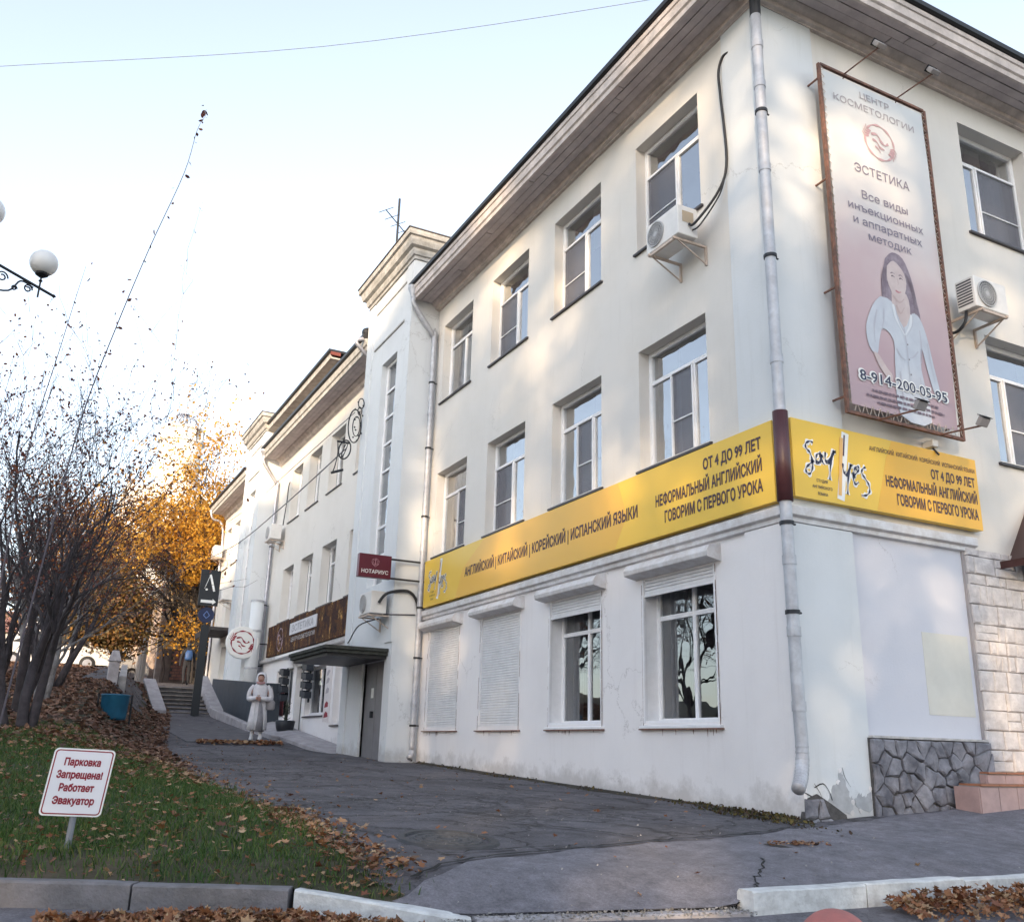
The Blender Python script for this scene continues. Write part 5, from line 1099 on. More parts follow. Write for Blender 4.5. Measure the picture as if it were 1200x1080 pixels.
wl = MB(); wl.add([(-1.15, 17.5, .5), (-.95, 17.5, .5), (-.95, 27, 1.2), (-1.15, 27, 1.2), (-1.15, 17.5, .78), (-.95, 17.5, .78), (-.95, 27, 1.75), (-1.15, 27, 1.75)], [(0, 1, 5, 4), (1, 2, 6, 5), (2, 3, 7, 6), (3, 0, 4, 7), (4, 5, 6, 7)])
setp(wl.build('low_wall', conc_lt, None, bevel=.02), 'pale sloping low wall below the dark fence', 'wall')
stp = empty('stairs', (-1.9, 27, 1.4), 'flight of worn concrete steps going up to the street behind', 'stairs')
ns = 7
for k in range(ns):
    z0 = 1.33+k*.152; y0 = 26.5+k*.42; t = MB(); t.box(-2.55, -1.15, y0, y0+.6 if k < ns-1 else 30.4, z0-.3, z0+.15); t.build('step', mat('riser_shade_concrete', (.08, .078, .08), .9, col2=(.045, .042, .042), scale=5, bump=.6), stp, bevel=.02)
    t = MB(); t.box(-2.56, -1.14, y0-.03, y0+.5 if k < ns-1 else 30.4, z0+.1502, z0+.185); t.build('tread', mat('tread_concrete', (.30, .27, .25), .9, col2=(.16, .13, .11), scale=6, bump=.6), stp, bevel=.008)  # shade put into the dark riser colour; treads paler with leaf litter
t = MB(); t.add([(-1.13, 26.2, 1.2), (-.72, 26.2, 1.2), (-.72, 30, 2), (-1.13, 30, 2), (-1.13, 26.2, 1.62), (-.72, 26.2, 1.62), (-.72, 30, 2.95), (-1.13, 30, 2.95)], [(0, 1, 5, 4), (1, 2, 6, 5), (2, 3, 7, 6), (3, 0, 4, 7), (4, 5, 6, 7)]); t.build('cheek_wall', conc_lt, stp, bevel=.02)
t = MB(); t.add([(-3.0, 26.2, 1.2), (-2.57, 26.2, 1.2), (-2.57, 30, 2), (-3.0, 30, 2), (-3.0, 26.2, 1.55), (-2.57, 26.2, 1.55), (-2.57, 30, 2.75), (-3.0, 30, 2.75)], [(0, 1, 5, 4), (1, 2, 6, 5), (2, 3, 7, 6), (3, 0, 4, 7), (4, 5, 6, 7)]); t.build('cheek_wall', conc_lt, stp, bevel=.02); loc_all(stp)
fn_ = empty('fence', (-.7, 24, 1.4), 'dark slate sheet fence between the stairs and the far tower', 'fence')
for k in range(7):
    y0, y1 = 21.6+k*1.03, 21.6+(k+1)*1.03-.012; tz = lambda q: 2.32+(q-21.6)*.065; bz = lambda q: 1.0+(q-21.6)*.08
    t = MB(); t.add([(x, y, z) for x in (-.745, -.70) for y, z in ((y0, bz(y0)), (y1, bz(y1)), (y1, tz(y1)), (y0, tz(y0)))], [(0, 1, 2, 3), (7, 6, 5, 4), (0, 4, 5, 1), (1, 5, 6, 2), (2, 6, 7, 3), (3, 7, 4, 0)]); t.build('panel', fence_m, fn_)
t = MB(); t.box(-.745, .0, 21.56, 21.6, 1.0, 2.32); t.build('panel', fence_m, fn_)
loc_all(fn_)
bin_ = empty('litter_bin', (-5.25, 14.4, .95), 'blue litter bin on the leafy slope beside the path', 'litter bin')
t = MB(); t.lathe((-5.25, 14.4, .98), [(.24, 0), (.26, .05), (.28, .48), (.30, .50), (.28, .52), (.26, .46)], 20); t.build('drum', mat('bin_blue', (.015, .12, .22), .5, var=.2), bin_, smooth=True)
for dx in (-.33, .33): t = MB(); t.tube([(-5.25+dx, 14.4, .9), (-5.25+dx, 14.4, 1.5)], .02, 6); t.build('stand', dark_metal, bin_)
loc_all(bin_)
cpost = MB(); cpost.box(-4.95, -4.68, 20.9, 21.2, 1.6, 2.65); cpost.add([(-4.98, 20.87, 2.65), (-4.65, 20.87, 2.65), (-4.65, 21.23, 2.65), (-4.98, 21.23, 2.65), (-4.9, 21.0, 2.95), (-4.73, 21.0, 2.95)], [(0, 1, 5, 4), (1, 2, 5), (2, 3, 4, 5), (3, 0, 4)])
setp(cpost.build('concrete_post', conc_lt, None, bevel=.02), 'stubby pale concrete post beside the path up the hill', 'post')
lw = MB(); lw.add([(-4.65, 21.0, 1.6), (-4.45, 21.0, 1.6), (-3.6, 30, 2.6), (-3.8, 30, 2.6), (-4.65, 21.0, 2.25), (-4.45, 21.0, 2.25), (-3.6, 30, 3.2), (-3.8, 30, 3.2)], [(0, 1, 5, 4), (1, 2, 6, 5), (2, 3, 7, 6), (3, 0, 4, 7), (4, 5, 6, 7)])
setp(lw.build('low_wall', conc, None), 'dark low wall behind the concrete post at the top of the slope', 'wall')

# ------------------------------------------------------------------ parking sign, bollard, manhole
pk_ = empty('parking_sign', (-6.66, -.2, -.12), 'white no parking sign with red Cyrillic text on a short grey post in the lawn', 'sign')
cd = Vector((CAM.x+6.7, CAM.y+.2, 0)).normalized(); rr = Vector((-cd.y, cd.x, 0))
rr = -rr if rr.x < 0 else rr; FS = Fr((-6.72, -.22, 0), tuple(rr), tuple(cd))
lean = .10
def rrect(w, h, r, n=5):
    o = []
    for cx, cz, a0 in ((w-r, h-r, 0), (-w+r, h-r, 90), (-w+r, -h+r, 180), (w-r, -h+r, 270)):
        for k in range(n+1): a = R(a0+90*k/n); o.append((cx+r*math.cos(a), cz+r*math.sin(a)))
    return o
def leanp(pts, cz=.325): return [(u+lean*z*1.0, z+cz+u*(-.035)) for u, z in pts]
for (w, h, r, d0, d1, m_, nm) in ((.192, .215, .03, -.004, 0, print_w, 'plate'), (.182, .205, .024, 0, .001, redp, 'border'), (.174, .197, .018, .001, .002, mat('sign_white', (.78, .76, .80), .4), 'field')):
    t = MB(); t.fpoly(FS, leanp(rrect(w, h, r)), d0, d1); t.build(nm, m_, pk_)
for s_, z, w in (('Парковка', .432, .215), ('Запрещена!', .350, .27), ('Работает', .268, .205), ('Эвакуатор', .186, .245)):
    o = text(s_, FS, 0, z, w*1.06, .046, redp, .0035, pk_, bold=.045)
    for v in o.data.vertices:
        q = Vector(v.co)-FS.o; u = q.dot(FS.r); v.co = Vector(FS.p(u+lean*(v.co.z-.325), .0035, v.co.z-u*.035))
t = MB(); t.tube([FS.p(-.01, -.03, -.2), FS.p(.02, -.03, .48)], .022, 10); t.build('post', mat('post_grey', (.22, .235, .27), .6, metal=.3), pk_); loc_all(pk_)
bo = MB(); bo.lathe((-3.44, -3.92, -.42), [(.17*math.cos(R(a)), .17*math.sin(R(a))+.17) for a in range(0, 90, 8)]+[(.001, .345)], 28); bo.v = [(v[0], v[1], v[2]+.05) for v in bo.v]
BX = (-3.46, -3.75)
bo = MB(); pr_ = [(.19, -.3)]+[(.19*math.cos(R(a)), .19*math.sin(R(a))) for a in range(0, 90, 7)]+[(.002, .19)]
bo.lathe((BX[0], BX[1], -.285), pr_, 30)
setp(bo.build('bollard', mat('pink_bollard', (.46, .15, .13), .7, col2=(.33, .13, .12), scale=8, bump=.3), None, smooth=True), 'faded pink dome bollard on the road before the white kerb', 'bollard')
mh = empty('manhole', (-4.1, -.55, -.06), 'sunken round manhole cover in the old asphalt', 'manhole cover'); hz = float(terr(-4.15, -.6))+0.012*math.sin(-4.15*1.3-.6*.7)*math.sin(-.66)+.006
def drop(mb):
    mb.v = [(x, y, z-hz+float(terr(x, y))+.012*math.sin(x*1.3+y*.7)*math.sin(y*1.1)+.004) for x, y, z in mb.v]; return mb
t = MB(); t.lathe((-4.15, -.6, hz), [(.40, -.01), (.38, .014), (.325, .016), (.315, -.01)], 32, close=False); drop(t).build('rim', mat('iron_rim', (.05, .05, .055), .7, var=.3, scale=15), mh)
t = MB(); t.lathe((-4.15, -.6, hz-.004), [(.0, .008), (.08, .008), (.085, .018), (.10, .018), (.105, .008), (.17, .008), (.175, .018), (.19, .018), (.195, .008), (.24, .008), (.245, .018), (.26, .018), (.265, .008), (.28, .006), (.30, -.01)], 32, close=False); drop(t).build('cover', mat('iron_cover', (.07, .07, .075), .7, var=.4, scale=20, bump=1, bscale=40), mh); loc_all(mh)

# ------------------------------------------------------------------ lamp post, antenna, wires
lp = empty('street_lamp', (-8.35, 4.1, .1), 'street lamp with white globes on a black scrolled iron arm', 'street lamp')
t = MB(); t.tube([(-8.35, 4.1, .0), (-8.35, 4.1, 6.2)], [.07, .045], 12); t.build('post', dark_metal, lp)
t = MB(); t.tube([(-8.35, 4.1, 5.98), (-7.52, 4.55, 5.84)], .018, 6)
FLp = Fr((-8.35, 4.1, 0), (.879, .476, 0), (.476, -.879, 0))
t.lathe((-7.52, 4.55, 5.84), [(.0, -.03), (.03, 0), (0, .03)], 8); t.build('arm', dark_metal, lp)
t = MB()
for cu, cz, r_ in ((.62, 5.80, .055), (.30, 5.82, .07), (.46, 5.74, .035)):
    t.tube([FLp.p(cu+r_*(1-a/28)*math.cos(a*.45), 0, cz+r_*(1-a/28)*math.sin(a*.45)) for a in range(0, 20)], .010, 5, False)
t.tube(catmull([FLp.p(.68, 0, 5.84), FLp.p(.52, 0, 5.86), FLp.p(.4, 0, 5.68), FLp.p(.1, 0, 5.58), FLp.p(0, 0, 5.4)], 5), .012, 5); t.build('scroll', dark_metal, lp)
gm = mat('globe', (.78, .77, .76), .25)
def globe(x, y, z, r_=.165):
    s = MB(); s.lathe((x, y, z), [(.002, -r_)]+[(r_*math.cos(R(a)), r_*math.sin(R(a))) for a in range(-80, 81, 10)]+[(.002, r_)], 24); g_ = s.build('globe', gm, lp, smooth=True)
    s = MB(); s.lathe((x, y, z-r_-.03), [(.03, 0), (.075, .03), (.085, .06), (.07, .065)], 14); s.build('globe_collar', dark_metal, g_)
    s = MB(); s.tube([(x, y, z-r_-.03), (x, y, z-r_-.3)], .012, 6); s.lathe((x, y, z-r_-.08), [(.0, -.03), (.028, 0), (0, .03)], 8); s.build('globe_stem', dark_metal, g_)
globe(-7.69, 4.46, 6.21); globe(-8.35, 4.1, 6.55, .18)
loc_all(lp)
for g_ in lp.children: pass
an = empty('antenna', (-.45, 12.4, 11.76), 'thin television antenna standing on the near stair tower roof', 'antenna')
t = MB(); t.tube([(-.45, 12.4, 11.74), (-.45, 12.4, 13.85)], .028, 6); t.build('mast', dark_metal, an)
t = MB(); t.tube([(-.85, 12.2, 13.3), (-.05, 12.6, 12.95)], .013, 4)
for k in range(5): q = Vector((-.85, 12.2, 13.3)).lerp(Vector((-.05, 12.6, 12.95)), k/4); t.tube([q+Vector((-.12, .2, 0)), q+Vector((.12, -.2, 0))], .008, 4)
t.build('boom', dark_metal, an); loc_all(an)
def wire(pts, r_, label, cat='wire'):
    t = MB(); t.tube(catmull(pts, 6), r_, 4); return setp(t.build('wire', mat('wire_grey', (.10, .10, .11), .6), None), label, cat, 'overhead wires')
wire([(-14, 14.5, 13.0), (-10.54, 11.72, 13.1), (-9.34, 10.89, 13.15), (-3.72, 8.12, 13.9), (1.32, 4.11, 14.05), (2.67, 2.42, 13.9)], .005, 'thin overhead wire crossing the top of the sky')
wire([(-1.05, 13.3, 7.35), (-.9, 20, 7.35), (-.7, 27, 7.55), (-.6, 34, 8.1)], .016, 'lower dark wire running along the facade from the iron scroll')
wire([(-.9, 13.3, 8.3), (-.7, 20, 8.6), (-.3, 27, 9.1), (-.1, 33, 9.6)], .010, 'upper thin wire running along the facade from the iron scroll')

# ------------------------------------------------------------------ people
def skin_body(name, verts, edges, rad, m, parent, sub=2, root=0):
    me = bpy.data.meshes.new(name); me.from_pydata(verts, edges, []); me.materials.append(m)
    o = bpy.data.objects.new(name, me); COL.objects.link(o); o.parent = parent
    md = o.modifiers.new('skin', 'SKIN'); md.use_smooth_shade = True
    sv_ = me.skin_vertices[0].data
    for i, r_ in enumerate(rad): sv_[i].radius = (r_, r_) if not isinstance(r_, tuple) else r_
    sv_[root].use_root = True
    s = o.modifiers.new('sub', 'SUBSURF'); s.levels = sub; s.render_levels = sub
    return o
def shell(prof, k=20):
    """stack of elliptical rings (cx, cy, z, rx, ry)"""
    mb = MB(); vs = []; fs = []; n = len(prof)
    for cx, cy, z, rx, ry in prof:
        for j in range(k): a = 2*math.pi*j/k; w = 1+.03*math.sin(a*5+z*3); vs.append((cx+rx*w*math.cos(a), cy+ry*w*math.sin(a), z))
    for i in range(n-1):
        for j in range(k): fs.append((i*k+j, i*k+(j+1) % k, (i+1)*k+(j+1) % k, (i+1)*k+j))
    fs += [tuple(range(k))[::-1], tuple((n-1)*k+j for j in range(k))]; mb.add(vs, fs); return mb
skin_m = mat('skin', (.42, .24, .18), .55)
def woman():
    P = empty('person', (-1.66, 16.95, .66), 'person in a long white hooded coat, arms folded, standing by the shop', 'person')
    P.rotation_euler = (0, 0, R(-20))
    V = [(0, 0, .82), (0, 0, 1.05), (0, 0, 1.28), (0, 0, 1.38), (0, -.01, 1.50), (.085, 0, .78), (.09, -.02, .44), (.10, 0, .07), (.10, -.13, .03), (-.085, 0, .78), (-.09, .02, .44), (-.11, .03, .07), (-.12, -.10, .03),
         (.17, 0, 1.27), (.24, .01, 1.02), (.08, -.20, 1.00), (.0, -.23, 1.02), (-.17, 0, 1.27), (-.27, .0, 1.03), (-.10, -.19, .98), (-.03, -.22, .97)]
    E = [(0, 1), (1, 2), (2, 3), (3, 4), (0, 5), (5, 6), (6, 7), (7, 8), (0, 9), (9, 10), (10, 11), (11, 12), (2, 13), (13, 14), (14, 15), (15, 16), (2, 17), (17, 18), (18, 19), (19, 20)]
    rad = [.13, .11, .12, .05, .085, .08, .055, .04, .04, .08, .055, .04, .04, .045, .035, .03, .026, .045, .035, .03, .026]
    skin_body('body', V, E, rad, skin_m, P)
    wc = mat('white_coat', (.72, .71, .73), .9, col2=(.56, .55, .58), scale=8, bump=.4, bscale=20)
    c = shell([(-.02, 0, .24, .25, .17), (-.01, .0, .5, .225, .165), (0, 0, .8, .195, .15), (0, 0, 1.0, .165, .14), (0, 0, 1.2, .185, .135), (0, 0, 1.31, .17, .12), (0, 0, 1.37, .10, .085)], 28); c.build('coat', wc, P, smooth=True)
    for s in (1, -1):
        t = MB(); t.tube(catmull([(s*.16, 0, 1.31), (s*.25, .0, 1.18), (s*.265, 0, 1.0), (s*.19, -.15, .98), (s*.05, -.215, 1.0)], 5), [.055]*6+[.06]*6+[.065]*5+[.055]*4, 10); t.build('sleeve', wc, P, smooth=True)
    h = shell([(0, .02, 1.36, .12, .11), (0, .02, 1.42, .135, .13), (0, .025, 1.52, .135, .135), (0, .03, 1.60, .11, .115), (0, .03, 1.645, .05, .05)], 16); h.build('hood', wc, P, smooth=True)
    f = MB(); f.lathe((0, -.055, 1.49), [(.002, -.10), (.05, -.085), (.07, -.03), (.072, .03), (.055, .07), (.002, .085)], 14); f.v = [(v[0], -.055+(v[1]+.055)*.95-.02, v[2]) for v in f.v]; f.v = [(v[0]*1.12, v[1]-.012, v[2]) for v in f.v]; f.build('face', skin_m, P, smooth=True)
    f = MB(); f.tube(catmull([(-.07, -.10, 1.50), (-.05, -.135, 1.56), (0, -.145, 1.575), (.05, -.135, 1.56), (.07, -.10, 1.50)], 4), .014, 6); f.build('hair', mat('brown_hair', (.06, .03, .02), .7), P)
    f = MB(); f.tube(catmull([(-.09, -.09, 1.385), (0, -.135, 1.36), (.09, -.09, 1.385)], 4), .028, 8); f.build('scarf', mat('pink_scarf', (.42, .24, .24), .9), P, smooth=True)
    f = MB(); f.lathe((0, -.152, 1.475), [(.001, -.02), (.014, -.01), (.006, .03)], 6); f.build('nose', skin_m, P)
    for s in (1, -1): e = MB(); e.lathe((s*.03, -.142, 1.515), [(.001, -.008), (.01, 0), (.001, .008)], 6); e.build('eye', black_m, P)
    e = MB(); e.box(-.02, .02, -.150, -.142, 1.437, 1.445); e.build('mouth', redp, P)
    sk = shell([(0, 0, .22, .17, .14), (0, 0, .3, .175, .145), (0, 0, .4, .18, .15)]); sk.build('skirt', mat('pale_skirt', (.50, .49, .50), .9), P, smooth=True)
    g = shell([(.05, -.035, .2, .13, .155), (.05, -.03, .5, .12, .15), (.04, -.02, .8, .10, .142), (.03, -.02, .96, .06, .13)]); g.build('dress', mat('grey_dress', (.27, .265, .29), .9, var=.2, scale=9), P, smooth=True)
    for x in (-.085, .185): g = MB(); g.tube([(x, -.155, .26), (x*.9, -.15, .8), (x*.5, -.14, 1.1)], .012, 5); g.build('coat_edge', mat('coat_edge', (.6, .6, .62), .9), P)
    for x, y in ((.10, -.05), (-.115, -.02)): b = shell([(x, y, 0, .05, .12), (x, y, .04, .052, .125), (x, y+.03, .09, .045, .07), (x, y+.04, .16, .045, .05), (x, y+.04, .24, .045, .05)], 12); b.build('boot', mat('white_boot', (.66, .65, .66), .6), P, smooth=True)
    for s in (1, -1):
        for k in range(4): t = MB(); x = s*(.02-.012*0)+(-.02 if s > 0 else .0); t.tube([(x*1.0, -.245, 1.03-.018*k-(.03 if s < 0 else 0)), (x-s*.04, -.262, 1.02-.018*k-(.03 if s < 0 else 0)), (x-s*.07, -.25, 1.015-.018*k-(.03 if s < 0 else 0))], [.009, .008, .007], 6); t.build('finger', skin_m, P)
        t = MB(); t.tube([(s*.0, -.24, 1.05), (-s*.03, -.255, 1.075)], [.010, .008], 6); t.build('thumb', skin_m, P)
    bg_ = shell([(.27, -.04, .72, .08, .05), (.27, -.04, .76, .12, .06), (.27, -.04, .92, .12, .06), (.27, -.04, .97, .07, .04)], 14); b = bg_.build('handbag', mat('grey_bag', (.26, .25, .26), .6), None, smooth=True)
    b.location = P.location; b.rotation_euler = P.rotation_euler; setp(b, 'light grey handbag hanging at the side of the person in white', 'handbag')
    sp = MB(); sp.tube(catmull([(.2, -.05, .95), (.23, -.03, 1.2), (.27, -.04, 1.3), (.33, -.04, 1.1), (.34, -.04, .95)], 4), .008, 5); s_ = sp.build('strap', MATS['grey_bag'], b)
woman()
def walker():
    P = empty('person', (-.92, 34.0, 2.78), 'person in dark clothes with a blue backpack walking away above the stairs', 'person')
    V = [(0, 0, .88), (0, 0, 1.1), (0, 0, 1.36), (0, 0, 1.48), (0, 0, 1.62), (.09, 0, .85), (.10, .10, .48), (.10, .06, .08), (.10, .19, .04), (-.09, 0, .85), (-.10, .02, .48), (-.10, -.16, .12), (-.10, -.06, .04), (.20, 0, 1.38), (.27, .02, 1.1), (.28, .08, .85), (.28, .1, .76), (-.20, 0, 1.38), (-.27, -.03, 1.1), (-.28, .0, .85), (-.28, .0, .76)]
    E = [(0, 1), (1, 2), (2, 3), (3, 4), (0, 5), (5, 6), (6, 7), (7, 8), (0, 9), (9, 10), (10, 11), (11, 12), (2, 13), (13, 14), (14, 15), (15, 16), (2, 17), (17, 18), (18, 19), (19, 20)]
    rad = [.15, .14, .16, .055, .10, .10, .07, .05, .04, .10, .07, .05, .04, .075, .06, .045, .035, .075, .06, .045, .035]
    skin_body('body', V, E, rad, mat('dark_clothes', (.015, .016, .022), .9), P)
    b = shell([(0, -.18, 1.0, .14, .08), (0, -.2, 1.1, .16, .10), (0, -.2, 1.3, .15, .09), (0, -.18, 1.4, .09, .05)], 14); b = b.build('backpack', mat('backpack_blue', (.03, .08, .22), .6), P, smooth=True)
    h = shell([(0, .01, 1.56, .085, .09), (0, .01, 1.66, .095, .10), (0, .01, 1.73, .06, .065)], 12); h.build('hair', black_m, P, smooth=True)
walker()

# ------------------------------------------------------------------ car far left
def car(loc, rz, m, label, L=4.3, H=1.5):
    P = empty('parked_car', loc, label, 'car', 'cars parked behind the trees'); P.rotation_euler = (0, 0, rz)
    prof = [(-L/2, .35), (-L/2, .85), (-L/2+.25, .98), (-L*.36, 1.0), (-L*.22, H-.05), (L*.05, H), (L*.2, H-.03), (L*.33, 1.05), (L/2-.15, .88), (L/2, .6), (L/2, .35)]
    mb = MB(); n = len(prof); W_ = .85
    def half(y, sc): return [(x, y, z if z < 1 else 1+(z-1)*sc) for x, z in prof]
    vs = half(-W_, 0.0)+[(x, -W_*(1 if z < 1.02 else .8), z) for x, z in prof]+[(x, W_*(1 if z < 1.02 else .8), z) for x, z in prof]
    vs = vs[n:]; mb.add(vs, [tuple(range(n)), tuple(range(2*n-1, n-1, -1))]+[(i, (i+1) % n, n+(i+1) % n, n+i) for i in range(n)]); mb.build('body', m, P, bevel=.06)
    for s in (-1, 1):
        g_ = MB(); g_.add([(-L*.33, s*.835, 1.04), (-L*.21, s*.70, H-.1), (L*.18, s*.70, H-.1), (L*.3, s*.835, 1.06)], [(0, 1, 2, 3)]); g_.build('side_window', black_m, P)
    for x in (-L*.31, L*.31):
        for s in (-1, 1): w_ = MB(); w_.lathe((x, s*.8-.09, .32), [(.2, 0), (.32, .01), (.32, .17), (.2, .18)], 18, 'Y'); w_o = w_.build('wheel', black_m, P); r_ = MB(); r_.lathe((x, s*.8-.095, .32), [(.19, 0), (.19, .19)], 14, 'Y'); r_.build('rim', zinc, w_o)
    return P
wcar = mat('white_car', (.7, .7, .72), .3)
car((-6.0, 37.5, 3.27), 0, wcar, 'white car parked beyond the tree trunks at the left edge', 4.6, 1.9)
car((-3.6, 44, 3.35), .3, mat('silver_car', (.45, .46, .5), .35), 'silver car parked on the street behind the concrete post')

# ------------------------------------------------------------------ far buildings
pb = empty('pavilion', (1, 44, 3), 'small old two storey house with columns, brick panel and sunlight coloured top', 'building')
pink = mat('pavilion_wall', (.42, .30, .24), .9, col2=(.30, .21, .17), scale=2.5); sun_ylw = mat('pavilion_upper_sun', (.58, .45, .30), .9, var=.2)
t = MB(); t.box(-.9, 7, 42, 60, 2.5, 4.9); t.build('wall', mat('pavilion_lower_shade', (.20, .15, .13), .9, var=.25), pb); t = MB(); t.box(-.9, 7, 42.0, 60, 4.9, 7.9); t.build('wall', sun_ylw, pb)  # low sun put into the upper wall's yellow, shade into the darker lower wall
t = MB(); t.box(-1.1, 7.2, 41.8, 60.2, 7.9, 8.15); t.build('roof', mat('pavilion_cornice', (.55, .48, .40), .9), pb)
for y in (42.2, 45, 48, 51, 54, 57):
    t = MB(); t.box(-1.15, -.9, y, y+.35, 2.8, 7.6); t.build('pilaster', mat('pilaster_grey', (.45, .38, .36), .9, var=.2), pb)
for x in (-.55, .2):
    pass
t = MB(); t.box(-.5, .45, 41.97, 42, 3.4, 4.85); bp_ = t.build('brick_panel', mortar_m, pb)
for r_ in range(10):
    for c_ in range(4):
        t = MB(); x = -.48+c_*.235+(.1 if r_ % 2 else 0); t.box(x, min(x+.215, .44), 41.95, 41.972, 3.42+r_*.142, 3.42+r_*.142+.12); t.build('brick', brick_m, bp_)
for (x0, x1, z0, z1) in ((.75, 1.75, 5.5, 7.0), (2.6, 3.6, 5.5, 7.0)):
    t = MB(); t.box(x0, x1, 41.95, 42.0, z0, z1); w_ = t.build('window', upvc, pb)
    for k in (0, 1): t = MB(); t.box(x0+.08+k*(x1-x0-.08)/2, x0+(k+1)*(x1-x0-.04)/2, 41.94, 41.95, z0+.08, z1-.08); t.build('pane', mat('far_glass', (.10, .11, .14), .15), w_)
for y in (43.4, 46.4, 49.4, 52.4, 55.4):
    for z0 in (3.4, 5.6): t = MB(); t.box(-.93, -.9, y, y+1.1, z0, z0+1.5); w_ = t.build('window', MATS['far_glass'], pb)
loc_all(pb)
for y in (40.5, 41.6, 42.7):
    t = MB(); t.tube([(-1.9, y+.0, 2.9), (-1.9, y, 7.0)], .09, 8); setp(t.build('pale_column', mat('column_pale', (.5, .45, .42), .8), None), {40.5: 'nearest of three slender pale columns left of the pavilion', 41.6: 'middle of three slender pale columns left of the pavilion', 42.7: 'farthest of three slender pale columns left of the pavilion'}[y], 'column', 'slender columns beside the pavilion')
rt = empty('rotunda_tower', (8, 124, 5), 'white rotunda with a wire dome rising behind the yellow tree', 'tower'); RX, RY = 7.2, 114.5
rw = mat('rotunda_white', (.78, .74, .70), .8, var=.1)
t = MB(); t.lathe((RX, RY, 0), [(2.6, 30), (2.6, 36.9), (2.9, 37.0), (2.9, 37.3), (2.4, 37.4), (2.4, 38.6), (2.75, 38.7), (2.75, 38.95), (1.9, 39.0)], 28); t.build('drum', rw, rt)
for k in range(12): a = 2*math.pi*k/12; t = MB(); t.tube([(RX+2.55*math.cos(a), RY+2.55*math.sin(a), 37.3), (RX+2.55*math.cos(a), RY+2.55*math.sin(a), 38.7)], .13, 8); t.build('column', rw, rt)
for k in range(8):
    a = math.pi*k/8; t = MB(); t.tube([(RX+1.9*math.cos(a)*math.cos(b_), RY+1.9*math.sin(a)*math.cos(b_), 39+2.1*math.sin(b_)) for b_ in [math.pi*i/14 for i in range(15)]], .06, 5); t.build('dome_rib', zinc, rt)
for q in (.35, .75): t = MB(); rr_ = 1.9*math.cos(q*math.pi/2); t.tube([(RX+rr_*math.cos(i*.3), RY+rr_*math.sin(i*.3), 39+2.1*math.sin(q*math.pi/2)) for i in range(22)], .05, 5); t.build('dome_ring', zinc, rt)
t = MB(); t.tube([(RX, RY, 39), (RX, RY, 42.6)], .07, 6); t.build('mast', zinc, rt)
t = MB(); t.box(RX-6, RX+6, RY-4, RY+10, 3, 30); t.build('tower_block', rw, rt); loc_all(rt)
fb_ = empty('background_house', (-14, 95, 3), 'pale house far down the street behind the bare trees', 'building')
t = MB(); t.box(-22, -7, 95, 104, 3, 10); t.build('wall', mat('far_wall', (.55, .52, .52), .9, var=.1), fb_)
t = MB(); t.add([(-22.5, 94.5, 10), (-6.5, 94.5, 10), (-6.5, 104.5, 10), (-22.5, 104.5, 10), (-22.5, 99.5, 12.5), (-6.5, 99.5, 12.5)], [(0, 1, 5, 4), (2, 3, 4, 5), (1, 2, 5), (3, 0, 4)]); t.build('roof', mat('far_roof', (.25, .12, .1), .8), fb_)
for k in range(6):
    for z0 in (4.5, 7.5): t = MB(); t.box(-21+k*2.4, -19.9+k*2.4, 94.95, 95, z0, z0+1.5); t.build('window', MATS['far_glass'], fb_)
loc_all(fb_)

# ---- the other side of the street (seen in the window reflections), then unseen blocks added to shade the facade
def block(x0, x1, y0, y1, z0, z1, m, label, face, nf, nw, roofm=None):
    P = empty('offscreen_block', ((x0+x1)/2, (y0+y1)/2, z0), label, 'building'); t = MB(); t.box(x0, x1, y0, y1, z0, z1); t.build('wall', m, P)
    t = MB(); t.add([(x0-.5, y0-.5, z1), (x1+.5, y0-.5, z1), (x1+.5, y1+.5, z1), (x0-.5, y1+.5, z1), ((x0+x1)/2-.1*(x1-x0), (y0+y1)/2, z1+2.2), ((x0+x1)/2+.1*(x1-x0), (y0+y1)/2, z1+2.2)], [(0, 1, 5, 4), (1, 2, 5), (2, 3, 4, 5), (3, 0, 4), (0, 3, 2, 1)]); t.build('roof', roofm or roof_m, P)
    fh = (z1-z0)/nf
    for i in range(nf):
        for k in range(nw):
            t = MB(); 
            if face == 'E': w_ = (y1-y0)/nw; t.box(x1, x1+.06, y0+w_*(k+.25), y0+w_*(k+.75), z0+fh*i+.9, z0+fh*i+2.4)
            else: w_ = (x1-x0)/nw; t.box(x0+w_*(k+.25), x0+w_*(k+.75), y1, y1+.06, z0+fh*i+.9, z0+fh*i+2.4)
            t.build('window', MATS['far_glass'], P)
    loc_all(P)
block(-44, -34, -4, 30, -.5, 8.5, mat('orange_brick', (.42, .20, .12), .9, var=.2), 'low orange brick house with a red roof across the street', 'E', 3, 9, mat('red_roof', (.34, .05, .035), .7))
def shade_block(s0, s1, t, depth, z1, label, nf, nw, m):  # unseen block, added to keep the low sun off the facade
    c = Vector((sun_h.x, sun_h.y, 0))*t+Vector((-sun_h.y, sun_h.x, 0))*0
    px = Vector((-sun_h.y, sun_h.x, 0)); 
    if px.x < 0: px = -px
    c = sun_h*(t+depth/2)+px*((s0+s1)/2)
    block(c.x-(s1-s0)/2, c.x+(s1-s0)/2, c.y-depth/2, c.y+depth/2, -1.5, z1, m, label, 'N', nf, nw)
    o = [x for x in COL.objects if x.get('label') == label][0]; o.rotation_euler = (0, 0, math.atan2(px.y, px.x))
pan = mat('shade_block_grey', (.50, .48, .45), .9, var=.15)
shade_block(-21, -6.7, 50, 12, 22.5, 'unseen tall grey block added behind the camera to shade the facade, left', 7, 5, pan)
shade_block(3.6, 34, 52, 12, 22.8, 'unseen long grey block added behind the camera to shade the facade, right', 7, 10, pan)

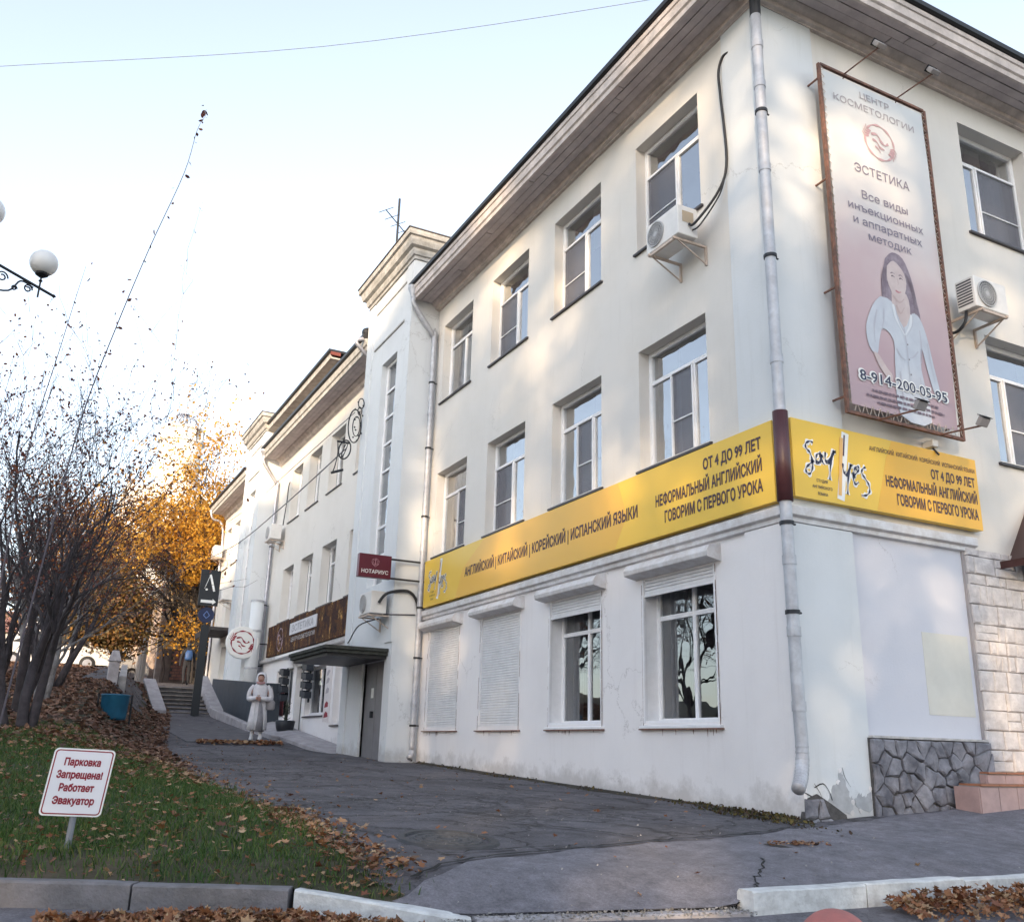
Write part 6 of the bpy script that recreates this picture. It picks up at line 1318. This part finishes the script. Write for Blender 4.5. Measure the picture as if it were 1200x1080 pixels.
# ------------------------------------------------------------------ trees
class Tree:
    def __init__(s, seed): s.r = random.Random(seed); s.V = []; s.F = []; s.tips = []
    def limb(s, p, d, L, r0, r1, n, k, wob, grav):
        R_ = s.r; pts = [p.copy()]; d = d.normalized()
        for i in range(n):
            d = (d+Vector((R_.gauss(0, wob), R_.gauss(0, wob), R_.gauss(0, wob)+grav))).normalized(); pts.append(pts[-1]+d*(L/n))
        base = len(s.V); a = None
        for i, q in enumerate(pts):
            t = (pts[min(i+1, n)]-pts[max(i-1, 0)]).normalized()
            a = t.orthogonal().normalized() if a is None else (a-t*a.dot(t)).normalized()
            b = t.cross(a); r = r0+(r1-r0)*i/n
            for j in range(k):
                th = 6.2832*j/k; v = q+(a*math.cos(th)+b*math.sin(th))*r; s.V.append((v.x, v.y, v.z))
        for i in range(n):
            for j in range(k): s.F.append((base+i*k+j, base+i*k+(j+1) % k, base+(i+1)*k+(j+1) % k, base+(i+1)*k+j))
        return pts, d
    def grow(s, p, d, L, r, lev, P):
        R_ = s.r; n = max(3, 6-lev) ; k = (8, 6, 4, 3, 3, 3)[min(lev, 5)]
        pts, dd = s.limb(p, d, L, r, r*P['taper'], n, k, P['wob']*(1+.4*lev), P['grav'] if lev else 0)
        if lev >= P['lev']: s.tips.append((pts[-1], dd)); s.tips += [(q, dd) for q in pts[1:-1]]; return
        nb = P['nb'][lev]
        for i in range(nb):
            t = R_.uniform(P['start'] if lev == 0 else .25, 1.0) if i < nb-1 else 1.0
            q = pts[0].lerp(pts[-1], t) if False else pts[min(n, int(t*n))]
            ang = R_.uniform(*P['ang']) if t < 1 else R_.uniform(0, .3); ax = dd.cross(Vector((R_.gauss(0, 1), R_.gauss(0, 1), R_.gauss(0, 1)))).normalized()
            nd = Matrix.Rotation(ang, 3, ax) @ dd
            s.grow(q, nd, L*R_.uniform(*P['len']), max(P.get('rmin', .004), r*(P['taper']+(1-P['taper'])*(1-t))*R_.uniform(.5, .75)), lev+1, P)
def leafmesh(name, C, size, m, parent=None, seed=0, kind=None, flat=False, **kw):
    """small six sided leaves (folded along the midrib) at points C"""
    g = np.random.default_rng(seed); n = len(C); C = np.asarray(C)
    a = g.normal(size=(n, 3)); 
    if flat: a[:, 2] *= .25
    a /= np.linalg.norm(a, axis=1)[:, None]; b = g.normal(size=(n, 3))
    if flat: b[:, 2] *= .25
    b -= a*(a*b).sum(1)[:, None]; b /= np.linalg.norm(b, axis=1)[:, None]; c = np.cross(a, b)
    s = size*g.uniform(.6, 1.25, n)[:, None]
    pat = [(-1, 0, 0), (-.35, .55, .18), (.45, .5, .15), (1, 0, 0), (.45, -.5, .15), (-.35, -.55, .18)]
    V = np.stack([C+s*.5*(a*u+b*v+c*w) for u, v, w in pat], 1).reshape(-1, 3); i = np.arange(n)*6
    F = np.concatenate([np.stack([i, i+1, i+2, i+3], -1), np.stack([i, i+3, i+4, i+5], -1)])
    if kind: kw['kind'] = kind
    return npmesh(name, V, F, m, parent, **kw)
def tree(name, base, trunks, P, seed, label, cat, leafm, nleaf, lsize, spread, barkm=bark, group=None, crown_only=True, cull=None, clump=1.0):
    root = empty(name, base, label, cat, group); T = Tree(seed); b = Vector(base)
    for (off, d, L, r) in trunks: T.grow(b+Vector(off), Vector(d), L, r, 0, P)
    o = npmesh('trunk', np.array(T.V)-np.array(base), T.F, barkm, root, smooth=True)
    if nleaf:
        g = np.random.default_rng(seed); tips = np.array([t[0] for t in T.tips]); tips = tips[g.uniform(size=len(tips)) < clump]; idx = g.integers(0, len(tips), nleaf)
        C = tips[idx]+g.normal(size=(nleaf, 3))*spread
        if cull: C = C[cull(C)]
        leafmesh('crown', C-np.array(base), lsize, leafm, root, seed)
    return root, T
bareP = dict(lev=4, nb=(6, 4, 3, 3), taper=.42, wob=.11, grav=.07, start=.28, ang=(.2, .62), len=(.55, .86), rmin=.0045)
spots = [((-7.0, 8.6), 1, 'bare tree with a thick dark trunk nearest the street lamp', 3.1, .10), ((-7.1, 11.2), 2, 'second bare tree, slightly leaning, in the row on the leafy slope', 3.2, .10),
         ((-6.75, 13.2), 3, 'bare tree with a whitewashed trunk on the leafy slope', 3.0, .09), ((-6.45, 17.2), 4, 'dark bare tree in front of the white car', 3.0, .12),
         ((-6.7, 22.5), 5, 'farthest bare tree on the leafy slope', 3.0, .10)]
for (x, y), sd_, lab, L, r in spots:
    z = float(terr(x, y))-.05; rr_ = random.Random(sd_*13)
    tr_ = [((0, 0, 0), (rr_.uniform(-.12, .04), rr_.uniform(-.1, .1), 1), L*1.0, r*.85), ((.12, .1, 0), (rr_.uniform(.0, .10), rr_.uniform(-.15, .15), 1), L*.7, r*.8), ((-.2, .05, 0), (rr_.uniform(-.25, -.05), rr_.uniform(-.15, .15), 1), L*.8, r*.7)]
    tree('bare_tree', (x, y, z), tr_, bareP, sd_*7+1, lab, 'tree', leaf_purple, 2000, .06, .045, bark_grey if sd_ != 3 else bark_lt, 'bare trees on the leafy slope')
# long whippy shoots with a few leaves left
sh_ = empty('young_shoots', (-7.3, .6, .1), 'tall whippy young shoots with a few leaves against the sky at the left edge', 'sapling')
t = MB(); shoots = [[(-7.3, .62, .1), (-7.15, .75, 2.0), (-7.05, .9, 3.2), (-6.9, 1.0, 4.1), (-6.72, 1.05, 5.0), (-6.52, 1.0, 5.85), (-6.46, 1.0, 6.35), (-6.4, 1.0, 6.55)],
          [(-7.4, .7, .1), (-7.42, .9, 2.5), (-7.3, 1.0, 3.9), (-7.22, 1.1, 4.7)]]
pts_ = []
for s_ in shoots:
    c = catmull(s_, 5); n = len(c); t.tube(c, [.007*(1-i/n)+.0012 for i in range(n)], 5); pts_ += [tuple(c[i]+Vector((random.gauss(0, .03), random.gauss(0, .03), random.gauss(0, .03)))) for i in range(n//3, n) for _ in range(2)]
pts_ += [(-6.4+random.gauss(0, .03), 1, 6.55+random.gauss(0, .05)) for _ in range(10)]
t.build('stem', twig_m, sh_); leafmesh('leaves', np.array(pts_)[::2], .05, leaf_purple, sh_, 3); loc_all(sh_)
yP = dict(lev=4, nb=(7, 6, 5, 3), taper=.5, wob=.10, grav=.05, start=.5, ang=(.4, .95), len=(.55, .8), rmin=.012)
tree('yellow_tree', (.6, 38.6, 3.0), [((0, 0, 0), (-.10, 0, 1), 5.0, .30), ((.5, .3, 0), (.14, .1, 1), 4.7, .24), ((-.3, .5, 0), (-.24, .1, 1), 4.4, .18)], yP, 41, 'tall bright yellow autumn tree behind the end of the building', 'tree', leaf_yellow, 36000, .16, .26, bark, clump=.7, cull=lambda C: C[:, 2] > 8.0+.7*np.sin(C[:, 0]*2.2))
tree('orange_tree', (-3.2, 50, 3.2), [((0, 0, 0), (0, 0, 1), 5.5, .22)], yP, 52, 'paler orange and brown tree left of the bright yellow one', 'tree', leaf_orange, 12000, .19, .35, bark, clump=.6, cull=lambda C: C[:, 2] > 8.0)
tree('rusty_tree', (-4.6, 37.0, 3.0), [((0, 0, 0), (.02, 0, 1), 2.5, .16), ((.3, 0, 0), (.12, 0, 1), 2.2, .12)], dict(yP, grav=.0, len=(.55, .72)), 63, 'dense dark olive and rust coloured tree left of the pavilion', 'tree', leaf_dull, 26000, .15, .36, bark)
tree('yellow_bush', (-5.0, 44.0, 3.3), [((0, 0, 0), (.0, 0, 1), 1.4, .06), ((.6, 0, 0), (.2, 0, 1), 1.2, .05)], dict(yP, lev=3, nb=(7, 5, 4)), 71, 'low yellow bush beyond the concrete post', 'bush', leaf_yellow, 2500, .14, .3, bark)
tree('yellow_bush', (-.3, 36.5, 3.0), [((0, 0, 0), (.05, 0, 1), 1.7, .05)], dict(yP, lev=3, nb=(8, 5, 4)), 73, 'slim glowing yellow sapling in front of the pavilion', 'tree', leaf_yellow, 900, .13, .2, bark)
for i, (x, y) in enumerate(((-11, 62), (-17, 70), (-5, 75), (-24, 58), (3, 80))):
    tree('distant_tree', (x, y, 3.5), [((0, 0, 0), (0, 0, 1), 4.5, .22)], yP, 80+i, ['rust tree at the left behind the cars', 'far brown tree beyond the street', 'dull orange tree behind the concrete post', 'leftmost far tree behind the bare trunks', 'tree behind the rotunda foot'][i], 'tree', (leaf_dull, leaf_orange)[i % 2], 6000, .25, .6, bark, 'distant autumn trees')
# unseen poplars added to break the low sun into patches, then trees across the street
px_ = Vector((-sun_h.y, sun_h.x, 0)); px_ = px_ if px_.x > 0 else -px_
for i, s_ in enumerate((-6.0, -3.2, -.6, 2.2)):
    c = sun_h*(46+(i % 2)*3)+px_*s_; g = np.random.default_rng(200+i)
    root = empty('sun_break_poplar', (c.x, c.y, -1.2), ['first', 'second', 'third', 'fourth'][i]+' unseen poplar added between the shade blocks to break up the sun', 'tree', 'unseen poplars added to break up the sun')
    t = MB(); t.tube([(0, 0, 0), (0, .1, 12), (.1, 0, 23)], [.3, .2, .04], 8); t.build('trunk', bark, root)
    nc = 95; hc = g.uniform(2, 23.5, nc); rc = 1.7*np.sqrt(g.uniform(0, 1, nc))*np.clip((25.5-hc)/4, .3, 1); ac_ = g.uniform(0, 6.283, nc); cc_ = np.stack([rc*np.cos(ac_), rc*np.sin(ac_), hc], -1)
    n = 9500; ix = g.integers(0, nc, n); leafmesh('crown', cc_[ix]+g.normal(size=(n, 3))*np.array([.38, .38, .55]), .34, leaf_dull, root, 300+i)
for i, (x, y) in enumerate(((-21, -3), (-23, 5), (-20, 12))):
    tree('street_tree', (x, y, -.8), [((0, 0, 0), (0, 0, 1), 3.6, .2)], yP, 90+i, ['nearest', 'middle', 'farther'][i]+' street tree across the road, out of view to the left', 'tree', leaf_orange, 3000, .2, .5, bark, 'street trees across the road')

# ------------------------------------------------------------------ grass, fallen leaves, weeds
def lawn_z(x, y): return terr(x, y)+(.03*sstep((edge_x(y)-x)/.25)+.02*np.sin(x*3.1)*np.sin(y*2.3)*sstep((edge_x(y)-x)/.5))*(1-kf(x, y))+.004
def noise2(x, y): return (np.sin(x*1.9+1.3*np.sin(y*1.1))+np.sin(y*2.3+1.7*np.sin(x*1.5))+.6*np.sin(x*5.3+y*4.1)+.5*np.sin(x*3.7-y*6.1))/3.1
n = 110000; x = rng.uniform(-9.2, -4.75, n); y = rng.uniform(-1.9, 9.5, n)**1.0
k = (y > kerb_y(x)+.15) & (x < edge_x(y)-.05+.12*rng.normal(size=n)) & (rng.uniform(size=n) < np.clip(1.15-(y-3)/9, .1, 1)*(.55+.6*(noise2(x, y)+.5)))
x, y = x[k], y[k]; n = len(x); z = lawn_z(x, y)-.005; h = rng.uniform(.03, .085, n)*(1+.5*noise2(x*1.3, y)); w = rng.uniform(.0025, .005, n); a = rng.uniform(0, 6.283, n)
dx, dy = np.cos(a), np.sin(a); lx, ly = rng.normal(0, .45, n), rng.normal(0, .45, n)
V = np.stack([np.stack([x-dx*w, y-dy*w, z], -1), np.stack([x+dx*w, y+dy*w, z], -1), np.stack([x+dx*w*.7+lx*h*.4, y+dy*w*.7+ly*h*.4, z+h*.6], -1), np.stack([x-dx*w*.7+lx*h*.4, y-dy*w*.7+ly*h*.4, z+h*.6], -1), np.stack([x+lx*h, y+ly*h, z+h*.95], -1)], 1)
i = np.arange(n)*5; V2 = V.reshape(-1, 3)
F3 = np.concatenate([np.stack([i, i+1, i+2], -1), np.stack([i, i+2, i+3], -1), np.stack([i+3, i+2, i+4], -1)])
npmesh('grass', V2, F3, grass_m, None, kind='stuff', label='short green grass on the lawn with brown leaves in it', cat='grass')
def maple(name, C, size, m, seed, tilt=.35, **kw):
    """five lobed dry leaves, curled"""
    g = np.random.default_rng(seed); C = np.asarray(C); n = len(C)
    th = [0, 28, 55, 80, 105, 140, 180, 220, 255, 280, 305, 332]; rd = [1, .48, .85, .45, .72, .38, .30, .38, .72, .45, .85, .48]
    nz = np.stack([g.normal(0, tilt, n), g.normal(0, tilt, n), np.ones(n)], -1); nz /= np.linalg.norm(nz, axis=1)[:, None]
    a0 = g.uniform(0, 6.283, n); t = np.stack([np.cos(a0), np.sin(a0), np.zeros(n)], -1); t -= nz*(t*nz).sum(1)[:, None]; t /= np.linalg.norm(t, axis=1)[:, None]; b = np.cross(nz, t)
    s = (size*np.clip(g.lognormal(-.2, .35, n), .35, 1.7))[:, None]; curl = g.uniform(-.5, .9, n)[:, None]; P = [C]
    for q, r in zip(th, rd):
        q = math.radians(q); P.append(C+s*.5*r*(t*math.cos(q)+b*math.sin(q)*(1-.25*np.abs(curl)))+nz*s*.5*curl*(r*abs(math.sin(q)))**1.5*.7)
    V = np.stack(P, 1).reshape(-1, 3); k = len(th)+1; i = np.arange(n)*k
    F = np.concatenate([np.stack([i, i+1+j, i+1+(j+1) % len(th)], -1) for j in range(len(th))]); return npmesh(name, V, F, m, None, **kw)
L_ = []
n = 9000; x = rng.uniform(-9, -4.7, n); y = rng.uniform(-1.9, 9, n); k = (y > kerb_y(x)+.1) & (x < edge_x(y)+.05) & (rng.uniform(size=n) < .22+.55*np.clip(noise2(x*.9+3, y*.8)+.15, 0, 1)+.5*np.clip(1-(y-kerb_y(x))/.3, 0, 1)+.4*np.clip((y-4)/4, 0, 1)+.35*np.clip(1-(edge_x(y)-x)/.4, 0, 1))
x, y = x[k], y[k]; L_.append(np.stack([x, y, lawn_z(x, y)+rng.uniform(.015, .07, len(x))], -1))
n = 900; y = rng.uniform(-1.7, 1.2, n); x = edge_x(y)+rng.normal(.0, .16, n)-.02; k = y > kerb_y(x)+.05; x, y = x[k], y[k]; L_.append(np.stack([x, y, np.maximum(terr(x, y), lawn_z(x, y))+rng.uniform(.012, .05, len(x))], -1))
n = 700; y = rng.uniform(1, 12, n); x = edge_x(y)+np.abs(rng.normal(.0, .3, n)); L_.append(np.stack([x, y, terr(x, y)+.02], -1))
n = 260; y = rng.uniform(-2.3, 22, n); x = rng.uniform(-4.7, -.2, n); L_.append(np.stack([x, y, terr(x, y)+.02], -1))
C = np.concatenate(L_); maple('fallen_leaves', C, .074, leaf_brown, 5, kind='stuff', label='brown fallen leaves scattered over the grass and path edge', cat='leaves')
n = 26000; y = 5+rng.uniform(0, 1, n)**.8*30; x = edge_x(y)-rng.uniform(-.3, 6, n)**1.0; k = (rng.uniform(size=n) < np.clip((y-5)/4, .15, 1)) & ~((y > 20.6) & (x > edge_x(y)-2.1) & (x < edge_x(y)-.5) & (rng.uniform(size=n) < .9)); x, y = x[k], y[k]
leafmesh('leaf_carpet', np.stack([x, y, lawn_z(x, y)+rng.uniform(.01, .05, len(x))], -1), .12, leaf_far, None, 9, kind='stuff', flat=True, label='thick carpet of brown leaves on the slope under the bare trees', cat='leaves')
def gutter(x0, x1, n, hmax, seed, peak, label, off=.16):
    g = np.random.default_rng(seed); x = g.uniform(x0, x1, n); d = np.abs(g.normal(0, .17, n)); yk = kerb_y(x); base = -.325-.08*np.clip(d, 0, 1)
    env = np.clip(1-np.abs((x-peak)/((x1-x0)*.62))**2, .08, 1); hh = hmax*env*np.exp(-(d/.22)**2); k = g.uniform(size=n) < env; z = base+hh*g.uniform(.1, 1, n)
    C = np.stack([x, yk-off-d*(.5+1.3*env)+.1*np.sin(x*3), z+.012], -1)[k]; maple('gutter_leaves', C, .075, leaf_brown, seed, .6, kind='stuff', label=label, cat='leaves')
gutter(-6.9, -4.5, 4200, .05, 21, -5.8, 'long heap of brown leaves in the gutter below the lawn kerb', .36)
gutter(-1.9, 1.6, 4200, .13, 22, -.2, 'heap of brown leaves against the white kerb at the right')
x = rng.uniform(-3.2, -1.2, 500); y = 16.3-np.abs(rng.normal(0, .18, 500)); leafmesh('fallen_leaves', np.stack([x, y, terr(x, y)+.03+.05*rng.uniform(size=500)], -1), .11, leaf_brown, None, 31, kind='stuff', flat=True, label='leaves blown against the front of the raised slab', cat='leaves')
# leaf filled pothole
ph = MB(); c0 = (-1.25, -1.2)
pz = float(terr(*c0)); pts = [(c0[0]+.34*math.cos(a)*(1+.2*math.sin(3*a))*1.0+.12*math.sin(a), c0[1]+.14*math.sin(a)*(1+.2*math.cos(2*a)), ) for a in [i*.3927 for i in range(16)]]
ph.add([(a, b_, float(terr(a, b_))+.0175) for a, b_ in pts], [tuple(range(16))]); setp(ph.build('pothole', mat('pothole_dirt', (.035, .03, .028), .95, bump=1), None), 'shallow pothole filled with leaves in front of the corner', 'pothole')
x = c0[0]+rng.normal(0, .15, 130); y = c0[1]+rng.normal(0, .05, 130); maple('fallen_leaves', np.stack([x, y, terr(x, y)+.03], -1), .05, leaf_brown, 44, kind='stuff', label='small leaves collected in the pothole', cat='leaves')
# weeds and earth at the wall foot
n = 2600; y = rng.uniform(-.4, 10.3, n)**1.0; x = -np.abs(rng.normal(0, .10, n))-.03; k = rng.uniform(size=n) < np.clip(.04+.8*np.exp(-((y-.6)/1.0)**2)+.45*(noise2(y*2, y)*.9), 0.015, 1); x, y = x[k], y[k]
xx = np.concatenate([x, -.35+rng.normal(0, .10, 420)]); yy = np.concatenate([y, .3+rng.normal(0, .45, 420)])
yy = np.where(xx > -.1, np.maximum(yy, .02), yy)
leafmesh('weeds', np.stack([xx, yy, terr(xx, yy)+rng.uniform(.003, .05, len(xx))], -1), .042, weed_m, None, 12, kind='stuff', label='weeds and debris along the foot of the white wall', cat='weeds')
er = MB(); vs = []; m_ = 80
for i in range(m_+1):
    y = -.15+10.4*i/m_; w = .10+.10*math.exp(-((y-.6)/1.2)**2)+.05*math.sin(y*3.1)*math.sin(y*7.7); w = max(w, .03)
    for x in (-.005, -w*.5, -w): vs.append((x, y, float(terr(x, y))+(.03 if x > -.01 else .018 if x > -w*.9 else -.004)))
er.add(vs, [(i*3+j, i*3+j+1, i*3+j+4, i*3+j+3) for i in range(m_) for j in range(2)]); er.build('soil_strip', mat('wall_soil', (.05, .04, .032), .95, col2=(.03, .028, .02), scale=12, bump=1.0, bscale=50), None, kind='structure')
# cracks and broken edges in the asphalt
cr = MB()
def crack(pts, w):
    P = catmull([(a, b_, 0) for a, b_ in pts], 8); vs = []
    for i, p in enumerate(P):
        t_ = (P[min(i+1, len(P)-1)]-P[max(i-1, 0)]).normalized(); nn = Vector((-t_.y, t_.x, 0)); j = Vector((random.gauss(0, .012), random.gauss(0, .012), 0)); ww = w*random.uniform(.3, 1.2)
        for s in (1, -1): q = p+j+nn*ww*s*.5; z = max(float(terr(q.x, q.y)), 0*0+float(terr(q.x, q.y)))+.012*math.sin(q.x*1.3+q.y*.7)*math.sin(q.y*1.1)+.0165; vs.append((q.x, q.y, z))
    cr.add(vs, [(2*i, 2*i+1, 2*i+3, 2*i+2) for i in range(len(P)-1)])
crack([(-4.9, -1.75), (-4.2, -1.3), (-3.5, -1.1), (-3.0, -.95), (-2.2, -.8), (-1.5, -.72), (-.8, -.5), (-.35, -.32)], .035)
crack([(-4.4, -1.15), (-3.7, -1.0), (-3.2, -.92)], .03); crack([(-2.0, -1.6), (-2.3, -1.95), (-2.6, -2.2), (-2.8, -2.45)], .02)
crack([(-3.4, .4), (-3.0, -.1), (-2.6, -.5), (-2.5, -.7)], .03); crack([(-2.0, 1.6), (-1.6, .6), (-1.5, -.2)], .02)
cr.build('asphalt_cracks', mat('crack_dark', (.012, .012, .012), 1), None, kind='structure')
x = rng.uniform(-5, 3.5, 2600); y = rng.uniform(-2.3, 11, 2600); k = (x < -.25) | (y < -.7); x, y = x[k], y[k]
leafmesh('grit', np.stack([x, y, terr(x, y)+.012*np.sin(x*1.3+y*.7)*np.sin(y*1.1)+.018], -1), .016, mat('grit_pale', (.34, .32, .31), .9, var=.5, scale=40), None, 16, kind='stuff', flat=True, label='fine grit scattered over the asphalt', cat='grit')
# broken driveway edge gravel
x = rng.uniform(-4.9, -2.9, 900); y = kerb_y(x)+.06+rng.normal(0, .07, 900)
leafmesh('grit', np.stack([x, y, np.full(900, -.315)+rng.uniform(0, .012, 900)+.02*np.clip((y-kerb_y(x))*4, 0, 1)], -1), .022, mat('grit_grey', (.3, .29, .28), .9, var=.4, scale=40), None, 15, kind='stuff', flat=True, label='pale grit along the worn driveway edge', cat='grit')
bpy.context.view_layer.update()
